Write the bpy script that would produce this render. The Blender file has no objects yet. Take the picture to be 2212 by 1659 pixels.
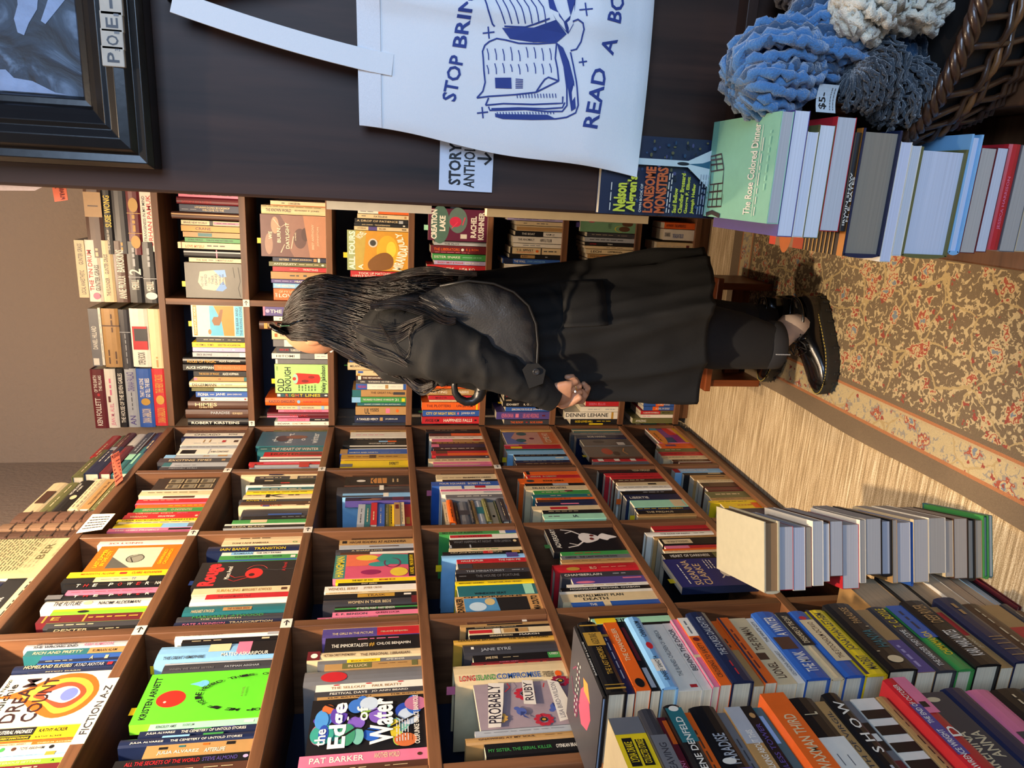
import bpy, bmesh, math, random
from mathutils import Vector, Matrix, noise
random.seed(7)
R = math.radians
scene = bpy.context.scene
COL = scene.collection
# ---------------------------------------------------------------- camera (photo is turned a quarter: world up = picture left)
FPX, PITCH, ROLL, YAW = 1562.98, -0.1705, 0.0067, -0.2738
SC = 2.6
HCAM = .45912 * SC
cy, sy = math.cos(YAW), math.sin(YAW); cp, sp = math.cos(PITCH), math.sin(PITCH); cr, sr = math.cos(ROLL), math.sin(ROLL)
FW = Vector((sy*cp, cy*cp, sp)); _rt = Vector((cy, -sy, 0)); _up = _rt.cross(FW)
RT = cr*_rt + sr*_up; UPV = -sr*_rt + cr*_up
CAM = Vector((0, 0, HCAM))
cd = bpy.data.cameras.new('camera'); cam = bpy.data.objects.new('camera', cd); COL.objects.link(cam)
cd.sensor_fit = 'HORIZONTAL'; cd.sensor_width = 36; cd.lens = FPX/2212*36; cd.clip_start = .02
cx_, cy_, cz_ = -UPV, RT, -FW
cam.matrix_world = Matrix(((cx_.x, cy_.x, cz_.x, 0), (cx_.y, cy_.y, cz_.y, 0), (cx_.z, cy_.z, cz_.z, HCAM), (0, 0, 0, 1)))
scene.camera = cam
# ---------------------------------------------------------------- colour management, world, lights
scene.view_settings.view_transform = 'Standard'; scene.view_settings.look = 'None'
scene.view_settings.exposure = 0.0; scene.view_settings.gamma = 1; scene.view_settings.use_curve_mapping = False
w = bpy.data.worlds.new('world'); scene.world = w; w.use_nodes = True
w.node_tree.nodes['Background'].inputs[0].default_value = (.45, .6, 1, 1); w.node_tree.nodes['Background'].inputs[1].default_value = .25
def lamp(name, typ, loc, target, energy, color, size=.3, **kw):
    d = bpy.data.lights.new(name, typ); d.energy = energy; d.color = color
    if typ == 'AREA':
        d.size = size
        if 'sy' in kw: d.shape = 'RECTANGLE'; d.size_y = kw['sy']
    else: d.shadow_soft_size = size
    if typ == 'SPOT': d.spot_size = R(kw.get('angle', 90)); d.spot_blend = kw.get('blend', .5)
    o = bpy.data.objects.new(name, d); COL.objects.link(o); o.location = loc
    o.rotation_euler = (Vector(target)-Vector(loc)).to_track_quat('-Z', 'Y').to_euler()
    return o
WARM = (1, .77, .53)
LIGHTS = [
 lamp('ceiling_spot', 'SPOT', (-.48, .55, 2.45), (-.75, 1.9, 1.05), 235, WARM, .03, angle=72, blend=.35),
 lamp('ceiling_spot', 'SPOT', (.0, .35, 2.6), (-.2, 1.5, 1.2), 20, WARM, .04, angle=100, blend=.6),
 lamp('ceiling_spot', 'SPOT', (-.42, 2.25, 2.7), (-.42, 1.75, 0), 70, WARM, .05, angle=100, blend=.7),
 lamp('warm_fill_point', 'POINT', (-.45, 1.25, 2.62), (0, 0, 0), 60, WARM, .12),  # added warm fill that brightens walls and shelf interiors, not a real fixture
 lamp('window_daylight', 'AREA', (1.0, -1.25, 1.75), (.1, 1.0, .95), 60, (.5, .7, 1), 1.2, sy=1.3),
]
# ---------------------------------------------------------------- picture measurement -> world
def ray(x, y): return FW + RT*((1659-y-829.5)/FPX) - UPV*((x-1106)/FPX)
def on(x, y, ax, val):
    d = ray(x, y); return CAM + d*((val-CAM[ax])/d[ax])
def proj(p):
    q = Vector(p)-CAM; d = q.dot(FW); return (1106-FPX*q.dot(UPV)/d, 829.5-FPX*q.dot(RT)/d)
# ---------------------------------------------------------------- materials
PAL = dict(W='ded8c8', C='d3bd92', K='131316', G='68686a', S='a2a6aa', N='182240', B='2a55a0', L='7fb2d8', T='23646a', E='3a8a44', M='9cd4b4',
           Y='e6c41c', O='de5f1c', R='b4222a', D='611a22', P='d6708c', U='4e4280', H='4c2f22', A='a98350', I='62623a', V='a89cc0', J='37373c', Z='b58a35', X='ff6a10', Q='7bd02c')
NAMES = dict(W='white', C='cream', K='black', G='grey', S='silver grey', N='navy', B='blue', L='light blue', T='teal', E='green', M='mint',
             Y='yellow', O='orange', R='red', D='maroon', P='pink', U='purple', H='brown', A='tan', I='olive', V='lilac', J='charcoal', Z='gold', X='orange', Q='lime green')
def lin(h):
    h = PAL.get(h, h); v = [int(h[i:i+2], 16)/255 for i in (0, 2, 4)]
    return tuple(c/12.92 if c <= .04045 else ((c+.055)/1.055)**2.4 for c in v)+(1,)
MATS = {}
def nmat(name):
    m = bpy.data.materials.new(name); m.use_nodes = True; nt = m.node_tree
    return m, nt, nt.nodes['Principled BSDF'], nt.nodes, nt.links
def paper(col, rough=.42, var=.10, scale=60):
    k = ('p', col, rough)
    if k in MATS: return MATS[k]
    m, nt, b, N, L = nmat('cover_'+col)
    tc = N.new('ShaderNodeTexCoord'); no = N.new('ShaderNodeTexNoise'); no.inputs['Scale'].default_value = scale; no.inputs['Detail'].default_value = 3
    mx = N.new('ShaderNodeMix'); mx.data_type = 'RGBA'; c = lin(col)
    mx.inputs[6].default_value = tuple(v*(1-var) for v in c[:3])+(1,); mx.inputs[7].default_value = tuple(min(1, v*(1+var)) for v in c[:3])+(1,)
    L.new(tc.outputs['Object'], no.inputs['Vector']); L.new(no.outputs['Fac'], mx.inputs[0]); L.new(mx.outputs[2], b.inputs['Base Color'])
    b.inputs['Roughness'].default_value = rough
    MATS[k] = m; return m
def pages_mat(col='d8ccb0'):
    k = ('pg', col)
    if k in MATS: return MATS[k]
    m, nt, b, N, L = nmat('page_edges'); tc = N.new('ShaderNodeTexCoord'); mp = N.new('ShaderNodeMapping'); no = N.new('ShaderNodeTexNoise')
    mp.inputs['Scale'].default_value = (900, 3, 3); no.inputs['Scale'].default_value = 1; no.inputs['Detail'].default_value = 2
    cr_ = N.new('ShaderNodeValToRGB'); c = lin(col); cr_.color_ramp.elements[0].color = tuple(v*.84 for v in c[:3])+(1,); cr_.color_ramp.elements[1].color = c
    cr_.color_ramp.elements[0].position = .3; cr_.color_ramp.elements[1].position = .62
    L.new(tc.outputs['Object'], mp.inputs[0]); L.new(mp.outputs[0], no.inputs['Vector']); L.new(no.outputs['Fac'], cr_.inputs[0]); L.new(cr_.outputs[0], b.inputs['Base Color'])
    b.inputs['Roughness'].default_value = .85
    MATS[k] = m; return m
def wood(name, dark, light, axis=0, rough=.45, scale=1.0):
    k = ('w', name, axis)
    if k in MATS: return MATS[k]
    m, nt, b, N, L = nmat(name); tc = N.new('ShaderNodeTexCoord'); mp = N.new('ShaderNodeMapping'); s = [26*scale]*3; s[axis] = 1.6*scale
    mp.inputs['Scale'].default_value = s; no = N.new('ShaderNodeTexNoise'); no.inputs['Scale'].default_value = 1; no.inputs['Detail'].default_value = 6; no.inputs['Roughness'].default_value = .62
    no.inputs['Distortion'].default_value = .6
    cr_ = N.new('ShaderNodeValToRGB'); cr_.color_ramp.elements[0].color = lin(dark); cr_.color_ramp.elements[1].color = lin(light); cr_.color_ramp.elements[0].position = .32; cr_.color_ramp.elements[1].position = .72
    L.new(tc.outputs['Object'], mp.inputs[0]); L.new(mp.outputs[0], no.inputs['Vector']); L.new(no.outputs['Fac'], cr_.inputs[0]); L.new(cr_.outputs[0], b.inputs['Base Color'])
    bp = N.new('ShaderNodeBump'); bp.inputs['Strength'].default_value = .12; bp.inputs['Distance'].default_value = .002; L.new(no.outputs['Fac'], bp.inputs['Height']); L.new(bp.outputs[0], b.inputs['Normal'])
    b.inputs['Roughness'].default_value = rough; b.inputs['Specular IOR Level'].default_value = .35; MATS[k] = m; return m
def plain(name, col, rough=.5, metal=0, bump=0, bscale=300, var=.15, coat=0, sheen=0):
    k = ('x', name)
    if k in MATS: return MATS[k]
    m, nt, b, N, L = nmat(name); tc = N.new('ShaderNodeTexCoord'); no = N.new('ShaderNodeTexNoise'); no.inputs['Scale'].default_value = bscale; no.inputs['Detail'].default_value = 4
    mx = N.new('ShaderNodeMix'); mx.data_type = 'RGBA'; c = lin(col)
    mx.inputs[6].default_value = tuple(v*(1-var) for v in c[:3])+(1,); mx.inputs[7].default_value = tuple(min(1, v*(1+var)) for v in c[:3])+(1,)
    L.new(tc.outputs['Object'], no.inputs['Vector']); L.new(no.outputs['Fac'], mx.inputs[0]); L.new(mx.outputs[2], b.inputs['Base Color'])
    b.inputs['Roughness'].default_value = rough; b.inputs['Metallic'].default_value = metal
    if coat: b.inputs['Coat Weight'].default_value = coat
    if sheen: b.inputs['Sheen Weight'].default_value = sheen
    if bump:
        bp = N.new('ShaderNodeBump'); bp.inputs['Strength'].default_value = bump; bp.inputs['Distance'].default_value = .003; L.new(no.outputs['Fac'], bp.inputs['Height']); L.new(bp.outputs[0], b.inputs['Normal'])
    MATS[k] = m; return m
# ---------------------------------------------------------------- mesh collecting
class MB:
    def __init__(s): s.v = []; s.f = []; s.m = []; s.mats = []; s.smooth = False
    def mi(s, mat):
        if mat not in s.mats: s.mats.append(mat)
        return s.mats.index(mat)
    def add(s, vs, fs, mat, M=None):
        o = len(s.v); i = s.mi(mat)
        s.v += [tuple(M @ Vector(v)) if M else tuple(v) for v in vs]
        for f in fs: s.f.append(tuple(o+k for k in f)); s.m.append(i)
    def box(s, a, b, mat, M=None):
        x0, y0, z0 = a; x1, y1, z1 = b
        vs = [(x0,y0,z0),(x1,y0,z0),(x1,y1,z0),(x0,y1,z0),(x0,y0,z1),(x1,y0,z1),(x1,y1,z1),(x0,y1,z1)]
        s.add(vs, [(0,3,2,1),(4,5,6,7),(0,1,5,4),(1,2,6,5),(2,3,7,6),(3,0,4,7)], mat, M)
    def loft(s, rings, mat, closed=True, caps=True, M=None):
        n = len(rings[0]); vs = [p for r in rings for p in r]; fs = []
        for i in range(len(rings)-1):
            for j in range(n if closed else n-1):
                k = (j+1) % n; fs.append((i*n+j, i*n+k, (i+1)*n+k, (i+1)*n+j))
        if caps and closed: fs.append(tuple(range(n-1, -1, -1))); fs.append(tuple((len(rings)-1)*n+j for j in range(n)))
        s.add(vs, fs, mat, M)
    def tube(s, pts, r, mat, n=8, caps=True, M=None, flat=1.0):
        pts = [Vector(p) for p in pts]; rings = []; prev = None
        for i, p in enumerate(pts):
            t = (pts[min(i+1, len(pts)-1)]-pts[max(i-1, 0)]).normalized()
            if prev is None: a = t.orthogonal().normalized()
            else: a = (prev-t*prev.dot(t)).normalized()
            prev = a; b = t.cross(a); rr = r[i] if isinstance(r, (list, tuple)) else r
            rings.append([p+a*(rr*math.cos(2*math.pi*k/n))+b*(rr*flat*math.sin(2*math.pi*k/n)) for k in range(n)])
        s.loft(rings, mat, True, caps, M)
    def ball(s, c, r, mat, nu=14, nv=9, M=None):
        r = r if isinstance(r, (tuple, list)) else (r, r, r)
        rings = [[(c[0]+r[0]*math.sin(math.pi*i/nv)*math.cos(2*math.pi*j/nu), c[1]+r[1]*math.sin(math.pi*i/nv)*math.sin(2*math.pi*j/nu), c[2]+r[2]*math.cos(math.pi*i/nv)) for j in range(nu)] for i in range(nv+1)]
        s.loft(rings, mat, True, False, M)
    def build(s, name, parent=None, smooth=False, bevel=0, sub=0, matrix=None):
        me = bpy.data.meshes.new(name); me.from_pydata(s.v, [], s.f)
        for m in s.mats: me.materials.append(m)
        me.polygons.foreach_set('material_index', s.m)
        if smooth or s.smooth: me.polygons.foreach_set('use_smooth', [True]*len(me.polygons))
        me.update()
        o = bpy.data.objects.new(name, me); COL.objects.link(o)
        if parent: o.parent = parent
        if matrix: o.matrix_world = matrix
        if bevel: b = o.modifiers.new('b', 'BEVEL'); b.width = bevel; b.segments = 2; b.limit_method = 'ANGLE'
        if sub: b = o.modifiers.new('s', 'SUBSURF'); b.levels = sub; b.render_levels = sub
        return o
def thing(name, label, cat, M=None, group=None):
    o = bpy.data.objects.new(name, None); COL.objects.link(o); o.empty_display_size = .05
    if M is not None: o.matrix_world = M if isinstance(M, Matrix) else Matrix.Translation(M)
    return tag(o, label, cat, group)
def tag(o, label, cat, group=None):
    o['label'] = label; o['category'] = cat
    if group: o['group'] = group
    return o
def struct(o): o['kind'] = 'structure'; return o
def frame(o, ex, ey, ez):
    o = Vector(o); return Matrix(((ex[0], ey[0], ez[0], o[0]), (ex[1], ey[1], ez[1], o[1]), (ex[2], ey[2], ez[2], o[2]), (0, 0, 0, 1)))
# ---------------------------------------------------------------- lettering and flat print
GL = {}
def glyphs(t, bold=.012):
    if (t, bold) not in GL:
        c = bpy.data.curves.new('t', 'FONT'); c.body = t; c.resolution_u = 2; c.offset = bold
        o = bpy.data.objects.new('t', c); me = bpy.data.meshes.new_from_object(o)
        vs = [(v.co.x, v.co.y) for v in me.vertices]; fs = [tuple(p.vertices) for p in me.polygons]
        bpy.data.objects.remove(o); bpy.data.curves.remove(c); bpy.data.meshes.remove(me)
        if not vs: vs = [(0, 0), (1, 0), (0, 1)]; fs = [(0, 1, 2)]
        xs = [a for a, b in vs]; ys = [b for a, b in vs]
        GL[(t, bold)] = (vs, fs, min(xs), max(xs), min(ys), max(ys))
    return GL[(t, bold)]
def flatprint(mb, items, mapf):
    """items on a unit rectangle, x right, y down; mapf(fx, fy, layer) -> 3D."""
    for n, it in enumerate(items):
        k = it[0]; lay = n
        if k == 'r':
            _, a, b, c, d, col = it[:6]; mb.add([mapf(a, b, lay), mapf(c, b, lay), mapf(c, d, lay), mapf(a, d, lay)], [(0, 1, 2, 3)], paper(col))
        elif k == 'e':
            _, a, b, rx, ry, col = it[:6]; N = 28
            mb.add([mapf(a+rx*math.cos(2*math.pi*i/N), b+ry*math.sin(2*math.pi*i/N), lay) for i in range(N)], [tuple(range(N))], paper(col))
        elif k == 's':
            P = it[1]; n_ = len(P); o = []
            for i in range(n_):
                p0, p1, p2, p3 = P[i-1], P[i], P[(i+1) % n_], P[(i+2) % n_]
                for t in (0, .25, .5, .75): o.append(tuple(.5*(2*p1[q]+(p2[q]-p0[q])*t+(2*p0[q]-5*p1[q]+4*p2[q]-p3[q])*t*t+(3*p1[q]-p0[q]-3*p2[q]+p3[q])*t**3) for q in (0, 1)))
            mb.add([mapf(min(max(x, 0), 1), min(max(y, 0), 1), lay) for x, y in o], [tuple(range(len(o)))], paper(it[2]))
        elif k == 'p': mb.add([mapf(x, y, lay) for x, y in it[1]], [tuple(range(len(it[1])))], paper(it[2]))
        elif k == 'l':
            pts, wd, col = it[1:4]; asp = it[4] if len(it) > 4 else 1.0   # asp = W/H
            vs = []; P = [Vector((x*asp, y)) for x, y in pts]
            for i, p in enumerate(P):
                t = (P[min(i+1, len(P)-1)]-P[max(i-1, 0)]); t = t.normalized() if t.length > 1e-9 else Vector((1, 0)); nn = Vector((-t.y, t.x))*wd/2
                for q in (p+nn, p-nn): vs.append(mapf(q.x/asp, q.y, lay))
            mb.add(vs, [(2*i, 2*i+1, 2*i+3, 2*i+2) for i in range(len(P)-1)], paper(col))
        elif k == 't':
            _, txt, a, b, c, d, col = it[:7]; rot = it[7] if len(it) > 7 else 0
            vs, fs, x0, x1, y0, y1 = glyphs(txt, it[8] if len(it) > 8 else .012)
            W = max(x1-x0, 1e-6); Hh = max(y1-y0, 1e-6); ca, sa = math.cos(R(rot)), math.sin(R(rot)); o = []; cxx, cyy = (a+c)/2, (b+d)/2
            for x, y in vs:
                px, py = (x-x0)/W, 1-(y-y0)/Hh
                X, Yy = a+(c-a)*px, b+(d-b)*py
                if rot == 90: X, Yy = a+(c-a)*(py*-1+1), b+(d-b)*px
                elif rot == -90: X, Yy = a+(c-a)*py, b+(d-b)*(1-px)
                elif rot == 180: X, Yy = c-(c-a)*px, d-(d-b)*py
                elif rot: X, Yy = cxx+ca*(X-cxx)-sa*(Yy-cyy), cyy+sa*(X-cxx)+ca*(Yy-cyy)
                o.append(mapf(X, Yy, lay))
            mb.add(o, fs, paper(col))
def scribble(x0, y0, x1, y1, n, col, seed=1):
    rr = random.Random(seed); out = []; h = (y1-y0)/n
    for i in range(n):
        x = x0
        while x < x1-.02:
            wd = rr.uniform(.04, .13); e = min(x+wd, x1); out.append(('r', x, y0+h*(i+.25), e, y0+h*(i+.6), col)); x = e+.025
    return out
# ---------------------------------------------------------------- bookcase grid
XF, YB = -.3443*SC, SC                      # spine faces of the side bookcase and of the bookcase behind the person
YJ = [.5209*SC, .6809*SC, .8397*SC, SC]
ZS = [v*SC+HCAM for v in (.2911, .1859, .0775, -.0306, -.1373, -.2431, -.3492)]; ZS.append(.055)
TB = .011
# ---------------------------------------------------------------- books
ORD = 'first second third fourth fifth sixth seventh eighth ninth tenth eleventh twelfth thirteenth fourteenth fifteenth sixteenth seventeenth eighteenth nineteenth twentieth'.split()
ORD += ['twenty-'+o for o in ORD[:9]]
BOOKS = []                                   # specs; the 300 that show largest become things, the rest one object
DARKS = set('KNDHUJTBIGE')
def parse(segs):
    out = []; tabs = []
    for s in segs.split(';'):
        s = s.strip()
        if not s: continue
        if s.startswith('tab'): tabs.append(s.split()[1]); continue
        p = s.split(); rng = []
        while p and p[-1].replace('-', '').isdigit() and '-' in p[-1]: rng.insert(0, [int(q)/100 for q in p.pop().split('-')])
        body = ' '.join(p); a = rng[0] if rng else (.1, .9); b = rng[1] if len(rng) > 1 else ((0, 1) if body[0] == '#' else (.28, .74))
        if body[0] == '#': out.append(('r', a[0], b[0], a[1], b[1], body[1:]))
        elif body[0] == '~': out += scribble(a[0], b[0], a[1], b[1], 1, body[1:], len(out)+int(a[0]*100))
        elif body[0] == 'o': out.append(('e', (a[0]+a[1])/2, (b[0]+b[1])/2, (a[1]-a[0])/2, (b[1]-b[0])/2, body[1:].lstrip('#')))
        else: out.append(('t', body[2:], a[0], b[0], a[1], b[1], body[0]))
    return out, tabs
def spec(T, H, W, col, hard, segs, M, label, group, px, art=None, pg='d8ccb0'):
    items, tabs = parse(segs)
    if not items and not art:
        ink = 'C' if col in DARKS else 'K'; rr = random.Random(int(px*7)+len(BOOKS)); a = rr.uniform(.08, .2)
        items = scribble(a, .36, rr.uniform(.5, .6), .62, 1, ink, len(BOOKS)) + scribble(.64, .4, rr.uniform(.8, .92), .6, 1, ink, len(BOOKS)+9)
    BOOKS.append(dict(T=T, H=H, W=W, col=col, hard=hard, items=items, tabs=tabs, M=M, label=label, group=group, px=px, art=art, pg=pg))
def bind(b):
    return 'hardcover' if b['hard'] else 'paperback'
def cover_geo(b, mb, M=None):
    T, H, W, c = b['T'], b['H'], b['W'], paper(b['col'], .36 if b['hard'] else .42)
    if b['hard']:
        t = min(.003, T*.2); sp = [(0, .002), (T*.2, -.0006), (T*.5, -.0016), (T*.8, -.0006), (T, .002)]
        pr = [(x, y) for x, y in sp]+[(T-t, .004), (t, .004)]
        mb.loft([[(x, y, z) for x, y in pr] for z in (0, H)], c, True, True, M)
        mb.box((0, .002, 0), (t, W, H), c, M); mb.box((T-t, .002, 0), (T, W, H), c, M)
    else:
        t = .0007; mb.box((0, 0, 0), (T, t, H), c, M); mb.box((0, t, 0), (t, W, H), c, M); mb.box((T-t, t, 0), (T, W, H), c, M)
def page_geo(b, mb, M=None):
    T, H, W = b['T'], b['H'], b['W']; i = .004 if b['hard'] else .0006; t = min(.003, T*.2) if b['hard'] else .0007
    mb.box((t, .001 if not b['hard'] else .004, i), (T-t, W-i, H-i), pages_mat(b['pg']), M)
def spine_map(b): 
    off = .0019 if b['hard'] else .0003
    return lambda x, y, l: (b['T']*(1-y), -off-.00006*l, b['H']*(1-x))
def cover_map(b): return lambda x, y, l: (b['T']+.0003+.00008*l, x*b['W'], b['H']*(1-y))
def tab_geo(b, mb, M=None):
    for i, c in enumerate(b['tabs']):
        y = .02 if not b['art'] else b['W']*.3; mb.box((b['T']*.4, y, b['H']-.01), (b['T']*.4+.0006, y+.018, b['H']+.014), paper(c), M)
def emit_book(b):
    name = 'hardcover_book' if b['hard'] else 'paperback_book'
    t = thing(name, b['label'], 'book', b['M'], b['group'])
    m = MB(); cover_geo(b, m); m.build('cover', t)
    m = MB(); page_geo(b, m); m.build('page_block', t)
    if b['items']:
        ii = [i for i in b['items']]; m = MB(); flatprint(m, ii, spine_map(b)); m.build('spine_lettering', t)
    if b['art']: m = MB(); flatprint(m, b['art'], cover_map(b)); m.build('cover_art', t)
    if b['tabs']: m = MB(); tab_geo(b, m); m.build('sticky_tab', t)
    return t
def emit_all():
    order = sorted(range(len(BOOKS)), key=lambda i: -BOOKS[i]['px'])
    keep = set(order[:300]); mb = MB()
    for i, b in enumerate(BOOKS):
        if i in keep: emit_book(b)
        else:
            M = b['M']; cover_geo(b, mb, M); page_geo(b, mb, M); tab_geo(b, mb, M)
            f = spine_map(b); flatprint(mb, b['items'], lambda x, y, l: M @ Vector(f(x, y, l)))
            if b['art']: g = cover_map(b); flatprint(mb, b['art'], lambda x, y, l: M @ Vector(g(x, y, l)))
    if mb.v:
        o = mb.build('small_books'); o['kind'] = 'stuff'; o['label'] = 'rest of the small books far back on the shelves and low in the stacks'; o['category'] = 'books'
CROPS = dict(c1=(0,1260,4.096), c2=(520,1260,4.157), c3=(900,1260,4.1575), c6=(0,860,3.95), c7=(460,860,3.95), c8=(880,860,3.95), c9=(1300,860,3.95),
             c12=(160,620,4.88), c13=(360,400,5.53), c14=(540,640,5.53), c15=(700,420,5.821), c16=(1040,420,4.254), c17=(880,800,3.352), c11=(0,380,5.185))
ROWN = ['top', 'second', 'third', 'fourth', 'fifth', 'sixth', 'bottom']
COLS = dict(A='fourth column from the corner', B='third column from the corner', C='second column from the corner', D='corner column', L='corner column', Rr='column beside the dark panel')
def solve(fn, target, lo, hi):
    up = fn(hi) > fn(lo)
    for _ in range(40):
        m = (lo+hi)/2
        if (fn(m) < target) == up: lo = m
        else: hi = m
    return (lo+hi)/2
def colname(c): return NAMES[c]
def cell(side, row, colk, crop, text):
    """side L (faces +X) or B (faces -Y); each line: y0 y1 xTop Colour[h][F:art] | segments   (y in crop px, xTop in photo px)"""
    cx, cyy, k = CROPS[crop]; zs = ZS[row+1]+TB; zt = ZS[row]-TB; zm = zs+.09
    ents = []
    for ln in text.strip().split('\n'):
        head, _, segs = ln.partition('|'); p = head.split()
        if not p: continue
        ents.append((float(p[0])/k+cyy, float(p[1])/k+cyy, float(p[2]), p[3], segs))
    n = len(ents)
    for i, (y0, y1, xt, code, segs) in enumerate(ents):
        art = None; F = False
        if 'F:' in code: code, key = code.split('F:'); art = ART.get(key); F = True; akey = key
        col = code[0]; hard = 'h' in code
        if side == 'L':
            X = XF-.012
            Y1 = solve(lambda Y: proj((X, Y, zm))[1], y1, 3.2, .3)
            Y0 = solve(lambda Y: proj((X, Y, zm))[1], y0, 3.2, .3)
            far, near = max(Y0, Y1), min(Y0, Y1); ymid = (far+near)/2
            H = solve(lambda z: proj((X, ymid, z))[0], xt, zs+.02, zt+.15)-zs
            H = min(max(H, .12), zt-zs-.006); T = far-near-.0006; order = i+1
            if F: W = T; T = .02; M = frame((X-T-.0, near, zs), (1, 0, 0), (0, 1, 0), (0, 0, 1))
            else: W = .15 if hard else .13; M = frame((X, near, zs), (0, 1, 0), (-1, 0, 0), (0, 0, 1))
            area = abs(far-near)*H/((ymid)**2)*.75
            where = COLS[colk]+' of the side bookcase'
        else:
            Y = YB+.012
            X0 = solve(lambda X: proj((X, Y, zm))[1], y0, -1.5, 1.2); X1 = solve(lambda X: proj((X, Y, zm))[1], y1, -1.5, 1.2)
            hi, lo = max(X0, X1), min(X0, X1); xm = (hi+lo)/2
            H = solve(lambda z: proj((xm, Y, z))[0], xt, zs+.02, zt+.15)-zs
            H = min(max(H, .12), zt-zs-.006); T = hi-lo-.0006; order = n-i
            if F: W = T; T = .02; M = frame((lo, Y+T, zs), (0, -1, 0), (1, 0, 0), (0, 0, 1))
            else: W = .15 if hard else .13; M = frame((lo, Y, zs), (1, 0, 0), (0, 1, 0), (0, 0, 1))
            area = (hi-lo)*H/(Y*Y)
            where = COLS[colk]+', bookcase behind the person'
        kind = 'hardcover' if hard else 'paperback'
        if F: lab = f"{colname(col)} book showing its front cover, {ROWN[row]} shelf, {where}"
        else: lab = f"{colname(col)} {kind}, {ORD[order-1]} from the corner, {ROWN[row]} shelf, {where}"
        lab = lab.replace('from the corner, ', 'from corner, ').replace('column from the corner of the side', 'column of the side').replace('corner column, bookcase', 'corner column,').replace('dark panel, bookcase', 'dark panel,')
        if F:
            for q in BOOKS:
                if q['label'] == lab: lab = lab.replace(' book', f' book, {ORD[order-1]} along,')
        spec(T, H, W, col, hard, segs, M, lab, f"books on the {ROWN[row]} shelf of the {'side bookcase' if side == 'L' else 'bookcase behind the person'}", area, art)
def hstack(frame_fn, zb, ents, place, group=None, px=.02, gap=.0008):
    """flat stack bottom to top: (thickness, length, width, colour, hard, segs, shift)"""
    z = zb; n = len(ents)
    for i, (T, Ln, Wd, col, hard, segs, sh, *rest) in enumerate(ents):
        o = n-i
        pos = 'topmost' if o == 1 else ('lowest' if i == 0 and not group else ORD[o-1]+' from top')
        lab = f"{colname(col)} {'hardcover' if hard else 'paperback'} lying flat, {pos} of {place}"
        spec(T, Ln, Wd, col, hard, segs, frame_fn(z, sh, Ln, T), lab, 'books in the '+place, px*T/.03, rest[0] if rest else None, rest[1] if len(rest) > 1 else 'd8ccb0')
        z += T+gap
    return z
def wav(cx, cy, rx, ry, a0, a1, n=16): return [(cx+rx*math.cos(R(a0+(a1-a0)*i/n)), cy+ry*math.sin(R(a0+(a1-a0)*i/n))) for i in range(n+1)]
def arc_text(s, cx, cy, rx, ry, a0, a1, h, col, wd=None, asp=.68):
    out = []; n = len(s)
    for i, ch in enumerate(s):
        if ch == ' ': continue
        a = a0+(a1-a0)*i/max(n-1, 1); x = cx+rx*math.cos(R(a)); y = cy+ry*math.sin(R(a)); w2 = (wd or h*.75)
        out.append(('t', ch, x-w2/2, y-h/2, x+w2/2, y+h/2, col, a+90 if a1 > a0 else a-90))
    return out
ART = {}
ART['summer'] = [('r', .0, .0, 1, 1, 'X'), ('r', .1, .22, .9, .76, '55554e'), ('p', [(.1, .76), (.9, .76), (.9, .22), (.55, .22), (.1, .5)], 'c8c4a8'), ('e', .46, .5, .16, .09, '8a8878'), ('l', wav(.46, .5, .16, .1, 0, 330), .012, 'K'),
   ('l', [(.3, .5), (.5, .44), (.62, .56)], .012, 'K'), ('t', 'LAST SUMMER', .14, .07, .86, .12, 'Y'), ('t', 'IN THE CITY', .2, .135, .8, .185, 'Y'), ('t', 'GIANFRANCO', .2, .8, .8, .84, 'Y'), ('t', 'CALLIGARICH', .2, .86, .8, .9, 'Y')]
ART['dream'] = [('r', 0, 0, 1, 1, 'e6d6bc'), ('s', [(.55, .03), (.66, .2), (.95, .5), (.92, .8), (.6, .95), (.25, .88), (.12, .66), (.3, .42), (.5, .25)], 'O'), ('s', [(.58, .25), (.86, .5), (.85, .75), (.6, .9), (.3, .83), (.2, .66), (.4, .48)], 'e8a03a'),
   ('s', [(.56, .36), (.78, .55), (.76, .72), (.58, .84), (.36, .78), (.3, .66), (.45, .5)], 'd8472a'), ('s', [(.55, .46), (.7, .6), (.68, .72), (.55, .79), (.42, .73), (.4, .64)], 'd8d4d0'), ('e', .55, .69, .12, .075, '6a78c8'),
   ('t', 'Chimamanda Ngozi', .1, .02, .9, .07, 'K'), ('t', 'Adichie', .2, .08, .8, .15, 'K'), ('t', 'DREAM', .08, .2, .9, .33, '2a1218'), ('t', 'COUNT', .08, .38, .9, .51, '2a1218')]
ART['kristen'] = [('r', 0, 0, 1, 1, '5cc82a'), ('t', 'KRISTEN ARNETT', .08, .05, .92, .105, 'K', 0, .03), ('e', .46, .24, .17, .115, 'd8281e'), ('e', .4, .2, .02, .012, 'f0b0a0'), ('e', .74, .46, .07, .045, '6ab4d8'), ('p', [(.74, .35), (.8, .45), (.68, .45)], '6ab4d8')] + \
   arc_text("STOP ME IF YOU'VE HEARD THIS ONE", .5, .95, .36, .5, 165, 375, .05, 'K', .055) + [('t', 'A NOVEL', .4, .8, .6, .82, 'I')]
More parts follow.
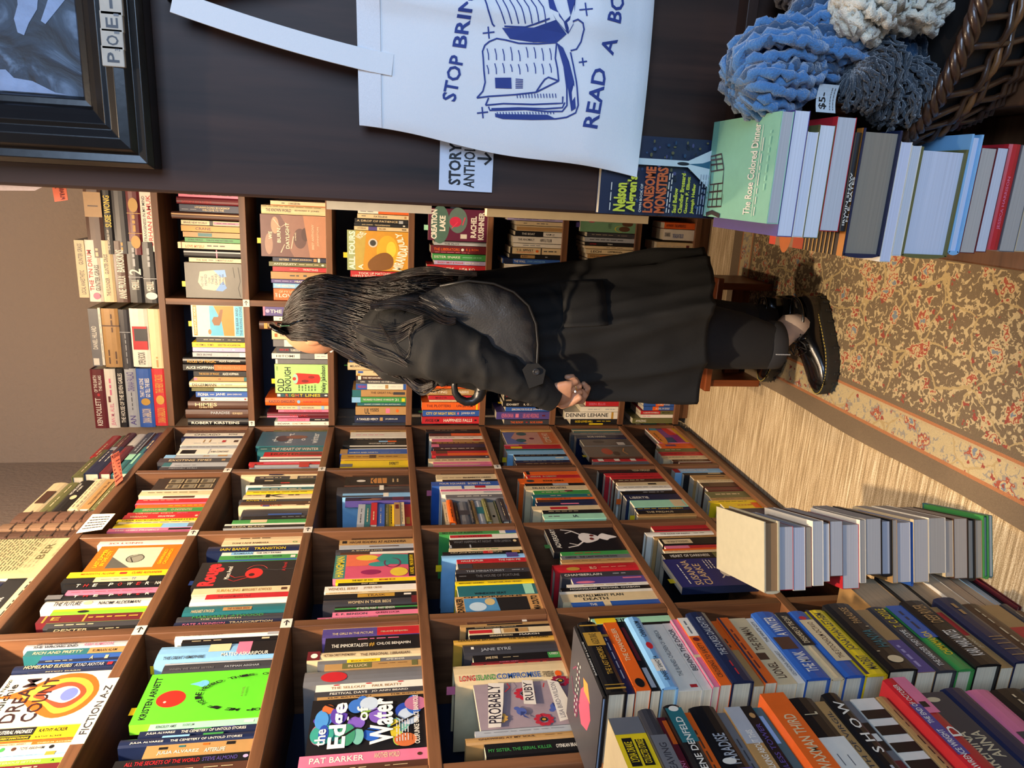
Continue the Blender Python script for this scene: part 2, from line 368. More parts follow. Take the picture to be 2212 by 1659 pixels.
ART['rouge'] = [('r', 0, 0, 1, 1, '1c1a1c'), ('t', 'Rouge', .06, .05, .94, .26, 'd82a2e', 0, .05), ('t', 'Mona Awad', .3, .29, .8, .34, 'W'), ('e', .5, .58, .2, .09, 'c82a28'), ('e', .44, .56, .06, .03, '3a1012'), ('l', [(.36, .55), (.2, .4), (.28, .34)], .012, 'c82a28'), ('l', [(.4, .52), (.34, .4), (.44, .34)], .012, 'c82a28'),
   ('l', wav(.52, .6, .3, .12, -60, 60), .008, 'c84a48'), ('l', [(.66, .62), (.6, .8), (.64, .98)], .006, 'G'), ('t', 'A Novel', .55, .86, .9, .9, 'R')]
_rs = random.Random(3)
ART['edge'] = [('r', 0, 0, 1, 1, '16161a')] + [('e', _rs.uniform(.1, .9), _rs.uniform(.06, .94), _rs.uniform(.08, .2), _rs.uniform(.04, .1), c) for c in ('2a60b8', '5a3ea0', '3a9a8a', '9ac04a', 'c8b430', '4a90d0', 'b06a8a', '2a4aa8', '70b0a0', 'c86a3a', '3a70c0', '7a5ab8', 'b8c8d8', '3a8a6a')*2] + \
   [('l', [(.15, .2), (.4, .4), (.3, .62), (.6, .95)], .03, '141418'), ('l', [(.9, .1), (.6, .42), (.75, .6), (.5, .8)], .025, '141418'), ('t', 'the', .12, .06, .42, .15, 'e8e8e0', 0, .02), ('t', 'Edge', .06, .17, .9, .36, 'f0efe8', 0, .03), ('t', 'of', .52, .4, .8, .5, 'e8e8e0', 0, .02), ('t', 'Water', .08, .52, .94, .72, 'f0efe8', 0, .03),
    ('t', 'OLUFUNKE GRACE BANKOLE', .04, .9, .96, .945, 'W', 0, .02)] + scribble(.1, .74, .5, .86, 5, 'c8c8c8', 4)
ART['hang'] = [('r', 0, 0, 1, 1, 'c8506a'), ('r', 0, 0, 1, .14, '3a7a70'), ('t', 'HANGMAN', .06, .02, .94, .12, 'Y', 0, .02), ('r', 0, .92, 1, 1, 'K'), ('p', [(.5, .14), (1, .14), (1, .4), (.7, .55), (.5, .4)], 'd86a4a'), ('e', .85, .4, .12, .14, 'd8b83a'), ('p', [(.5, .92), (.95, .92), (1, .6), (.8, .52), (.55, .6)], '2a8078'), ('e', .55, .55, .1, .13, '2f8a84'), ('l', wav(.6, .72, .2, .1, 0, 300), .02, '6a2a4a'),
   ('e', .2, .8, .18, .11, 'd8b83a'), ('e', .22, .45, .1, .12, '8a2050'), ('t', 'A NOVEL   MAYA BINYAM', .08, .935, .92, .985, 'Y')]
def flower(cx, cy, r, col): return [('e', cx+r*math.cos(R(a)), cy+r*.7*math.sin(R(a)), r*.35, r*.3, col) for a in range(0, 360, 40)]+[('e', cx, cy, r*.45, r*.33, 'K'), ('e', cx, cy, r*.25, r*.2, 'Z')]
def bird(cx, cy, s, fl): return [('e', cx, cy, s*.8, s*.5, '4a5a98'), ('e', cx+fl*s*.7, cy-s*.4, s*.4, s*.28, '4a5a98'), ('p', [(cx-fl*s*.5, cy), (cx-fl*s*1.7, cy+s*.7), (cx-fl*s*1.2, cy+s*.1)], '38467e'), ('p', [(cx, cy-s*.1), (cx-fl*s, cy-s*.2), (cx-fl*s*.2, cy+s*.4)], '2e3a6a')]
ART['ruby'] = [('r', 0, 0, 1, 1, '94848a')] + flower(.72, .5, .11, 'b02838') + flower(.12, .62, .1, 'a82838') + flower(.95, .9, .1, '8a1838') + flower(.2, .2, .08, 'b89048') + bird(.3, .42, .1, 1) + bird(.35, .76, .1, -1) + \
   [('l', [(.75, .3), (.85, .36), (.95, .34)], .01, 'R'), ('l', [(.8, .7), (.9, .72)], .01, 'R'), ('p', [(0, .07), (.98, .15), (.96, .31), (.5, .26), (0, .19)], 'd6cfc2'), ('t', 'PROBABLY', .08, .11, .92, .235, '2a2430', 4), ('p', [(.45, .46), (1, .5), (.98, .61), (.42, .58)], 'd6cfc2'), ('t', 'RUBY', .52, .495, .94, .58, '2a2430', 3), ('p', [(.02, .76), (.98, .76), (.9, .87), (.1, .95)], 'd6cfc2'), ('t', 'LISA BIRD-WILSON', .1, .78, .9, .83, '7a7478')]
ART['drink'] = [('r', 0, 0, 1, 1, 'c89458'), ('r', .12, .1, .88, .85, '4a86b0'), ('p', [(.12, .5), (.88, .48), (.88, .85), (.12, .85)], '1c1c1e'), ('e', .4, .25, .25, .1, 'b8cdd8'), ('e', .65, .4, .2, .06, 'c8b078'), ('t', 'OF HORIZONS', .9, .1, .985, .8, 'K', 90, .03), ('t', 'DRINKER', .1, .01, .9, .085, 'K', 0, .03), ('t', 'MIA COUTO', .1, .89, .9, .97, 'K', 0, .03)]
ART['adv'] = [('r', 0, 0, 1, 1, '121218'), ('s', [(.3, .5), (.5, .42), (.7, .5), (.62, .66), (.5, .72), (.38, .66)], 'd8d0c8'), ('l', [(.38, .48), (.2, .36), (.14, .22)], .03, 'd8d0c8'), ('l', [(.22, .38), (.3, .26)], .02, 'd8d0c8'), ('l', [(.62, .48), (.8, .36), (.86, .22)], .03, 'd8d0c8'), ('l', [(.78, .38), (.7, .26)], .02, 'd8d0c8'), ('s', [(.5, .7), (.38, .8), (.44, .86), (.5, .97), (.6, .86), (.66, .78)], 'e0d8d0'),
   ('e', .45, .6, .05, .03, '6a2a22'), ('e', .58, .62, .04, .03, '6a2a22'), ('t', 'ADVERSARY', .12, .06, .9, .13, 'W')]
ART['sus'] = [('r', 0, 0, 1, 1, '1e2462'), ('t', 'SUSANNA', .06, .2, .94, .3, 'c8a878'), ('t', 'CLARKE', .06, .33, .8, .43, 'c8a878'), ('e', .45, .7, .14, .07, 'd8d0c0'), ('e', .6, .78, .07, .09, 'b08a4a'), ('l', [(.4, .74), (.3, .86), (.2, .84)], .025, 'd8d0c0'), ('l', [(.55, .84), (.5, .94), (.62, .96)], .025, 'd8d0c0'), ('l', [(.36, .66), (.26, .6)], .02, 'd8d0c0')] + scribble(.1, .12, .8, .16, 1, 'W', 2) + scribble(.6, .5, .92, .62, 3, 'W', 3)
ART['bear'] = [('r', 0, 0, 1, 1, 'd8d0b8'), ('r', .04, .03, .96, .1, 'd87a3a'), ('t', 'TOSHIYUKI HORIE', .08, .045, .92, .085, 'd8d0b8'), ('r', .04, .34, .96, .8, '4aa0c0'), ('p', [(.96, .42), (.7, .5), (.5, .56), (.3, .58), (.04, .6), (.04, .8), (.96, .8)], 'e07a28'), ('p', [(.5, .38), (.62, .42), (.62, .5), (.85, .55), (.85, .6), (.5, .56), (.36, .52), (.36, .42)], '7a5230'), ('e', .16, .33, .08, .03, 'd86a3a'), ('r', .04, .82, .96, .97, '5aacc8'), ('t', 'THE BEAR AND', .1, .84, .9, .885, '2a4a6a'), ('t', 'THE PAVING STONE', .06, .91, .94, .955, '2a4a6a')]
ART['burn'] = [('r', 0, 0, 1, 1, '8a6458'), ('p', [(0, 0), (1, 0), (1, .3), (.6, .45), (.3, .4), (0, .5)], '6a4a48'), ('e', .3, .12, .25, .06, '9a7a6a'), ('e', .75, .22, .2, .06, 'b08a70'), ('e', .45, .6, .24, .1, '5a3e3c'), ('e', .55, .68, .16, .06, '4a3230'), ('p', [(0, .75), (1, .65), (1, 1), (0, 1)], 'b07a5a'), ('l', [(.1, .3), (.3, .36), (.2, .46), (.5, .5)], .015, 'd8b8a0'), ('l', [(.9, .2), (.7, .3), (.8, .4)], .015, 'd8b8a0'), ('t', 'WE', .42, .12, .6, .175, 'e8d8b8'), ('t', 'BURN', .34, .25, .68, .305, 'e8d8b8'), ('t', 'DAYLIGHT', .2, .38, .82, .435, 'e8d8b8'), ('t', 'A NOVEL', .4, .52, .6, .54, 'e8d8b8'), ('t', 'BRET ANTHONY', .2, .78, .8, .815, 'd8b898'), ('t', 'JOHNSTON', .28, .86, .74, .895, 'd8b898')]
ART['noone'] = [('r', 0, 0, 1, 1, '605e58'), ('p', [(.25, .3), (.45, .22), (.75, .26), (.8, .5), (.72, .68), (.3, .7), (.22, .5)], 'c8b898'), ('p', [(.22, .52), (.4, .6), (.5, .66), (.3, .72), (.2, .64)], '5a86c0'), ('p', [(.6, .62), (.8, .5), (.82, .7), (.62, .72)], '6a98d0'), ('t', 'NO ONE', .32, .27, .62, .315, '3a4a6a'), ('t', 'PRAYED', .36, .335, .68, .38, '3a4a6a'), ('t', 'OVER', .42, .4, .6, .44, '3a4a6a'), ('t', 'THEIR', .4, .455, .66, .5, '3a4a6a'), ('t', 'GRAVES', .38, .515, .7, .56, '3a4a6a'), ('t', 'KHALED', .4, .585, .68, .62, '3a4a6a'), ('t', 'KHALIFA', .4, .64, .7, .675, '3a4a6a'), ('l', [(.05, .95), (.3, .92), (.5, .96), (.9, .93)], .008, 'K'), ('l', [(.6, .86), (.9, .84)], .006, 'K')]
ART['fours'] = [('r', 0, 0, 1, 1, 'c8902a'), ('r', 0, 0, 1, .14, '9aa878'), ('s', [(0, .14), (1, .14), (1, .3), (0, .24)], 'b8a04a'), ('e', .5, .66, .4, .18, 'e0a82a'), ('e', .55, .72, .2, .08, 'f0c840'), ('s', [(.0, .4), (.2, .34), (.42, .5), (.46, .66), (.3, .76), (.06, .7)], '7a5022'), ('e', .7, .42, .11, .075, 'c8c4b8'), ('e', .7, .42, .075, .05, '3a3a38'), ('t', 'ALL FOURS', .02, .03, .98, .13, 'f0ead8', 0, .03), ('t', 'A', .03, .18, .16, .26, 'f0ead8', 0, .03), ('t', 'NOVEL', .8, .17, .98, .28, 'f0ead8', 35, .02), ('t', 'MIRANDA', .02, .8, .62, .96, 'f0ead8', 12, .03), ('t', 'JULY', .6, .82, .98, .96, 'f0ead8', -12, .03)]
ART['creat'] = [('r', 0, 0, 1, 1, '5a1836'), ('e', .5, .2, .6, .16, '4a6a5e'), ('e', .65, .5, .4, .16, '5a7068'), ('e', .6, .46, .16, .1, 'c02848'), ('l', [(.4, .4), (.6, .5), (.5, .58), (.75, .62)], .02, 'd83858'), ('t', 'CREATION', .04, .05, .96, .15, 'e8e2d4', 0, .04), ('t', 'LAKE', .3, .19, .78, .29, 'e8e2d4', 0, .04), ('t', 'RACHEL', .12, .72, .8, .82, 'd8d2c4', 0, .04), ('t', 'KUSHNER', .06, .85, .94, .95, 'd8d2c4', 0, .04), ('r', .08, .55, .22, .66, 'c8c2b4')]
ART['old'] = [('r', 0, 0, 1, 1, 'a8d47a'), ('t', 'OLD', .04, .04, .5, .17, 'K', 0, .02), ('t', 'ENOUGH', .06, .18, .9, .3, 'K', 0, .02), ('t', 'a novel', .78, .02, .92, .06, 'K'), ('p', [(.32, .36), (.66, .36), (.7, .42), (.66, .8), (.36, .8), (.3, .42)], 'c82a20'), ('e', .5, .8, .16, .05, 'c82a20'), ('e', .5, .38, .17, .05, '9ac8b0'), ('e', .5, .36, .06, .035, 'd83a2a'), ('e', .42, .56, .05, .07, '7a1c18'), ('e', .56, .68, .05, .06, '8a2018'), ('t', 'Haley Jakobson', .03, .86, .97, .97, 'K', 0, .02)] + scribble(.08, .42, .3, .78, 6, '4a6a3a', 8)
ART['heart'] = [('r', 0, 0, 1, 1, '3a5e70'), ('t', 'the', .3, .2, .66, .3, 'c8d0d0'), ('t', 'heart', .2, .4, .86, .5, 'c8d0d0'), ('t', 'of', .36, .6, .6, .69, 'c8d0d0'), ('t', 'winter', .16, .78, .86, .88, 'c8d0d0'), ('e', .5, .35, .2, .1, '2a2a2e'), ('e', .6, .55, .12, .16, '6a4a38')]
ART['sung'] = [('r', 0, 0, 1, 1, 'b88a78'), ('p', [(0, 0), (1, 0), (1, .25), (.5, .12), (0, .4)], '5a6aa0'), ('e', .3, .3, .14, .1, '2a5a5a'), ('e', .85, .36, .14, .1, '2a5a5a'), ('e', .45, .52, .07, .05, '6a1a2a'), ('r', 0, .7, 1, 1, 'c06a3a'), ('t', 'GHOST', .2, .76, .8, .88, 'd8c8a8')][:6]+[('r', 0, .7, 1, 1, 'c06a3a'), ('t', 'COME HO', .1, .76, .9, .88, 'd8c8a8')]
ART['life'] = [('r', 0, 0, 1, 1, '2a4a70'), ('r', 0, 0, .5, .3, 'a82a6a'), ('e', .3, .18, .36, .18, 'e08a2a'), ('r', .5, .1, .9, .35, '2a90b0'), ('r', .6, .3, 1, .55, '2a8a78'), ('r', .2, .35, .55, .6, '7a3a8a'), ('e', .55, .72, .4, .17, 'c82a2a'), ('p', [(.3, .86), (.9, .6), (.95, .8), (.6, .92)], 'e08a7a'), ('r', 0, .6, .3, .9, '8a2a7a'), ('r', 0, .88, 1, 1, 'd8a82a'), ('t', 'LIFE', .5, .05, .9, .1, '2a1a2a'), ('t', 'AVER', .05, .1, .4, .16, '2a1a2a')]
ART['mirror'] = [('r', 0, 0, 1, 1, '241a14')] + sum([[('r', x, y, x+.36, y+.22, '9a8a6a'), ('r', x+.04, y+.025, x+.32, y+.195, '4a4438'), ('r', x+.05, y+.1, x+.3, y+.18, '7a7260')] for x in (.1, .54) for y in (.2, .45, .7)], [])
ART['wolf'] = [('r', 0, 0, 1, 1, '241c18'), ('e', .5, .25, .12, .07, 'd8d0c0'), ('r', .2, .4, .8, .65, 'b87a3a'), ('l', [(.2, .5), (.8, .5)], .01, 'K'), ('l', [(.2, .58), (.8, .57)], .01, 'K'), ('l', [(.2, .45), (.5, .42), (.8, .46)], .02, '241c18')] + scribble(.3, .72, .7, .86, 2, 'c8a878', 2)
ART['girl'] = [('r', 0, 0, 1, 1, '2a2440'), ('e', .4, .4, .28, .16, '8a5a48'), ('e', .6, .3, .2, .1, '18141c'), ('r', .05, .72, .95, .9, '5a2238'), ('t', 'SILENT NOVEL', .1, .05, .9, .13, 'C')][:4]
ART['grey'] = [('r', 0, 0, 1, 1, '56504c'), ('r', .1, .7, .5, .85, 'c8c4bc'), ('e', .6, .35, .2, .12, '2a2624')]
ART['smoke'] = [('r', 0, 0, 1, 1, '64584c'), ('e', .5, .4, .3, .1, 'a8442a'), ('e', .3, .55, .2, .06, '4a3a30'), ('l', [(.2, .75), (.5, .7), (.8, .76)], .02, 'c88a4a')]
ART['fleish'] = [('r', 0, 0, 1, 1, '6aa8d8'), ('t', 'Fleishman', .1, .6, .55, .7, 'D'), ('t', 'is in Trouble', .1, .74, .6, .82, 'B')]
ART['page'] = [('r', 0, 0, 1, 1, 'bdb384')] + scribble(.06, .05, .94, .8, 24, '4a4528', 5) + [('t', 'BER', .3, .86, .7, .93, '5a5230')]
ART['green'] = [('r', 0, 0, 1, 1, '6f9a72'), ('e', .3, .8, .2, .1, '5a3a22'), ('e', .7, .85, .2, .1, '5a3a22'), ('l', wav(.3, .75, .25, .12, 180, 360), .02, 'c8b83a'), ('e', .8, .2, .1, .06, 'c84a6a'), ('t', 'A NOVEL', .3, .5, .7, .56, '2a4a3a')]
ART['cat'] = [('r', 0, 0, 1, 1, 'd8d4ca'), ('l', [(.3, .6), (.5, .5), (.7, .6)], .02, 'K'), ('e', .45, .7, .06, .03, 'K')] + scribble(.2, .2, .4, .4, 3, 'G', 6)
# ---------------------------------------------------------------- room shell
def wall_mat():
    m, nt, b, N, L = nmat('textured_plaster'); tc = N.new('ShaderNodeTexCoord'); no = N.new('ShaderNodeTexNoise'); no.inputs['Scale'].default_value = 70; no.inputs['Detail'].default_value = 4
    L.new(tc.outputs['Object'], no.inputs['Vector']); bp = N.new('ShaderNodeBump'); bp.inputs['Strength'].default_value = .55; bp.inputs['Distance'].default_value = .006
    L.new(no.outputs['Fac'], bp.inputs['Height']); L.new(bp.outputs[0], b.inputs['Normal']); b.inputs['Base Color'].default_value = lin('968473'); b.inputs['Roughness'].default_value = .8; return m
WALL = wall_mat()
def carpet_mat():
    m, nt, b, N, L = nmat('striped_carpet'); tc = N.new('ShaderNodeTexCoord'); mp = N.new('ShaderNodeMapping'); mp.inputs['Scale'].default_value = (5, 150, 1); mp.inputs['Rotation'].default_value = (0, 0, R(-3))
    no = N.new('ShaderNodeTexNoise'); no.inputs['Scale'].default_value = 1; no.inputs['Detail'].default_value = 3; no.inputs['Roughness'].default_value = .7
    L.new(tc.outputs['Object'], mp.inputs[0]); L.new(mp.outputs[0], no.inputs['Vector'])
    n2 = N.new('ShaderNodeTexNoise'); n2.inputs['Scale'].default_value = 420; n2.inputs['Detail'].default_value = 2; L.new(tc.outputs['Object'], n2.inputs['Vector'])
    ad = N.new('ShaderNodeMix'); ad.data_type = 'FLOAT'; ad.inputs[0].default_value = .36; L.new(no.outputs['Fac'], ad.inputs[2]); L.new(n2.outputs['Fac'], ad.inputs[3])
    cr_ = N.new('ShaderNodeValToRGB'); e = cr_.color_ramp.elements; e[0].position = .36; e[0].color = lin('7d6848'); e[1].position = .62; e[1].color = lin('e6d6b4'); x = e.new(.5); x.color = lin('b89f78')
    L.new(ad.outputs[0], cr_.inputs[0]); L.new(cr_.outputs[0], b.inputs['Base Color']); b.inputs['Roughness'].default_value = .95
    bp = N.new('ShaderNodeBump'); bp.inputs['Strength'].default_value = .5; bp.inputs['Distance'].default_value = .004; L.new(ad.outputs[0], bp.inputs['Height']); L.new(bp.outputs[0], b.inputs['Normal']); return m
m = MB(); m.box((-1.2, -2, -.05), (1.6, 2.9, 0), carpet_mat()); struct(m.build('floor'))
m = MB(); m.box((-1.2, 2.86, 0), (1.6, 2.95, 2.9), WALL); struct(m.build('wall_back'))
m = MB(); m.box((-1.24, -2, 0), (-1.13, 2.9, 2.9), WALL); struct(m.build('wall_left'))
m = MB(); m.box((-1.24, -2, 2.9), (1.6, 2.95, 2.96), plain('ceiling_paint', 'c8b8a8', .9)); struct(m.build('ceiling'))
# ---------------------------------------------------------------- runner rug
def rug_mat():
    m, nt, b, N, L = nmat('floral_rug')
    tc = N.new('ShaderNodeTexCoord'); sx = N.new('ShaderNodeSeparateXYZ'); L.new(tc.outputs['Object'], sx.inputs[0])
    def math_(op, a, b_=None):
        n = N.new('ShaderNodeMath'); n.operation = op
        for i, v in enumerate((a, b_)):
            if v is None: continue
            if isinstance(v, (int, float)): n.inputs[i].default_value = v
            else: L.new(v, n.inputs[i])
        return n.outputs[0]
    def mix(f, a, b_):
        n = N.new('ShaderNodeMix'); n.data_type = 'RGBA'
        L.new(f, n.inputs[0])
        for i, v in ((6, a), (7, b_)):
            if isinstance(v, str): n.inputs[i].default_value = lin(v)
            else: L.new(v, n.inputs[i])
        return n.outputs[2]
    wn = N.new('ShaderNodeTexNoise'); wn.inputs['Scale'].default_value = 30; wn.inputs['Detail'].default_value = 3; L.new(tc.outputs['Object'], wn.inputs['Vector'])
    va = N.new('ShaderNodeVectorMath'); va.operation = 'MULTIPLY_ADD'; va.inputs[1].default_value = (.03, .03, 0); L.new(wn.outputs['Color'], va.inputs[0]); L.new(tc.outputs['Object'], va.inputs[2])
    def vor(scale, feat='F1'):
        v = N.new('ShaderNodeTexVoronoi'); v.inputs['Scale'].default_value = scale; v.feature = feat; L.new(va.outputs[0], v.inputs['Vector']); return v
    def lt(v, t): return math_('LESS_THAN', v, t)
    def gt(v, t): return math_('GREATER_THAN', v, t)
    def nz(s, det=2, dist=0):
        n = N.new('ShaderNodeTexNoise'); n.inputs['Scale'].default_value = s; n.inputs['Detail'].default_value = det; n.inputs['Distortion'].default_value = dist; L.new(tc.outputs['Object'], n.inputs['Vector']); return n.outputs['Fac']
    def flora(base, dens, warmcream):
        leaf = gt(nz(70, 2, 1.0), dens); c = mix(leaf, base, warmcream)
        edge = N.new('ShaderNodeTexVoronoi'); edge.feature = 'DISTANCE_TO_EDGE'; edge.inputs['Scale'].default_value = 9; L.new(va.outputs[0], edge.inputs['Vector'])
        c = mix(lt(edge.outputs['Distance'], .02), c, 'b8a070')
        v = vor(17); pet = math_('ADD', v.outputs['Distance'], math_('MULTIPLY', math_('SUBTRACT', nz(85, 2), .5), .75))
        c = mix(lt(pet, .36), c, warmcream); c = mix(lt(pet, .27), c, 'a8553f'); c = mix(lt(pet, .19), c, 'c9b183'); c = mix(lt(pet, .1), c, '7d8790')
        v2 = vor(31); p2 = math_('ADD', v2.outputs['Distance'], math_('MULTIPLY', math_('SUBTRACT', nz(120, 1), .5), .7))
        c = mix(lt(p2, .16), c, '9c4a3c'); return c
    x = sx.outputs[0]; y = sx.outputs[1]
    field = flora('7a684f', .555, 'c6b084'); border = flora('c4b084', .6, '9c9484')
    W2 = .3065
    d = math_('SUBTRACT', W2, math_('ABSOLUTE', x))
    dy = math_('SUBTRACT', 1.29, y); d = math_('MINIMUM', d, dy)
    c = mix(lt(d, .140), field, '7a6850'); c = mix(lt(d, .128), c, 'b5774c'); c = mix(lt(d, .121), c, 'c0aa80'); c = mix(lt(d, .115), c, border); c = mix(lt(d, .058), c, 'b5774c'); c = mix(lt(d, .050), c, '7d6a52')
    pile = nz(700, 2); c2 = N.new('ShaderNodeMix'); c2.data_type = 'RGBA'; c2.blend_type = 'MULTIPLY'; c2.inputs[0].default_value = .35; L.new(c, c2.inputs[6])
    cr_ = N.new('ShaderNodeValToRGB'); cr_.color_ramp.elements[0].position = .3; cr_.color_ramp.elements[0].color = (.3, .3, .3, 1); cr_.color_ramp.elements[1].position = .6; L.new(pile, cr_.inputs[0]); L.new(cr_.outputs[0], c2.inputs[7])
    L.new(c2.outputs[2], b.inputs['Base Color']); b.inputs['Roughness'].default_value = .95
    bp = N.new('ShaderNodeBump'); bp.inputs['Strength'].default_value = .5; bp.inputs['Distance'].default_value = .003; L.new(pile, bp.inputs['Height']); L.new(bp.outputs[0], b.inputs['Normal']); return m
m = MB(); RM = rug_mat(); pts = []; n = 40
for i in range(n+1):
    yy = -1.3+2.6*i/n; wob = .004*math.sin(yy*9)
    pts.append([(-.3065+wob, yy, 0), (-.3025+wob, yy, .008), (.3025+wob, yy, .008), (.3065+wob, yy, 0)])
m.loft(pts, RM, False, False); m.box((-.298, -1.29, 0), (.298, 1.29, .003), RM)
rug = m.build('runner_rug'); rug.location = (-.2785, 1.10, .001); tag(rug, 'taupe runner rug with cream and red floral pattern under the person', 'rug')
# ---------------------------------------------------------------- bookcases
WD = dict(dark='2a1810', light='56351f')
wx, wy, wz = (wood('shelf_wood_%d' % a, '4a2f1f', '80573a', a, .42) for a in (0, 1, 2))
NAVY = plain('navy_backboard', '1d2a44', .7, bscale=30); DK = plain('dark_backboard', '1b1412', .7, bscale=30)
def bev(o): return o
bc = thing('bookcase', 'long brown wooden bookcase of square cubbies along the left wall, full of books', 'bookcase', (XF-.11, 1.77, 0))
inv = bc.matrix_world.inverted()
def put(mb, name, root, bevel=.0015):
    o = mb.build(name, None, bevel=bevel); o.parent = root; o.matrix_parent_inverse = root.matrix_world.inverted(); return o
YA = YJ[0]-(YJ[1]-YJ[0])
for k, z in enumerate(ZS):
    m = MB(); m.box((XF-.215, YA-.2, z-TB), (XF, 2.6-TB, z+TB), wy); put(m, 'shelf', bc)
for j, y in enumerate([YA]+YJ):
    for r in range(7):
        m = MB(); m.box((XF-.215, y-TB, ZS[r+1]+TB), (XF-.001, y+TB-(.004 if j == 4 else 0), ZS[r]-TB), wz); put(m, 'divider', bc)
m = MB(); m.box((XF-.223, YA-.2, 0), (XF-.2155, 2.6, ZS[0]), NAVY); put(m, 'back_panel', bc, 0)
m = MB(); m.box((XF-.2, YA-.2, 0), (XF-.02, 2.58, ZS[7]-TB), wy); put(m, 'plinth', bc)
bk = thing('bookcase', 'brown wooden bookcase with navy backs standing behind the person', 'bookcase', (-.4, 2.71, 0))
XD = on(533, 655, 1, YB)[0]
XR = XD+(XD-XF)
for k, z in enumerate(ZS):
    m = MB(); m.box((XF+.0005, YB, z-TB), (XR+.4, YB+.215, z+TB), wx); put(m, 'shelf', bk)
for X in (XD, XR):
    for r in range(7):
        m = MB(); m.box((X-TB, YB+.001, ZS[r+1]+TB), (X+TB, YB+.215, ZS[r]-TB), wz); put(m, 'divider', bk)
m = MB(); m.box((XF, YB+.2155, 0), (XR+.4, YB+.223, ZS[0]), NAVY); put(m, 'back_panel', bk, 0)
m = MB(); m.box((XF+.02, YB+.02, 0), (XR+.4, YB+.2, ZS[7]-TB), wx); put(m, 'plinth', bk)
# small white arrow labels where shelves cross
def arrow_label(M, wd, ht, lab, up=False):
    t = thing('arrow_label', lab, 'label', M, 'arrow labels on the shelf crossings')
    m = MB(); m.box((-wd/2, -.0006, -ht/2), (wd/2, 0, ht/2), plain('label_card', 'd8d0c0', .6)); m.build('card', t)
    m = MB(); f = lambda x, y, l: (-wd/2+x*wd, -.0009, ht/2-y*ht)
    flatprint(m, [('l', [(.2, .5), (.8, .5)], .1, 'K', wd/ht), ('l', [(.55, .25), (.82, .5), (.55, .75)], .1, 'K', wd/ht)], f); m.build('arrow', t)
for k, j, lab in ((1, 0, 'white arrow label on the side bookcase under the top shelf, third upright from the corner'), (1, 1, 'white arrow label on the side bookcase under the top shelf, second upright from the corner'), (1, 2, 'white arrow label on the side bookcase under the top shelf, first upright from the corner'),
                  (2, 0, 'white arrow label on the side bookcase under the second shelf, third upright from the corner'), (2, 1, 'white arrow label on the side bookcase under the second shelf, second upright from corner'), (2, 2, 'white arrow label on the side bookcase under the second shelf, first upright from corner'),
                  (4, 2, 'white arrow label low on the side bookcase, first upright from the corner')):
    arrow_label(frame((XF+.0002, YJ[j], ZS[k]), (0, 1, 0), (-1, 0, 0), (0, 0, 1)), .03, .022, lab)
arrow_label(frame((XD, YB-.0002, ZS[1]), (1, 0, 0), (0, 1, 0), (0, 0, 1)), .025, .022, 'white arrow label on the bookcase behind the person, top of its upright')
arrow_label(frame((XF+.01, YB-.0002, ZS[1]), (1, 0, 0), (0, 1, 0), (0, 0, 1)), .02, .02, 'white arrow label in the corner between the two bookcases')
t = thing('shelf_label', 'long white hand-lettered label reading FICTION A-Z on the side bookcase', 'label', frame((XF+.0002, on(205, 1600, 0, XF)[1], ZS[1]), (0, 1, 0), (-1, 0, 0), (0, 0, 1)))
m = MB(); m.box((-.005, -.0006, -.0105), (.155, 0, .0105), plain('label_card', 'd8d0c0', .6)); m.build('card', t)
m = MB(); flatprint(m, [('t', 'FICTION A-Z', .1, .22, .9, .8, 'J')], lambda x, y, l: (x*.15, -.0009, .0105-y*.021)); m.build('lettering', t)
# ---------------------------------------------------------------- books lying on the bookcase tops
ZT = ZS[0]+TB+.0005
def sideF(Y0):
    return lambda z, sh, Ln, T: frame((XF-.014+sh, Y0, z), (0, 0, 1), (-1, 0, 0), (0, -1, 0))
def Yc(x, y): return on(x, y, 0, XF-.014)[1]
c6 = lambda x, y: (x/3.95, y/3.95+860)
N3 = Yc(170, 1102)+.006; N2 = max(Yc(200, 1022), N3+.215); N1 = min(max(Yc(262, 979), N2+.235), 2.37)
hstack(sideF(N1+.2), ZT, [(.03, .2, .15, 'N', 1, '~C 20-60', 0), (.03, .2, .15, 'J', 1, '~S 10-70;#S 0-100 80-90', 0), (.034, .2, .15, 'W', 1, '#H 2-42 10-70', -.005), (.028, .2, .15, 'D', 1, '', 0), (.02, .2, .15, 'I', 1, '', -.01), (.03, .2, .15, 'R', 1, '~C 8-60', -.01)], 'corner stack atop the side bookcase')
hstack(sideF(N2+.225), ZT, [(.032, .225, .16, 'T', 1, '#M 30-70 20-40', 0), (.026, .225, .16, 'T', 1, '#M 50-95 10-90', -.004), (.032, .225, .15, 'D', 1, 'R:THE LAST FREE MAN 30-90 20-45', 0), (.042, .225, .16, 'N', 1, '~W 40-80 20-40;~W 40-70 60-80;#S 84-96 20-60', 0), (.034, .225, .16, 'I', 1, '', -.01)], 'second stack atop the side bookcase')
hstack(sideF(N3+.205), ZT, [(.026, .205, .15, 'I', 1, '', 0), (.024, .205, .15, 'A', 0, 'H:THE GOLDEN PASSION OF VERA LANE 14-90 40-70', 0), (.03, .205, .15, 'C', 1, '~G 5-95 20-36;~G 5-95 56-72', 0), (.04, .205, .16, 'K', 1, 'W:MICHAEL KAZIN 50-88 14-30;W:A HERO 60-80 40-54;oC 34-48 40-80', -.004), (.034, .205, .16, 'I', 1, '', -.01), (.04, .205, .16, 'C', 1, '#H 30-70 20-80', -.01)], 'stack by the leather volumes, side bookcase')
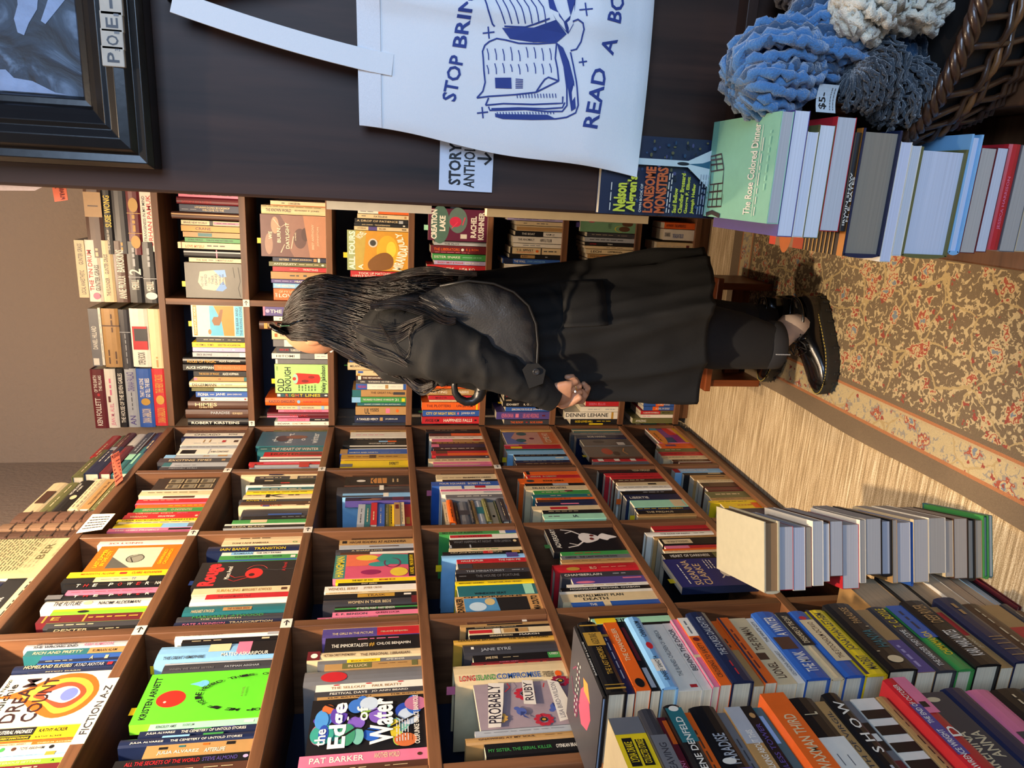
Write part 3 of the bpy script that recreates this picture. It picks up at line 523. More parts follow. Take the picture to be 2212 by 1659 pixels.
for i, (y0, y1, h, c) in enumerate(((1103, 1126, .19, '6a4a3a'), (1127, 1143, .2, '8a6a50'), (1144, 1160, .19, '553a2c'))):
    PAL['v%d' % i] = c; NAMES['v%d' % i] = 'brown'
    Ya, Yb = Yc(130, y1), Yc(130, y0); tk = abs(Yb-Ya)-.001
    spec(tk, h, .14, 'v%d' % i, True, '', frame((XF-.014, min(Ya, Yb), ZT), (0, 1, 0), (-1, 0, 0), (0, 0, 1)), ('brown leather volume with raised bands, standing on the side bookcase, ' + ('toward the corner', 'middle of three', 'beside the text-covered book')[i]), 'leather volumes standing on the bookcase', .03)
    BOOKS[-1]['items'] = [('r', a, 0, a+.02, 1, '35241c') for a in (.14, .32, .5, .68, .86)]
Ya, Yb = Yc(110, 1247), Yc(110, 1163)
spec(.02, .24, abs(Yb-Ya), 'C', True, '', frame((XF-.034, min(Ya, Yb), ZT), (1, 0, 0), (0, 1, 0), (0, 0, 1)), 'cream book standing with its text-covered back to the room, on top of the side bookcase', None, .08, ART['page'])
hstack(sideF(Yc(60, 1242)), ZT, [(.024, .24, .14, 'C', 0, '', -.0), (.04, .24, .15, 'I', 1, '#P 30-36;#K 36-100;W:DANIEL DEFOE 42-62 20-70', -.002), (.032, .24, .15, 'N', 1, 'T:ROD 40-56 20-60', -.006)], 'stack by the text-covered book atop side bookcase')
def backF(X1): return lambda z, sh, Ln, T: frame((X1+sh, YB+.014, z), (0, 0, 1), (0, 1, 0), (-1, 0, 0))
def Xb(y): return on(270, y, 1, YB+.014)[0]
TOPB = 'atop bookcase behind the person'
hstack(backF(Xb(796)), ZT, [(.045, .21, .15, 'R', 1, 'Z:DIANA GABALDON 6-32 20-80;oZ 38-54 20-80;Z:THE FIERY CROSS 58-90 20-80', 0), (.05, .215, .15, 'B', 1, 'C:DIANA GABALDON 8-32 20-80;oZ 38-50 20-80;W:GO TELL THE BEES 52-84 54-84;W:THAT I AM GONE 52-84 18-46', 0), (.037, .215, .15, 'S', 1, 'U:AN 4-20 20-70;~J 30-60 40-60;U:ORIANA FALLACI 62-94 20-80', 0), (.028, .215, .14, 'K', 1, 'W:THE HOUSE OF THE SEVEN GABLES 8-92 25-75', 0), (.036, .215, .14, 'W', 1, 'P:JEAN M. AUEL 4-42;#D 44-54 20-40;~P 56-84', -.002), (.044, .215, .15, 'D', 1, 'W:KEN FOLLETT 5-52 20-60;oR 55-60 40-60;W:THE PILLARS 64-90 56-80;W:OF THE EARTH 62-90 20-46', -.004)], 'corner stack '+TOPB)
hstack(backF(Xb(666)), ZT, [(.042, .21, .15, 'C', 1, '~A 2-20 30-70', 0), (.058, .205, .15, 'W', 1, '#R 30-70 10-90;#J 45-66 20-90;K:OPEN BOOK 4-26 30-70', 0), (.034, .21, .15, 'J', 1, '~S 10-60 40-60;#S 62-63', -.004), (.054, .205, .15, 'A', 1, '~H 6-30 20-40;~H 6-30 60-80;~H 60-95 50-70;#H 70-72', -.002), (.008, .2, .14, 'W', 0, '', 0), (.03, .2, .14, 'G', 0, 'W:DANIEL HILLARD 30-70 20-70;#W 2-14 10-70', -.004)], 'second stack '+TOPB)
hstack(backF(Xb(521)), ZT, [(.046, .205, .15, 'K', 1, 'W:MERRILL 20-36 20-70;oW 6-18 10-90;#S 40-41;~S 60-90', 0), (.045, .205, .15, 'K', 1, 'W:MERRILL 22-38 20-70;W:2 46-56 10-90;~S 60-90;#S 42-43', 0), (.042, .205, .15, 'H', 1, 'W:ANNIE PROULX 6-44 22-80;W:BARKSKINS 50-86 22-80', 0), (.04, .205, .14, 'C', 1, 'J:THE FLOUNDER 10-40 30-60;J:GUNTER GRASS 46-78 30-60', 0), (.043, .205, .15, 'W', 1, 'R:THE TIN DRUM 18-84 12-44;K:GUNTER GRASS 18-60 54-86;oP 4-15 30-80', 0), (.03, .19, .14, 'C', 0, 'J:LOCAL ANAESTHETIC 6-48;J:GUNTER GRASS 58-94', -.002)], 'third stack '+TOPB)
hstack(backF(Xb(408)), ZT, [(.037, .2, .15, 'W', 0, 'R:ORHAN PAMUK 8-92 50-88;J:A STRANGENESS IN MY MIND 8-90 14-38', 0), (.042, .21, .15, 'D', 1, 'oZ 10-30 15-85;~Z 36-62 20-80;oZ 66-88 15-85;#Z 33-34;#Z 64-65', -.002), (.043, .21, .15, 'J', 1, '~Z 4-20 30-70', 0), (.03, .21, .14, 'K', 1, 'Y:SUSIE WONG 42-90 20-84;W:THE WORLD OF 6-38 30-50', -.003), (.052, .22, .15, 'H', 1, '#A 60-96 0-100;#H 75-77 20-80;~C 2-14', -.006)], 'panel-side stack '+TOPB)
# paper slips standing among the top books
def slip(name, M, wd, ht, col, lab, items, bend=0):
    t = thing(name, lab, 'sign', M)
    m = MB(); n = 8; rows = []
    def f(x, y, l=0): return (x*wd, bend*math.sin(x*2)-.0003*(l > -1)-.0001*max(l, 0), (1-y)*ht)
    rows = [[(wd*i/n, bend*math.sin(i/n*2), 0), (wd*i/n, bend*math.sin(i/n*2), ht), (wd*i/n, bend*math.sin(i/n*2)+.0004, ht), (wd*i/n, bend*math.sin(i/n*2)+.0004, 0)] for i in range(n+1)]
    m.loft(rows, plain(name+'_paper', col, .8, var=.05), True, True); m.build('paper', t)
    m = MB(); flatprint(m, items, f); m.build('handwriting', t)
def quad_slip(name, corners, X, col, lab, items):
    """corners in the picture: top-left, top-right, bottom-right, bottom-left of the sheet"""
    C4 = [on(x, y, 0, X+dx) for x, y, dx in corners]; o = C4[3]; t = thing(name, lab, 'sign', o); nrm = Vector((.0007, 0, 0))
    m = MB(); v = [tuple(c-o) for c in C4]+[tuple(c-o-nrm) for c in C4]
    m.add(v, [(0, 1, 2, 3), (7, 6, 5, 4)]+[(i, (i+1) % 4, (i+1) % 4+4, i+4) for i in range(4)], plain(name+'_paper', col, .8, var=.05)); m.build('paper', t)
    m = MB(); flatprint(m, items, lambda x, y, l: tuple((C4[0]*(1-x)+C4[1]*x)*(1-y)+(C4[3]*(1-x)+C4[2]*x)*y-o+Vector((.0006, 0, 0)))); m.build('handwriting', t)
k6 = lambda x, y: (x/3.95, 860+y/3.95)
quad_slip('paper_slip', [k6(945, 490)+(.03,), k6(1015, 448)+(.03,), k6(1050, 695)+(.004,), k6(985, 752)+(.0,)], XF+.002, 'd4694c', 'orange handwritten slip tucked into the books on top of the side bookcase', [('t', 'PLEASE', .06, .04, .94, .16, 'D')]+scribble(.1, .24, .9, .95, 6, 'D', 3))
quad_slip('paper_card', [k6(790, 990)+(.0,), k6(985, 985)+(.012,), k6(872, 1118)+(.012,), k6(648, 1152)+(.0,)], XF+.002, 'e2dacb', 'white handwritten card hanging over the top edge of the side bookcase', scribble(.12, .14, .9, .9, 5, 'J', 6))
# ---------------------------------------------------------------- side bookcase, column by column
cell('L', 0, 'A', 'c1', '''
515 575 55 Sh | J:THE WRONG END 8-50 52-88;J:OF THE TELESCOPE 10-48 12-44;P:RABIH ALAMEDDINE 56-84 40-80
575 628 54 T | C:RICH AND PRETTY 8-56;#A 62-100;K:RUMAAN ALAM 66-90
630 698 86 B | #N 0-100 60-100;~C 8-40 66-84;C:A 60-64;C:I 78-82
700 765 30 Nh | C:HOMELAND ELEGIES 10-55;S:AYAD AKHTAR 58-86;#R 89-94 30-70
765 785 60 N | C:PITCH DARK 20-60
790 1270 -20 CF:dream |
1275 1348 -12 Y | #K 0-45;W:LITERAL MADNESS 6-42;K:KATHY ACKER 50-82
1350 1388 -8 Y | #K 0-40;Y:GREAT EXPECTATIONS 4-38;K:KATHY ACKER 46-78
1388 1412 -10 O | ~R 5-95 30-70
1412 1440 -5 C | #O 45-100;R:THINGS FALL APART 2-38;C:CHINUA ACHEBE 52-95
1440 1500 -10 W | o#H 24-30 20-80;oE 10-16 15-85;oP 0-8 15-85;oK 70-76 20-80;J:TOPE ABRAHAM 34-64
1500 1560 -4 W | #L 0-100 45-75;~G 10-60 52-68;#Z 70-82 20-80
1572 1618 -10 Q | C:MYSTERIOUS SETTING 10-70;K:A 82-86
1620 1680 -12 D | ~C 10-70
1680 1760 -14 K | ~C 10-70
''')
cell('L', 0, 'B', 'c6', '''
1195 1248 215 W | R:SO LONG 12-50 60-84;~S 12-80 20-36
1255 1470 200 XF:summer |
1470 1512 148 Y | O:MEREDITH, ALONE 12-45;#R 50-57 30-70;O:CLAIRE ALEXANDER 62-92
1520 1562 135 K | #C 30-82;~J 36-62 40-60;B:TT 66-70
1564 1622 138 Kh | W:T 12-16;R:H 20-24;W:E 29-33;W:P 45-49;R:O 54-58;W:W 63-68;R:E 73-77;W:R 82-86;W:NA 92-98
1624 1664 143 P | ~R 5-95 40-60
1666 1704 100 Kh | #G 0-14;W:T 24-28;R:H 33-37;W:E 42-46;W:P 56-60;R:O 64-68;W:W 72-76;R:E 81-84;W:R 89-93
1706 1786 94 Wh | J:THE FUTURE 9-34;oC 36-44 30-70;J:NAOMI ALDERMAN 50-88 40-75
1788 1834 112 Q | #Y 0-100 0-40;oK 26-38 30-80
1838 1900 82 D | #Z 5-7;#Z 42-44;#Z 96-98;~Z 46-95 25-75;Z:E 12-20
1903 1948 96 J | ~C 10-50;#I 0-100 0-14
1950 1992 100 K | C:DEXTER 8-44;~C 56-78
''')
cell('L', 0, 'C', 'c6', '''
684 780 335 HF:mirror |
784 826 303 C | ~H 10-80 35-60;#W 0-100 0-20
830 855 302 W | #H 32-76 20-90
858 880 297 R | ~C 8-60
880 905 294 R | #P 0-100 50-100
905 932 295 O | ~Y 45-96 30-70
934 968 290 E | C:GRIEVOUS FRUITS 12-46;C:O DESPENTES 52-82
970 990 275 R | C:VIRGINIE DEVI 10-60;P:BRUTES 66-80
991 1023 267 R | C:VERNON 8-30;W:APOCALYPSE BABY 44-66;oC 92-96
1027 1048 253 Y | K:DEAR DICKHEAD 6-52;K:DESPENTES 58-94
1050 1066 255 C | ~H 10-90
1068 1102 246 L | #Y 0-58;#G 90-100;tab T
1104 1132 233 P | W:THE SHIKI PROJECT 8-60 45-95;#K 70-96 20-80
''')
cell('L', 0, 'D', 'c6', '''
270 284 405 H |
298 322 399 W | K:CHICAGO 16-58 30-90;K:ROYLE 72-86
324 341 393 N | ~U 5-60
343 402 395 W | ~S 20-70 62-80;#A 34-36 20-60;#A 44-46 20-60;#R 66-72 30-60;#H 86-93 30-60
404 428 390 S | ~G 10-80
432 478 385 W | p 1-2;#K 5-30 20-90;#S 52-54;J:KAIA CONSTANT 56-86 40-70
482 508 356 S | #L 0-15;Z:JESSE 55-64;#A 76-90 10-60
510 546 343 J | C:EXCITING TIMES 14-72;#A 86-91 30-70
548 582 352 S | #T 0-12;~J 18-50 60-80
584 608 344 J | S:MEMORY WALL 14-56
'''.replace('p 1-2;', ''))
cell('L', 1, 'A', 'c2', '''
402 482 381 Wh | H:AT THE MUSEUM 8-44 40-75;H:ATKINSON 60-82 30-70;#S 88-100
486 522 393 K | ~C 10-40;#C 82-90 30-70
535 692 341 Lh | J:THIS GREAT HEMISPHERE 6-40 66-84;#P 66-82 0-70;#K 78-100 0-80;W:MATEO ASKARIPOUR 54-94 60-80;#C 42-60 8-50;tab Y
695 780 353 Jh | #S 0-100 8-24;G:WHEN WE WERE SISTERS 6-46 60-80;S:FATIMAH ASGHAR 56-88 60-80
785 1230 305 QF:kristen | tab Y
1234 1290 322 M | G:KINGSLEY AMIS 6-24;G:LUCKY JIM 30-40;#W 86-95 30-70
1292 1346 300 N | W:JULIA ALVAREZ 6-30;W:THE CEMETERY OF UNTOLD STORIES 35-90;#E 45-60 5-24;#U 70-80 5-20
1348 1426 258 Nh | W:JULIA ALVAREZ 8-32 58-84;W:THE CEMETERY OF UNTOLD STORIES 37-90 58-84;#L 30-50 8-30;#E 60-75 8-30
1428 1540 312 A | W:JULIA ALVAREZ 12-50 52-84;W:AFTERLIFE 55-74 52-84;#K 12-20 20-40;#T 30-36 15-30;#O 52-58 10-26;#K 74-82 10-36
1545 1625 245 K | R:ALL THE SECRETS OF THE WORLD 8-62;U:STEVE ALMOND 64-90;oV 94-98 30-70
1626 1700 260 H |
''')
cell('L', 1, 'B', 'c7', '''
1172 1216 485 C | ~H 20-60
1218 1246 480 C | H:TONI CADE BAMBARA 12-58;E:G 88-94
1248 1306 449 Nh | Y:IAIN BANKS 14-44 50-86;Y:TRANSITION 50-84 50-86
1308 1334 479 W | #L 12-40;K:BAMBARA 16-40;K:THE SALT EATERS 44-76
1336 1386 473 E | #B 0-100 76-100;J:THOSE BONES 18-54 18-42;J:TONI 66-78 18-42;#W 90-96 20-60
1390 1604 425 KF:rouge | tab B
1608 1660 416 C | Z:SURFACING 24-48;A:MARGARET ATWOOD 50-80;#H 90-96 30-70
1661 1746 413 Wh | #R 14-100 10-60;D:THE HANDMAID'S TALE 26-60 24-46
1751 1834 397 Th | C:MARGARET ATWOOD 8-30 56-86;#A 38-66 40-74;D:THE ROBBER BRIDE 42-64 46-66
1838 1890 382 Jh | E:MARGARET ATWOOD 14-80 20-60;C:THE TESTAMENTS 22-60 70-88
1892 1930 375 N | P:KATE ATKINSON 8-46;C:TRANSCRIPTION 50-90
''')
cell('L', 1, 'C', 'c7', '''
616 662 523 Ch | K:THE GIFT OF TIME 8-40;#N 36-54;#A 56-100 20-40
664 692 551 J | ~C 8-42;#C 56-68;C:GEOFF DYER 72-94
693 712 550 K | #C 16-30 30-70
713 731 540 K | #R 46-60 30-80
733 757 532 Wh | #K 24-50 60-90
759 788 535 T | ~C 20-80;#C 0-100 80-100
790 811 532 Y | ~K 10-90
813 858 526 Ch | K:K 32-60 20-80;~H 64-80 20-70;~H 5-25 30-50
860 880 517 J | #K 5-25;Y:RIVER TEETH 10-50
881 904 520 H | C:R 96-99
905 930 516 Ch | R:BLACK 30-60;#U 33-42 40-90;#H 80-92 30-60
940 1004 523 Jh | #B 40-90 80-96
1004 1028 523 K | ~S 60-95 30-60
1034 1060 502 E | #C 24-46
1066 1104 484 W | #K 0-100 40-100;C:ELIZA BLACK 10-50 56-84
''')
cell('L', 1, 'D', 'c7', '''
268 284 592 I |
286 408 560 TF:heart |
410 456 558 Th | W:THE HEART OF WINTER 20-92 40-86;~W 4-16 50-70
458 494 570 R | K:HUNTER 12-60;#D 60-100 20-80
498 526 562 W | #J 0-100 60-100
542 560 538 R | #P 20-70 40-80
562 594 540 Sh | #R 0-6;#R 70-84
''')
cell('L', 2, 'A', 'c2', '''
378 386 690 E |
388 468 697 U | #R 56-100;C:THE GIRLS IN THE PICTURE 10-52 52-76;C:MELANIE BENJAMIN 60-88 52-72;#C 0-100 0-8
472 588 702 K | W:THE IMMORTALISTS 7-45 52-78;Z:# 46-52 50-80;W:CHLOE BENJAMIN 54-90 52-78;~P 34-80 12-30
590 670 664 Ch | #D 0-11;oW 3-9 24-76;H:VICTORIA CHRISTOPHER MURRAY 14-42 40-70;H:THE PERSONAL LIBRARIAN 46-90 50-80
672 702 686 G | #Y 28-60;D:MAGICAL CREATURES 32-56;W:AIMEE BENDER 66-84
704 754 701 A | #I 18-48;C:IN LUCK 24-44;#I 90-96;~H 55-85 30-50
757 880 657 Gh | oR 14-36 20-94
884 944 682 W | A:THE SELLOUT 14-46 40-76;A:PAUL BEATTY 52-80 40-76;oR 16-22 8-26;oR 46-52 8-26;oR 76-82 8-26
946 990 679 J | W:FESTIVAL DAYS 14-48;W:JO ANN BEARD 52-86
992 1018 685 A | H:ELIF BATUMAN 10-50;H:THE IDIOT 68-94
1020 1503 668 KF:edge |
1506 1608 645 P | W:PAT BARKER 8-50 25-75;C:ANOTHER WORLD 58-78 18-66;oH 92-96 40-70
1612 1680 660 H |
''')
cell('L', 2, 'B', 'c7', '''
1204 1246 733 A | H:HAGAR READING 14-50;H:AT ALEXANDRIA 52-90;#K 4-10 20-70
1248 1280 733 S | #H 40-80 40-60
1284 1308 725 J | C:A SHARP LOVE 20-60
1310 1330 735 A | #H 0-40;#W 40-100
1332 1530 722 PF:hang |
1534 1564 725 Y | K:THE REST OF YOU 20-46;R:MAAME BLUE 54-74
1566 1590 730 K | C:EXIT ZERO 30-50;tab E
1592 1640 701 W | A:WENDELL BERRY 4-36;A:JAYBER CROW 42-62
1642 1658 703 C | A:WENDELL BERRY 4-40;A:HANNAH COULTER 46-70
1660 1698 699 K | #Z 36-76 10-90;H:TRASK 46-66;#W 86-94 30-70
1700 1762 698 Jh | C:WOMEN IN THEIR BEDS 26-72 46-84;#D 94-100
1768 1810 723 K | #E 0-100 30-60;W:AT THE STILL POINT 26-50;W:MARY BENSON 52-72
1812 1850 718 P | J:E. F. BENSON 4-40;D:QUEEN LUCIA 50-78
1852 1886 685 P | W:THE VANISHING ROSE 8-50;#I 60-100
''')
cell('L', 2, 'C', 'c7', '''
668 742 745 HF:wolf |
748 806 728 Jh | H:LOUISE ERDRICH 56-92 66-88;#W 58-64 0-70
808 842 740 L | #J 0-60 60-100;#W 60-68
844 874 746 UF:girl |
''')
cell('L', 2, 'D', 'c7', '''
214 248 761 S | #G 0-100 60-90
250 268 757 G |
270 288 757 A | #K 10-90 70-90
290 338 757 W | ~P 10-60 40-60
342 358 752 K |
360 398 741 K | W:WOMAN OF LIGHT 40-82 58-84;#L 56-70 10-40;#O 70-84 10-40
402 430 755 W | #K 0-100 45-100
434 474 735 B | #A 0-11;W:NORTH AND NORTH 14-56 60-86;~S 60-90 66-80
476 518 737 Z | ~D 10-50 40-70;#H 42-52 20-80;~D 56-85 40-70
532 584 735 Y | #G 0-18 50-100;K:EVERETT 72-86
''')
cell('L', 3, 'A', 'c3', '''
293 352 1008 H | C:WILLIAM WELLS BROWN 6-34;~C 40-60;#W 68-74
354 376 994 A | #K 30-70 20-70
378 396 1007 K | C:GOOD MORNING, MIDNIGHT 10-60
398 446 1013 C | #R 0-28 20-80;#A 42-72 10-90;#K 56-60 20-80;#W 30-38
448 478 1014 K | C:GERALDINE BROOKS 24-52;W:MARCH 60-84
480 518 980 Zh | K:GERALDINE BROOKS 4-44;K:THE SECRET CHORD 54-94
524 624 1001 Jh | S:JANE EYRE 18-50 50-82;~W 8-11 20-80
628 686 1022 K | C:JANE EYRE 14-28;~C 34-52 44-60;#E 86-100 10-100;W:USED 88-98 20-52
688 704 1019 D | P:AGNES GREY 30-52
706 882 981 Ch | R:LONG 4-18 58-86;E:ISLAND 19-36 58-86;B:COMPROMISE 37-76 58-86;K:TAFFY BRODESSER AKNER 78-88 60-90;oO 89-95 60-90;~R 20-85 4-14;tab P
886 1288 1030 GF:ruby |
1290 1334 1026 S | ~G 8-80 40-66
1338 1402 1006 Ah | H:GNAWING AT MY SOUL 10-56 40-66;~H 64-78 50-64
1408 1520 1048 K | E:MY SISTER, THE SERIAL KILLER 3-62 42-72;W:OYINKAN BRAITHWAITE 66-98 42-72
''')
cell('L', 3, 'B', 'c8', '''
1084 1126 970 Jh | ~S 12-26 50-66;#S 30-42;~S 46-60
1128 1158 948 E | K:SKY FULL OF ELEPHANTS 4-56;#W 78-86;#B 86-100
1160 1198 972 W | #R 0-62 10-70;D:STORIES 12-54 30-60
1200 1244 971 K | G:WHAT HAPPENS AT NIGHT 6-60;G:PETER CAMERON 64-88;oC 91-96
1246 1272 971 K | #S 0-3;#S 28-30
1274 1300 970 C | ~E 30-70
1302 1324 956 K | C:KIRA JANE BUXTON 10-50;#R 50-62;C:TARTUFO 56-74;#Z 86-96
1326 1366 954 Lh | #U 78-92;tab Y
1368 1398 987 R | W:HALLE BUTLER 6-38;W:THE NEW ME 60-92
1404 1452 986 H | #J 0-22 10-90;#W 0-2
1454 1486 984 J | S:THE MINIATURIST 14-66;~S 76-92
1488 1536 985 K | G:THE HOUSE OF FORTUNE 26-84;~G 4-16 30-70
1544 1590 984 Yh | K:MARGARET KENNEDY 4-36 56-80;J:TOGETHER AND APART 40-84 56-80
1592 1678 989 T | #M 84-96;K:WINDOW SEAT 20-60 70-90
1682 1832 985 CF:drink |
''')
cell('L', 3, 'C', 'c8', '''
650 692 942 C | ~H 10-60 60-80;K:ELIZABETH HARD 44-90 56-80
693 708 956 K | #W 70-76
710 746 932 B | W:FOUR SQUARES 12-50;W:BOBBY FINGER 54-88;tab P
747 774 950 W | #R 58-76 0-70;#B 36-40
775 790 952 P |
792 818 953 W | #S 70-100 20-60
820 852 963 G | ~W 20-80
''')
cell('L', 3, 'D', 'c8', '''
240 262 914 O | #K 40-46 30-60
264 286 920 K |
300 322 927 H | #O 42-100
324 346 927 W |
348 372 933 A | #P 0-40;#R 80-94 20-60
374 390 932 H | ~Y 10-90
392 416 932 N | #P 0-14
418 442 936 K | ~W 14-78 30-70
448 488 932 R | #H 8-28 0-60;#O 28-100 50-100
490 512 942 J | oS 93-97 30-70
514 540 925 C | ~H 10-80
542 572 936 P | #C 0-80 70-90
''')
cell('L', 4, 'A', 'c3', '''
240 300 1270 K |
302 352 1279 M | #Y 4-30;K:FIE 30-44 20-80;K:LD 48-56 20-80
354 420 1282 K |
''')
cell('L', 4, 'B', 'c8', '''
1092 1300 1185 KF:adv | tab E
1304 1334 1212 E | ~R 20-60
1336 1366 1212 G | K:CHERTOK 6-22;K:THE LADY WITH THE DOG 26-80
1368 1396 1212 A |
1402 1474 1196 Rh | oZ 14-30 50-90;C:BLO 42-50 50-80;~C 56-90 56-66
1478 1518 1212 J | W:CHAMBERLAIN 4-50;~S 64-80
1520 1574 1236 U | oP 4-30 60-96;#P 70-96 20-40
1576 1600 1225 W | ~A 20-80
1602 1630 1212 K | W:MOONGLOW 10-40;W:MICHAEL CHABON 44-88
1634 1722 1212 C | K:DEATH 22-48 66-90;K:INSTALLMENT PLAN 14-66 34-58;#W 0-100 0-26
1726 1770 1236 B | W:THE 20-28;#C 36-44
''')
cell('L', 4, 'C', 'c8', '''
586 622 1128 J | ~S 20-90 30-60
624 652 1132 O | #K 4-10
654 680 1138 R | C:LESSONS 6-26;C:IN CHEMISTRY 30-56
682 722 1120 O | K:BONNIE GARMUS 38-70 40-70;oJ 12-24 30-80
724 744 1134 K | #S 46-72 10-100
746 782 1134 C | J:PALACE CURIOSITIES 12-66
786 816 1153 E | ~C 14-60;#D 56-70 0-40
818 844 1150 T | ~C 30-50;oZ 92-97
846 862 1158 O | D:LOTTERY FOR BLUE 10-60
864 886 1160 N | #H 0-40
888 912 1158 N | #P 40-70 30-70
916 950 1150 C | #R 26-52 30-90
952 976 1172 K | ~C 10-60
984 1028 1174 M | ~G 8-26;J:IA 48-56
''')
cell('L', 4, 'D', 'c8', '''
248 278 1080 A |
292 392 1090 AF:sung |
396 428 1090 R | #Y 10-30 50-100;#P 0-26 0-30
432 476 1094 L | #T 0-100 0-30;tab Y
478 496 1110 K |
498 526 1113 L | #W 76-92 20-60
528 546 1112 N |
548 566 1115 H |
''')
cell('L', 5, 'B', 'c9', '''
1066 1080 1400 J |
1080 1130 1409 R | #D 0-100 80-100
1132 1170 1395 Wh | K:THE ROLE OF FAITH 20-64 60-86;~K 70-86 60-80
1172 1188 1412 A |
1190 1246 1427 K | #C 4-52 20-84;K:THE ORIGIN OF THE BUDDHISTS 10-46 40-70
1254 1278 1437 R | #P 0-40
1280 1310 1434 C | #O 0-100 0-50;~R 6-40 60-80
1316 1362 1433 K | W:HEART OF DARKNESS 10-66;#I 72-86
1366 1600 1452 NF:sus | tab Y
''')
cell('L', 5, 'C', 'c9', '''
598 634 1291 K | D:LOST IN THE SUN 4-50;C:TESSA HADLEY 58-90
638 660 1306 R |
662 684 1319 R |
688 712 1325 H | ~C 10-60
716 744 1333 C | #K 60-76 40-80
746 772 1333 W |
790 816 1342 K | ~S 40-80;tab O
820 864 1350 N | W:LIBERTIE 8-42 40-80
868 926 1366 M | #C 74-96
930 952 1372 N | Y:HANK GREEN 42-86;~Y 4-38;tab Y
954 984 1377 K | C:THE FIRDAUS 16-64
986 1004 1377 A |
''')
cell('L', 5, 'D', 'c8', '''
252 290 1236 T | #C 0-100 50-80
292 310 1232 G |
314 342 1243 N | W:BOB HARRIS 24-60
350 406 1257 GF:grey |
412 500 1265 HF:smoke | tab Y
518 536 1280 R | #W 10-20;#W 40-50;#W 70-80
540 556 1280 G | K:ABSENCE 10-50
''')
cell('L', 6, 'C', 'c9', '''
596 634 1454 L | #R 0-12;W:DAVID FOSTER WALLACE 14-72
636 654 1476 K | #C 60-90 20-60
656 694 1495 A | #H 40-90 30-50
696 716 1514 C |
720 754 1515 H | #K 4-22 20-80
760 790 1527 D | #H 0-100 70-100
796 846 1528 I | ~C 20-80
848 870 1535 A |
872 892 1532 Y | ~K 20-80
894 940 1561 Y | #O 80-98;~R 40-78 30-60
942 990 1554 N | W:LA 6-16
''')
cell('L', 6, 'D', 'c9', '''
182 380 1404 PF:life |
386 424 1423 O | #U 20-50 30-60;#W 0-3
428 456 1419 I | ~C 20-60
458 486 1425 R |
490 518 1430 C |
522 540 1452 H |
542 556 1467 D | #W 0-100 0-40
''')
def ministack(xs, y0, y1, cols, place):
    X = XF-.012; ym = (y0+y1)/2; zs = [on(x, ym, 0, X)[2] for x in xs]; Ya, Yb = on(xs[3], y0, 0, X)[1], on(xs[3], y1, 0, X)[1]
    n = len(cols); rr_ = random.Random(len(xs)); floor_ = max(z+TB for z in ZS if z+TB < zs[-1]+.03); zs[-1] = floor_+.0005
    for i, c in enumerate(cols):
        sh = rr_.uniform(-.012, .0); b0 = min(Ya, Yb)+rr_.uniform(0, .008)
        spec(zs[i]-zs[i+1]-.0006, abs(Ya-Yb)-.01, .11, c[0], 'h' in c, c.split('|')[1] if '|' in c else '', frame((X+sh, b0+abs(Ya-Yb)-.01, zs[i+1]), (0, 0, 1), (-1, 0, 0), (0, -1, 0)), f"small {colname(c[0])} book, {ORD[i]} from top of {place}", 'small books in the '+place, .004)
ministack([460+v/3.95 for v in (1232, 1295, 1345, 1400, 1465, 1500, 1545, 1596, 1634, 1702)], 1083, 1134, ['S', 'T|~C 20-80', 'R|~C 20-60', 'B', 'I', 'Y|~K 10-90', 'A|#D 70-90 20-80', 'C', 'R|#Z 10-40 20-80'], 'little stack on third shelf, side bookcase')
ministack([880+v/3.95 for v in (312, 346, 402, 442, 532, 556, 592, 656, 702, 762, 786, 850, 912)], 1076, 1127, ['C', 'Oh', 'Hh|~Z 20-60', 'Gh|#J 40-60', 'Jh', 'Ah', 'Sh|#T 40-70', 'Ih', 'C|oK 30-40 30-70', 'Ih', 'Jh', 'G|#B 50-70 10-90;#W 20-30 10-90'], 'little stack on fourth shelf, side bookcase')
# ---------------------------------------------------------------- bookcase behind the person
cell('B', 0, 'Rr', 'c13', '''
90 150 385 P |
152 236 381 Dh | R:GARDENS OF A NIGHT 8-56 52-80
240 326 387 N | C:WELCOME TO THE 38-74 56-84;C:HYUNAM-DONG BOOKSHOP 26-84 20-48;~S 4-28 60-76
332 414 370 Hh | #A 0-100 20-40
428 482 391 C | #K 48-54;J:BRAVE NEW WORLD 4-44;#P 55-98 20-80;~J 60-94
488 560 391 Z | D:CRANE 24-50;#A 0-100 0-10
566 628 395 A | #T 26-50 15-85
634 684 399 E | K:ZORA NEALE 5-32;K:THEIR EYES WERE WATCHING GOD 38-86
690 766 384 C | O:LOVE MYSELF 12-42 40-86;~K 46-76 25-80;#H 5-6
772 868 397 Kh | #P 56-58;#S 0-100 22-38
872 922 408 C | K:THE SEAS 14-34;~K 37-46;J:SAMANTHA HUNT 50-84
930 1350 400 GF:noone | tab Y
''')
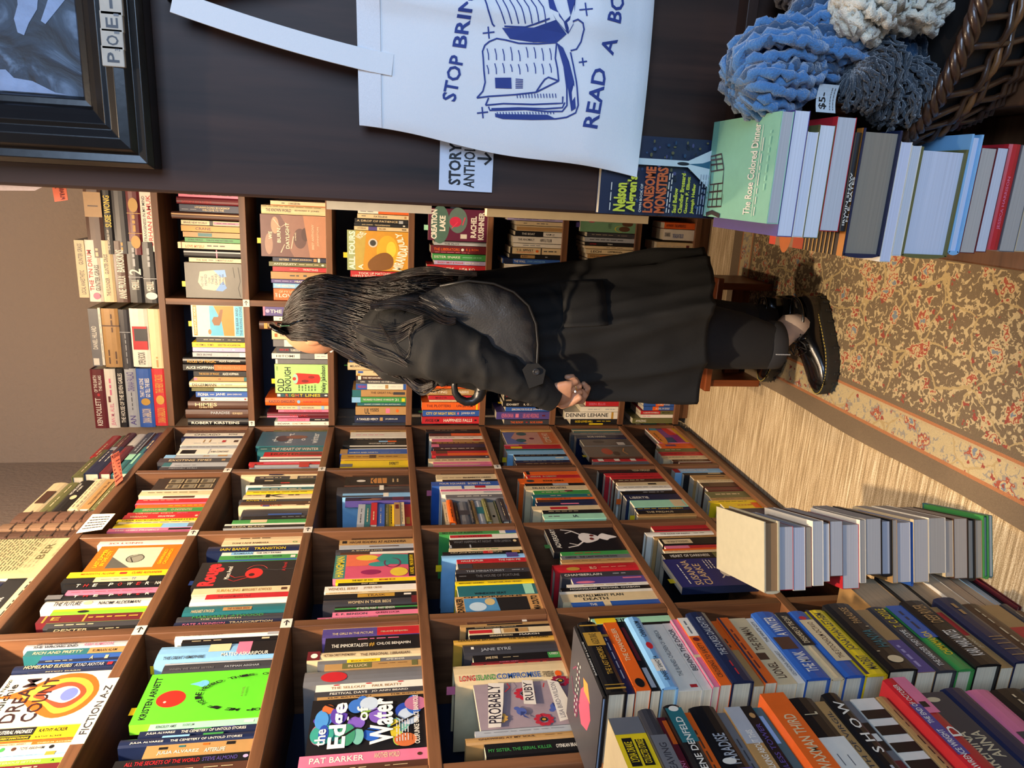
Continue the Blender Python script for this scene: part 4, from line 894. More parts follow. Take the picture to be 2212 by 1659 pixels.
cell('B', 0, 'L', 'c12', '''
182 528 414 CF:bear | tab Y
532 582 424 K |
584 636 415 Y | H:NORMAL 7-26;H:WOMEN 28-40;K:KRISTIN HOGANSON 48-90
638 682 416 V | W:THE PRISON, THE HOURS, AND MADAME BOVARY 3-72;oW 74-80
690 738 416 S | J:ERICK BROWNE 8-36;W:PAPER NAMES 48-70;#W 88-100
746 812 395 Kh | Z:RULES OF MAGIC 7-52 30-80;W:ALICE HOFFMAN 57-90 36-66
818 880 395 K | W:ALICE HOFFMAN 5-48;#O 49-100;A:THE UNLIKELY PLACE 54-90
888 942 418 K | Z:THE BOOK OF MAGIC 10-48;W:ALICE HOFFMAN 54-84
948 992 419 A | D:15 46-50;#P 0-6 20-80;#T 94-100
1000 1058 409 Ch | K:DIEGERMANN 5-46 26-80;~K 54-78 40-60
1064 1098 414 I | #M 40-100;C:A 88-92
1104 1160 423 B | W:FIONA 4-24 22-78;W:AND 27-35 40-60;W:JANE 38-56 22-78;W:JEAN CHEN HO 60-88 34-66
1162 1202 434 W | G:MAGMA 8-30;~S 44-84;#R 92-96 30-70
1206 1286 406 Hh | C:HIMES 12-48 15-60;C:CHESTER 18-42 66-84
1292 1382 401 Hh | S:PARADISE 40-70 20-50;C:OSCAR HIJUELOS 74-90 30-60
1388 1456 406 Kh | W:ROBERT KIRSTEINS 6-84 40-80
''')
cell('B', 1, 'Rr', 'c13', '''
196 250 584 C | K:CORREGIDORA 32-54;~K 20-28;#O 0-100 88-100
252 356 564 Ch | J:THE KNOWN WORLD 7-46 36-72;K:EDWARD P. JONES 52-90 42-62;~I 2-95 6-20
360 862 563 HF:burn | tab Y
868 918 589 N | C:SISTERS 12-30;C:DAISY JOHNSON 36-72;#A 76-82 10-90;#W 84-88
922 976 581 I | W:ANTIQUITY 8-48 26-74;~C 52-86;oW 91-96
980 1036 589 R | W:HA JIN 32-46 40-60;W:WAITING 56-84 28-72
1040 1126 585 A | ~J 34-50 30-80;~J 58-64 20-90
1130 1174 586 U | ~V 6-36;W:MEAT 42-56;#C 60-95
1178 1236 590 L | W:THE RESISTERS 4-40;W:GISH JEN 48-80
1240 1378 591 O | W:LOVE 10-40 44-76;W:THE 3-7 40-76;C:OF MY LIFE 10-40 16-36
''')
cell('B', 1, 'L', 'c14', '''
126 240 568 U | oV 4-10 30-70;W:THE ATTIC 11-60 34-72;#P 0-3
246 298 591 W | H:A 10-14
306 402 560 Hh | #Z 7-12 20-90;oZ 13-20 20-80;W:W 28-32 30-64
408 518 587 C | #O 5-10 36-76;J:THE ROAD HOME 14-60 34-70
522 604 590 G | #W 20-64;~S 28-50 30-70
608 680 597 J | R:HENRY JAMES 6-24;W:THE AMBASSADORS 27-46
684 748 587 W | J:HITOMI 8-40 28-72;#G 50-76 0-100;~S 80-96
754 808 595 G | #W 0-4
812 1156 594 EF:old | tab Y
1158 1206 598 J | #W 1-7 20-80;T:B 9-15 14-86;O:R 17-22 14-86;E:I 24-26 14-86;Y:G 28-34 14-86;O:H 36-42 14-86;Y:T 44-50 14-86;Y:LINES 55-84 14-86;oW 92-98 30-70
1216 1304 573 Oh | J:KAZUO ISHIGURO 6-46 26-66;oL 50-55 26-70;R:KLARA AND THE SUN 60-88 36-60
1308 1352 597 C | ~G 4-36;#S 40-45;G:KAZUO ISHIGURO 48-72;#L 86-91
1354 1384 601 P | R:KAZUO ISHIGURO 12-50;R:A PALE VIEW OF HILLS 54-86
1390 1450 577 Dh | #P 0-50 60-90;R:THE UNC 36-66
1456 1492 600 P | R:TENTACLE 18-54;#K 62-100;~W 72-92
1496 1542 593 W | J:INDIANA 6-28;#W 30-34;A:GONE TOMORROW 32-66;J:G. 91-96
''')
cell('B', 2, 'Rr', 'c15', '''
130 196 770 W |
198 248 773 W | #O 40-100;~G 5-30
254 308 772 C | J:FATELESS 32-58;~J 8-18;#A 92-96 20-80
312 366 766 K | C:A DROP OF PATIENCE 4-80;#S 82-90 20-90
368 408 765 K | C:JACK LONDON 14-34;C:THE SUBTERRANEANS 38-66;#W 90-94 30-70
410 458 765 C | #U 26-42;H:JACK KEROUAC 6-22;H:BIG SUR 46-58;K:PENGUIN 88-96
462 962 750 ZF:fours | tab Y
968 1064 757 R | W:LITTLE FOXES 4-44 54-86;O:CATYA NEY 50-80 54-86;W:TOOK UP MATCHES 14-70 16-46
1068 1150 764 C |
''')
cell('B', 2, 'L', 'c14', '''
640 716 757 Bh |
718 790 755 B | #K 0-60 20-70;#W 18-60 0-18
796 884 751 Ch | J:MELANCHOLY & UNTOLD HISTORY 4-80 30-60;tab E
888 950 769 C | #B 4-14 10-50;H:DARK CONTINENT AND OTHER STORIES 34-92 10-44;#Z 2-8 60-100
952 998 769 H | W:THE METAMORPHOSIS 13-62;#W 86-96 10-90;#W 4-10
1000 1042 769 J | W:KAFKA 9-18;W:THE METAMORPHOSIS 24-48;W:AND OTHER STORIES 50-78
1046 1114 769 W | #B 0-22;R:FAKE KUNG 4-20;#B 94-100;#A 58-64 15-85;~S 32-55 40-56;~S 68-90 40-56
1118 1200 761 A | #T 0-16;H:THE GREAT FALL 34-76 26-56;#J 76-98 30-70
1204 1270 760 E | #L 0-16;W:THE UNLIKELY PILGRIMAGE 20-56 28-62;W:OF HAROLD FRY 58-78 28-62;W:31 80-86 24-70;#Y 92-98 20-80
1274 1306 772 T | W:GHOST STORIES OF AN ANTIQUARY 14-90
1318 1416 768 A | K:UL 18-28 20-88;K:YSSES 28-46 20-60;#P 60-68 20-80;oO 80-86 30-70
1424 1510 766 N | W:A TANGLED MERCY 4-46 34-64;#A 49-55 26-72;W:JOY JORDAN-LAKE 60-84 38-62
''')
cell('B', 3, 'Rr', 'c15', '''
186 588 925 DF:creat | tab M
596 646 937 S | K:THE PLOT 20-48 44-84;#G 0-100 0-30
650 746 930 D | O:THE LIBERATORS 6-52 30-66;oW 55-60 30-66;O:E. J. KOH 64-86 30-66;~P 8-70 80-96
752 832 934 E | W:SISTER SNAKE 3-52 32-68;M:AMANDA LEE KOE 56-92 38-60
836 888 938 V | R:SHORY SMUT & VOGUE 6-56;W:EMMA BRODIE 60-88
892 982 922 R | W:THE 6-12 44-74;W:LEAVERS 16-46 34-76;W:LISA KO 56-82 34-76
986 1040 937 S |
''')
cell('B', 3, 'L', 'c17', '''
40 82 918 C |
85 132 913 O | R:CARA BEMONT 14-50
136 180 914 A | W:ROSS KING 8-42 26-70;W:FABBRIS 62-80 26-70
184 212 925 R | D:MARTYR 14-36;~P 50-90
214 228 927 C |
232 286 911 O | D:THE PLOTTERS 8-50 30-64;D:UN-SU KIM 60-88 30-64;#Y 94-97
290 332 913 B | Y:CITY OF NIGHT BIRDS 6-58;oP 61-64;W:JUNHEA KIM 68-92;tab E
336 386 911 R | K:ANGIE KIM 6-30;W:HAPPINESS FALLS 38-88;#K 92-96 40-60
''')
cell('B', 4, 'Rr', 'c16', '''
216 246 1096 V |
250 288 1115 C | ~J 16-26;~J 44-70
292 340 1116 C | #A 0-100 20-90
344 386 1113 K | #W 60-100;W:THE BOAT 14-42;K:NAM LE 66-84
390 450 1108 W | J:THE ANOMALY 10-44 30-64;J:HERVE LE TELLIER 56-80
454 488 1109 W | ~G 20-56
492 552 1102 C | #K 0-4;O:THE COLLECTED WORKS OF 12-46 62-80;K:T.S. SPIVET 12-46 22-56;oO 50-56 30-70;#K 60-62;~J 66-92
556 592 1100 K | #A 22-50 10-90;K:BURNT 25-36;~W 70-76
596 642 1085 B | W:THE WALL 20-40;L:JOHN LANCHESTER 43-74;#N 2-18
646 740 1090 W | ~G 6-10 30-80;K:Y 56-66 20-70
''')
cell('B', 4, 'L', 'c17', '''
120 172 1088 J |
175 202 1089 K | R:BENJ 4-16
204 228 1089 K | C:LA BOURSE 4-16
230 264 1086 K | W:EXHIBIT 8-34 28-72;W:R. O. KWON 44-78 28-72;tab Y
266 298 1092 B | W:SEARCHING FOR SYLVIE LEE 14-60;W:JEAN KWOK 62-92
301 354 1072 U | P:KEVIN KWAN 10-32 22-80;#P 36-42 24-76;P:LIES AND WEDDINGS 50-80 22-80;#D 86-92 40-60
358 392 1089 J | O:THE ROOM 14-42;O:RACHEL KUSHNER 58-86;#R 48-52 40-60
''')
cell('B', 5, 'Rr', 'c16', '''
230 352 1254 EF:green | tab U
356 396 1268 J |
400 442 1263 S | ~J 10-80
446 474 1263 K | R:AFTER 10-24;W:TIM 46-56
478 504 1263 C | ~H 44-80
508 550 1266 C | K:LECH 10-32 24-76;K:LIPPMANN 46-76 30-66
554 592 1269 A | K:WHITE CAT, 5-26;O:BLACK DOG 28-50;oK 54-60 20-80;K:KELLY LINK 64-88
596 630 1269 J | #T 10-50 30-70
632 680 1270 R |
''')
cell('B', 5, 'L', 'c17', '''
130 182 1265 G |
185 222 1265 L | #K 0-30;W:SCHOOL 6-28;W:NEW YORKER 36-70;#C 80-100
226 260 1265 R | P:SEEN ELLIS 10-60
264 300 1254 W | ~S 20-50;~S 66-90
302 352 1220 W | K:DENNIS LEHANE 2-82 14-70;#Z 88-92
354 392 1232 K | Y:GOD LOVES HELL 10-48 20-60;#Y 40-70 78-100;~Y 56-86 24-50
''')
cell('B', 6, 'Rr', 'c16', '''
258 316 1436 O | D:ALAN TANQUERAY 6-30;D:THE APPRENTICE 34-70
320 420 1435 W | B:THE BALKAN TRILOGY 30-66 40-80;J:OLIVIA MANNING 4-22 30-70
440 516 1418 C | ~S 10-40 40-56;~S 46-74 40-56;#D 82-90 30-70
520 580 1421 C | J:VERY COLD PEOPLE 6-70 30-66
584 640 1425 C |
''')
cell('B', 6, 'L', 'c17', '''
120 180 1384 K | #Z 5-15 20-80
184 230 1384 K | oZ 4-16 10-90;oZ 20-30 10-90;oZ 38-50 10-90;oZ 56-68 10-90;oZ 74-88 10-90
232 260 1390 B | #O 40-66;W:A GIRL IN EXILE 46-86
262 290 1390 B | #O 30-50;W:A GIRL IN EXILE 40-86
293 318 1384 R | #I 60-100;W:A LONG WAY FROM BEAULO 8-56;K:MAX LOBE 66-90
320 344 1384 W | ~P 6-30
346 384 1366 I | W:AMAZING 8-34
''')
# ---------------------------------------------------------------- flat stacks by pixel-measured edges
def stack(edges, plane, framef, rows, place, zfloor=None, px=.09):
    """edges: photo (x0, x1) per book, top to bottom, measured at one y"""
    y, ax, val = plane; n = len(rows)
    zs = [(on(a, y, ax, val)[2], on(b, y, ax, val)[2]) for a, b in edges]
    zs = sorted([z for p in zs for z in p], reverse=True) if False else zs
    tops = [p[0] for p in zs]
    for i, (Ln, Wd, col, hard, segs, sh, *rest) in enumerate(rows):
        zt = tops[i]; zb = tops[i+1]+.0006 if i+1 < n else (zfloor if zfloor is not None else zs[i][1])
        if zb < (zfloor or 0): zb = zfloor or 0
        T = zt-zb
        if T < .004: continue
        pos = 'topmost' if i == 0 else ORD[i]+' from top'
        lab = f"{colname(col)} {'hardcover' if hard else 'paperback'} lying flat, {pos} of {place}"
        if rest and rest[0] and isinstance(rest[0], str): lab = rest[0]
        spec(T, Ln, Wd, col, hard, segs, framef(zb, sh, Ln, Wd), lab, 'books in the '+place, px, rest[1] if len(rest) > 1 else None, rest[2] if len(rest) > 2 else 'd8ccb0')
# --- B: behind, spines to the room (+X)
YBn, YBf = .84, 1.01
bX = -.70
def fB(z, sh, Ln, Wd): return frame((bX+sh-(.9-z)*.006, YBn+Ln, z), (0, 0, 1), (-1, 0, 0), (0, -1, 0))
def fBr(z, sh, Ln, Wd): return frame((bX+sh, YBn, z), (0, 0, 1), (-1, 0, 0), (0, -1, 0))
# text runs away from the camera: tail far, head near
def fS(Yn, X): return lambda z, sh, Ln, Wd: frame((X+sh, Yn+Ln, z), (0, 0, 1), (-1, 0, 0), (0, -1, 0))
bx = [1304, 1313, 1357, 1375, 1408, 1430, 1467, 1519, 1540, 1556, 1581, 1628, 1652, 1678, 1722, 1739, 1792, 1822, 1865, 1913, 1975, 2014, 2059, 2097, 2151, 2178, 2226, 2275, 2322, 2370]
ART['rooster'] = [('r', 0, 0, 1, 1, '3a3a40'), ('p', [(.3, .35), (.45, .25), (.62, .32), (.7, .5), (.6, .62), (.4, .6), (.28, .5)], 'b84860'), ('p', [(.2, .42), (.32, .3), (.34, .5), (.24, .56)], 'd8843a'), ('l', [(.4, .6), (.3, .8), (.4, .9)], .02, '6a2a4a'), ('l', [(.55, .6), (.6, .82), (.5, .92)], .02, '6a2a4a'), ('e', .66, .7, .12, .08, '5a2a44')] + [('r', .2+.06*i, .66+.015*(i % 2), .225+.06*i, .68+.015*(i % 2), 'W') for i in range(10)] + [('r', .2+.06*i, .71+.015*(i % 2), .225+.06*i, .73+.015*(i % 2), 'W') for i in range(9)]
PB = 'spine-out stack topped by red bird book'
rowsB = [(.17, .17, 'K', 1, 'W:BARBERS IN LOVE 26-74', 0, 'dark hardcover with a red bird on its cover, topmost of its spine-out stack', ART['rooster'], 'b8c4d8'),
 (.172, .13, 'K', 1, '#Z 3-5;#Z 8-9;Z:THE LAST MEMOIRS 22-60 40-70;#Z 62-82;K:AUGUSTA DRAKE 64-80 30-70;#Z 92-94', .006), (.165, .12, 'N', 0, '~S 20-80;#Z 82-86', .002), (.168, .12, 'O', 0, 'C:THE CHANDELIER 40-90 30-66;oK 4-16 20-80', .006),
 (.172, .13, 'K', 0, '#D 40-90 20-60;#S 4-30 20-70', .004), (.176, .14, 'L', 1, '#W 20-36 20-80;oR 50-60 40-80;K:CHINA ROOM 68-92 40-76;K:SUNJEEV SAHOTA 8-40 40-76', .008), (.165, .13, 'W', 0, 'G:THE BURNED CHILDREN OF AMERICA 20-90 40-60;#R 4-8 60-90', 0),
 (.166, .12, 'W', 0, 'J:BEHIND THE DOOR 26-90 20-80', 0), (.17, .13, 'P', 0, '#W 0-100 0-14;#C 40-44', .004), (.17, .12, 'O', 0, 'H:CROSSING TO SAFETY 10-60;oD 62-68 20-80;#W 70-100;~G 74-96', .006), (.178, .14, 'N', 1, 'S:THE DUKES DAUGHTER 34-92 30-66;~R 8-30 40-60', .01),
 (.165, .13, 'A', 0, '#O 52-100;~H 56-70', .0), (.168, .13, 'O', 0, '~D 20-80;#N 0-100 0-20', .004), (.17, .14, 'C', 0, 'H:LIONEL 8-30;#H 34-44 10-60;H:THE PENMAN 48-84', 0), (.168, .13, 'W', 0, 'K:THE WHITE CITY 60-94;G:GEORGINA HARNEST 10-46', 0),
 (.175, .14, 'B', 1, 'W:THE MINK 8-36;#H 40-58 0-70;W:A WINTER 60-90', .006), (.172, .14, 'C', 1, '#K 46-100;C:DREAMERS OF THE DAY 50-94', .004), (.172, .14, 'B', 1, '#C 20-84 20-100;H:THE STOCKHOLM OCTAVO 24-80 50-80;oR 84-90 30-70', .006), (.172, .14, 'Y', 1, 'J:JONATHAN LETHEM 34-94 30-76;J:MADBIST 6-26 30-76;#N 0-100 0-16', .006),
 (.18, .15, 'K', 1, 'T:HANYA 30-56 40-80;A:PARADISE 66-92 40-70;oC 8-18 30-80;#C 24-25 20-30;#C 60-61 70-80', .012), (.17, .13, 'A', 0, '#U 0-48 0-100;~V 8-40', .004), (.175, .14, 'J', 1, 'W:THE HARDER THEY COME 6-60 36-66;Y:T. C. BOYLE 64-96 30-76', .004), (.175, .14, 'E', 1, '#B 46-100;Y:CHIMAMANDA 20-56;~N 60-90', .004),
 (.18, .15, 'K', 1, 'W:KARL MARLANTES 12-50 24-76;A:DEEP RIVER 62-92 24-76', .01), (.17, .13, 'A', 0, '#R 50-90 20-80;C:JUNOT 30-50', .002), (.182, .15, 'N', 1, '#A 8-9 20-80;#A 16-17 20-80;#A 24-25 20-80;#A 30-31 20-80;#A 34-35 20-80;~A 70-90', .012), (.17, .14, 'H', 1, '', .004), (.17, .14, 'A', 0, '#R 40-60', 0), (.17, .14, 'J', 1, '', 0), (.17, .14, 'D', 1, '', 0)]
ZBENCH = .06
stack([(a, b) for a, b in zip(bx, bx[1:]+[2420])], (1485, 1, YBn), fS(YBn, bX), rowsB, PB, ZBENCH, .12)
# --- A: in front of it
ax_ = [1314, 1379, 1412, 1432, 1467, 1488, 1542, 1560, 1594, 1618, 1640, 1690, 1750, 1772, 1806, 1828, 1879, 1906, 1952, 2022, 2068, 2122, 2186, 2240, 2300, 2350]
PA = 'the stack nearest the camera, below the side bookcase'
PA = 'spine-out stack topped by thick yellow book'
rowsA = [(.17, .13, 'Y', 0, '#G 82-100;#K 50-78 14-46;#K 50-76 54-86;Y:COLLECTED STORIES 52-76 58-80;Y:LYDIA DRAKE 54-74 18-42', 0, 'thick yellow paperback with black label boxes, topmost of its spine-out stack', [('r', 0, 0, 1, 1, 'd8c8a0'), ('l', [(.5, .1), (.3, .3), (.6, .4), (.4, .7), (.6, .9)], .014, 'A'), ('e', .35, .2, .06, .04, '7a88b8'), ('e', .4, .5, .06, .04, '7a88b8')]),
 (.175, .14, 'J', 1, '#G 0-72;J:CLEAVING 30-64', .006), (.165, .12, 'D', 0, '#O 70-96 50-100;P:MAGNIFICENT 20-54', .0), (.175, .14, 'K', 1, '#T 60-96;W:RENE DENFELD 30-86 30-70;oW 92-98 20-80;W:ENTS 4-22 30-70', .01), (.168, .12, 'O', 0, '~H 20-80', .002), (.175, .14, 'K', 1, 'S:PARADISE 40-70;#U 0-36;oW 40-46 10-60', .004),
 (.165, .13, 'G', 0, '~J 20-70', 0), (.17, .13, 'A', 0, '#S 60-100;W:NO ONE IS TALKING ABOUT THIS 8-74 40-80', .004), (.17, .13, 'K', 0, 'U:SUNLESS TOWER 20-80;oA 86-92 30-80', .004), (.17, .13, 'T', 0, '#L 60-90 20-60;#C 0-20', .0), (.178, .14, 'O', 0, 'C:WAXMAN THIRD 20-76;oL 2-14 10-90', .016),
 (.175, .15, 'K', 1, '#W 0-56;~G 20-40 60-70;~G 16-44 30-40;C:L 80-83', .006), (.168, .13, 'A', 0, 'J:DEATH OF VIRGIL 8-88', .004), (.178, .14, 'K', 1, 'W:S H O W 36-90 24-80;~S 4-24', .008), (.17, .13, 'G', 0, '#D 0-34 10-90;#K 44-74 10-90;#W 54-62 30-80;~P 6-28', 0), (.17, .13, 'W', 0, '#K 4-14;#K 22-32;#K 40-50;#K 58-68;#K 76-86', .002),
 (.17, .14, 'A', 1, '', .002), (.185, .15, 'R', 1, '#P 60-100 40-100;#U 20-70 0-50;W:THE END OF OCTOBER 50-92 10-34;W:LAWRENCE WRIGHT 4-44 10-36;#K 66-72 50-80;W:D 36-46 50-90', .02), (.17, .14, 'J', 0, 'C:ANNA 26-54 54-86;C:KARENINA 6-54 14-46;oC 88-94 30-70', .004), (.175, .15, 'N', 1, '#A 8-20 20-60', .004), (.172, .14, 'P', 1, '#J 0-50 20-90', 0), (.17, .14, 'K', 1, '', 0), (.17, .14, 'J', 1, '', 0), (.17, .14, 'G', 0, '', 0), (.17, .14, 'H', 1, '', 0), (.17, .14, 'N', 1, '', 0)]
stack([(a, b) for a, b in zip(ax_, ax_[1:]+[2410])], (1525, 1, .79), fS(.615, -.69), rowsA, PA, ZBENCH, .14)
# low bench they stand on
t = thing('low_bench', 'low dark wooden bench under the two tall spine-out stacks', 'bench', (-.78, .81, 0))
m = MB(); m.box((-.115, -.215, ZBENCH-.025), (.07, .195, ZBENCH-.001), wy); m.build('bench_top', t, bevel=.002)
for sx in (-.1, .035):
    for sy_ in (-.2, .15):
        m = MB(); m.box((sx, sy_, 0), (sx+.028, sy_+.028, ZBENCH-.025), wz); m.build('leg', t)
# --- C: stack on the floor, page ends to the camera
CA = R(17); e1 = Vector((math.cos(CA), math.sin(CA), 0)); e2 = Vector((-math.sin(CA), math.cos(CA), 0)); CP = Vector((-.588, 1.146, 0))
def fC(z, sh, Ln, Wd):
    o = CP - e1*(Wd+sh) + e2*abs(sh)*.3; return frame((o.x, o.y, z), (0, 0, 1), e1, e2)
cx0 = [1650, 1684, 1715, 1741, 1755, 1778, 1792, 1820, 1856, 1869, 1901, 1926, 1937, 1966, 1972, 2004, 2040, 2058, 2087, 2105, 2120, 2132]
rc = [('I', 1, 'b8a888'), ('R', 0, 'c8ccd4'), ('W', 0, 'c0cae0'), ('D', 0, 'a8a090'), ('W', 0, 'c8ccd0'), ('W', 0, 'd0d4de'), ('H', 0, 'c4c6cc'), ('R', 0, 'd0d0d4'), ('W', 0, 'b8b4ac'), ('G', 0, 'c4c4c4'), ('K', 1, 'ccd0da'), ('A', 0, 'b8b0a4'), ('W', 0, 'd0d2da'), ('B', 1, 'b0b0b0'), ('C', 0, 'd0ccc8'), ('W', 0, 'c4beb4'), ('C', 0, 'c8beb0'), ('H', 0, 'c8beb0'), ('K', 1, 'b8b0a0'), ('A', 0, 'bcb4a4'), ('E', 1, '98a8a8'), ('T', 0, 'b8c4c4')]
rr = random.Random(5)
rc = [(c, h, '%02x%02x%02x' % tuple(int(int(pg[q:q+2], 16)*.86) for q in (0, 2, 4))) for c, h, pg in rc]
rowsC = [(.2 if i == 0 else rr.uniform(.16, .19), .135 if i == 0 else rr.uniform(.105, .125), c, h, '', (0 if i == 0 else rr.uniform(0, .014)), 'white cover hardcover with browned page edges lying on top of the floor stack' if i == 0 else None, None, pg) for i, (c, h, pg) in enumerate(rc)]
PAL['cv'] = 'aba68f'; NAMES['cv'] = 'white'; rowsC[0] = (.2, .135, 'cv', 1, '', 0, 'pale cover hardcover with browned page edges, topmost of the floor stack of page ends', None, '8a6c4a')
stack([(a, b) for a, b in zip(cx0, cx0[1:]+[2140])], (1130, 1, 1.146), fC, rowsC, 'the floor stack of page ends', .001, .1)
# --- E: low stack between them
ex0 = [1820, 1889, 1935, 1976, 2004, 2030, 2052, 2086, 2134, 2170]
re_ = [('A', 0, 'b09878'), ('K', 1, 'b8a080'), ('A', 0, 'b89c78'), ('W', 0, 'c0a888'), ('H', 0, 'b89a78'), ('L', 0, 'c0a482'), ('K', 1, 'c8c0b4'), ('D', 1, 'b89c7c'), ('A', 0, 'b8987a'), ('W', 0, 'b89878')]
def fE(z, sh, Ln, Wd): return frame((-.722-sh, 1.165, z), (0, 0, 1), (0, -1, 0), (-1, 0, 0)) if False else frame((-.722-sh-Ln, 1.165, z), (0, 0, -1), (0, -1, 0), (1, 0, 0)) if False else frame((-.722-sh-Ln, 1.165, z), (0, 0, 1), (0, -1, 0), (1, 0, 0))
rowsE = [(.17, .13, c, h, '', rr.uniform(0, .012), None, None, pg) for c, h, pg in re_]
stack([(a, b) for a, b in zip(ex0, ex0[1:]+[2205])], (1237, 1, 1.165), fE, rowsE, 'low floor stack behind the bird-book stack', .001, .06)
# --- R: stack by the dark panel, page ends to the camera
def Xr(x, y): return on(x, y, 1, .84)[0]
rx = [(1668, 484, 238), (1694, 512, 236), (1728, 513, 283), (1752, 515, 268), (1786, 500, 250), (1828, 500, 285), (1846, 555, 275), (1930, 567, 305), (1955, 554, 313), (1976, 556, 316), (2078, 550, 288), (2104, 548, 318), (2138, 546, 318), (2163, 541, 310), (2190, 545, 312), (2225, 545, 312), (2260, 545, 312)]
rR = [('M', 0, 'b4b4b4'), ('U', 0, 'd4d8e2'), ('W', 0, 'ccd2de'), ('I', 0, 'd4d8de'), ('R', 0, 'bcbec2'), ('K', 1, '202020'), ('N', 1, '8a8070'), ('W', 0, 'c8ccdc'), ('W', 0, 'c0c6ce'), ('I', 1, 'c4cad8'), ('L', 1, 'c8cede'), ('D', 0, 'b0aaa2'), ('D', 0, 'c4c8d2'), ('R', 1, '9a948c'), ('G', 0, 'a8a29a'), ('C', 0, 'a8a29a'), ('W', 0, 'a8a29a')]
ART['rose'] = [('r', 0, 0, 1, 1, '7fb59a'), ('r', 0, 0, 1, .1, '5f9a90'), ('e', .2, .3, .05, .02, '6a9a80'), ('e', .75, .7, .06, .015, '5f8f78')] + [('l', [(.06, .08), (.58, .06)], .014, '3a2420'), ('l', [(.06, .2), (.5, .2)], .012, '3a2420')][:0] + \
   [('l', p, .012, '3a2420', .66) for p in ([(.1, .06), (.34, .06), (.36, .28), (.12, .3), (.1, .06)], [(.18, .06), (.2, .29)], [(.26, .06), (.28, .28)], [(.11, .14), (.35, .13)], [(.12, .22), (.36, .2)], [(.36, .28), (.5, .27), (.48, .05), (.34, .06)], [(.5, .27), (.66, .2), (.64, .02), (.48, .05)], [(.56, .24), (.55, .04)], [(.61, .22), (.6, .03)], [(.49, .16), (.65, .1)])] + [('l', [(.02, .06), (.05, .16), (.02, .3)], .03, '2a1c1a', .66), ('t', 'The Rose Colored Dinner', .06, .66, .92, .76, 'W', 0, .02), ('r', .05, .79, .9, .795, 'W')] + scribble(.06, .81, .8, .84, 1, 'W', 9) + scribble(.3, .9, .84, .93, 1, 'M', 4)
ART['bars'] = [('r', 0, 0, 1, 1, '2a1c14'), ('r', 0, 0, 1, .1, 'c8402a'), ('r', 0, .1, 1, .36, '8a6a50'), ('e', .2, .24, .26, .1, 'b8642a'), ('r', 0, .36, 1, .5, 'a8401e'), ('r', 0, .93, 1, 1, 'b8742e')]+[('r', 0, .52+.05*i, 1, .535+.05*i, 'b08a4a') for i in range(8)]
segR = {5: 'W:H. E. BATES 10-56 54-84;W:IRWIN SHAW 6-60 18-48', 13: 'P:JESSICA HARRISON 20-70 30-60'}
LAB = {0: 'mint green paperback with drawn window frames, topmost of the stack by the dark panel', 6: 'thick navy hardcover with a striped cover, in the stack by the dark panel'}
rowsR = []
for i, ((x, yl, yr), (c, h, pg)) in enumerate(zip(rx, rR)):
    X0, X1 = Xr(x+8, yl), Xr(x+8, yr); rowsR.append((.185 if i else .187, X1-X0, c, h, segR.get(i, ''), X0, LAB.get(i), ART['rose'] if i == 0 else (ART['bars'] if i == 6 else None), pg))
def fR(z, sh, Ln, Wd): return frame((sh, .84, z), (0, 0, 1), (1, 0, 0), (0, 1, 0))
ZST = .33
y, n = 400, len(rx)
def rstack():
    zs = [on(x, 400, 1, .84)[2] for x, _, _ in rx]+[ZST]
    for i, (Ln, Wd, c, h, segs, X0, lab, art, pg) in enumerate(rowsR):
        zt, zb = zs[i], max(zs[i+1]+.0006, ZST+.0005)
        if zt-zb < .003: continue
        lab = lab or f"{colname(c)} {'hardcover' if h else 'paperback'} lying flat, {ORD[i]} from top of the stack by the dark panel"
        M = fR(zb, X0, Ln, Wd)
        if i in segR:   # spine turned to the camera
            M = frame((X0+Wd, .84, zb), (0, 0, 1), (0, 1, 0), (-1, 0, 0)); Ln, Wd = Wd, .17
        if i == 0: M = frame((X0+Wd, .84, zb), (0, 0, 1), (-1, 0, 0), (0, 1, 0)) if False else frame((X0, .84, zb), (0, 0, 1), (1, 0, 0), (0, 1, 0))
        spec(zt-zb, Ln, Wd, c, h, segs, M, lab, 'books in the stack by the dark panel', .16, art, pg)
rstack()
t = thing('wooden_stool', 'dark wooden stool carrying the stack of page ends by the dark panel', 'stool', (.03, .945, 0))
m = MB(); m.box((-.11, -.12, ZST-.03), (.1, .1, ZST), wx); m.build('seat', t, bevel=.003)
for sx in (-.1, .06):
    for sy_ in (-.11, .06):
        m = MB(); m.box((sx, sy_, 0), (sx+.03, sy_+.03, ZST-.03), wz); m.build('leg', t)
# ---------------------------------------------------------------- right-hand bookcase end (dark panel) and what hangs on it
YP = 1.05
pX, pY, pZ = (wood('dark_panel_wood_%d' % a, '0e0704', '432a1e', a, .52, .45) for a in (0, 1, 2))
bt = thing('bookcase', 'dark stained bookcase seen from its end panel, tote bag and frame hanging on it', 'bookcase', (.4, 1.7, 0))
m = MB(); m.box((-.036, YP, 0), (1.3, YP+.024, 2.25), pZ); put(m, 'end_panel', bt, .004)
for z in (.08, .44, .78, 1.12, 1.46, 1.8, 2.2):
    m = MB(); m.box((-.02, YP+.025, z-.01), (.26, 2.3, z+.01), pY); put(m, 'shelf', bt)
m = MB(); m.box((.262, YP+.025, .02), (.27, 2.3, 2.2), pZ); put(m, 'back_panel', bt, 0)
m = MB(); m.box((-.03, 2.302, 0), (.27, 2.32, 2.2), pZ); put(m, 'end_panel', bt, .002)
def sideR(x, y, z): return frame((x, y, z), (0, -1, 0), (1, 0, 0), (0, 0, 1))      # spine faces -X
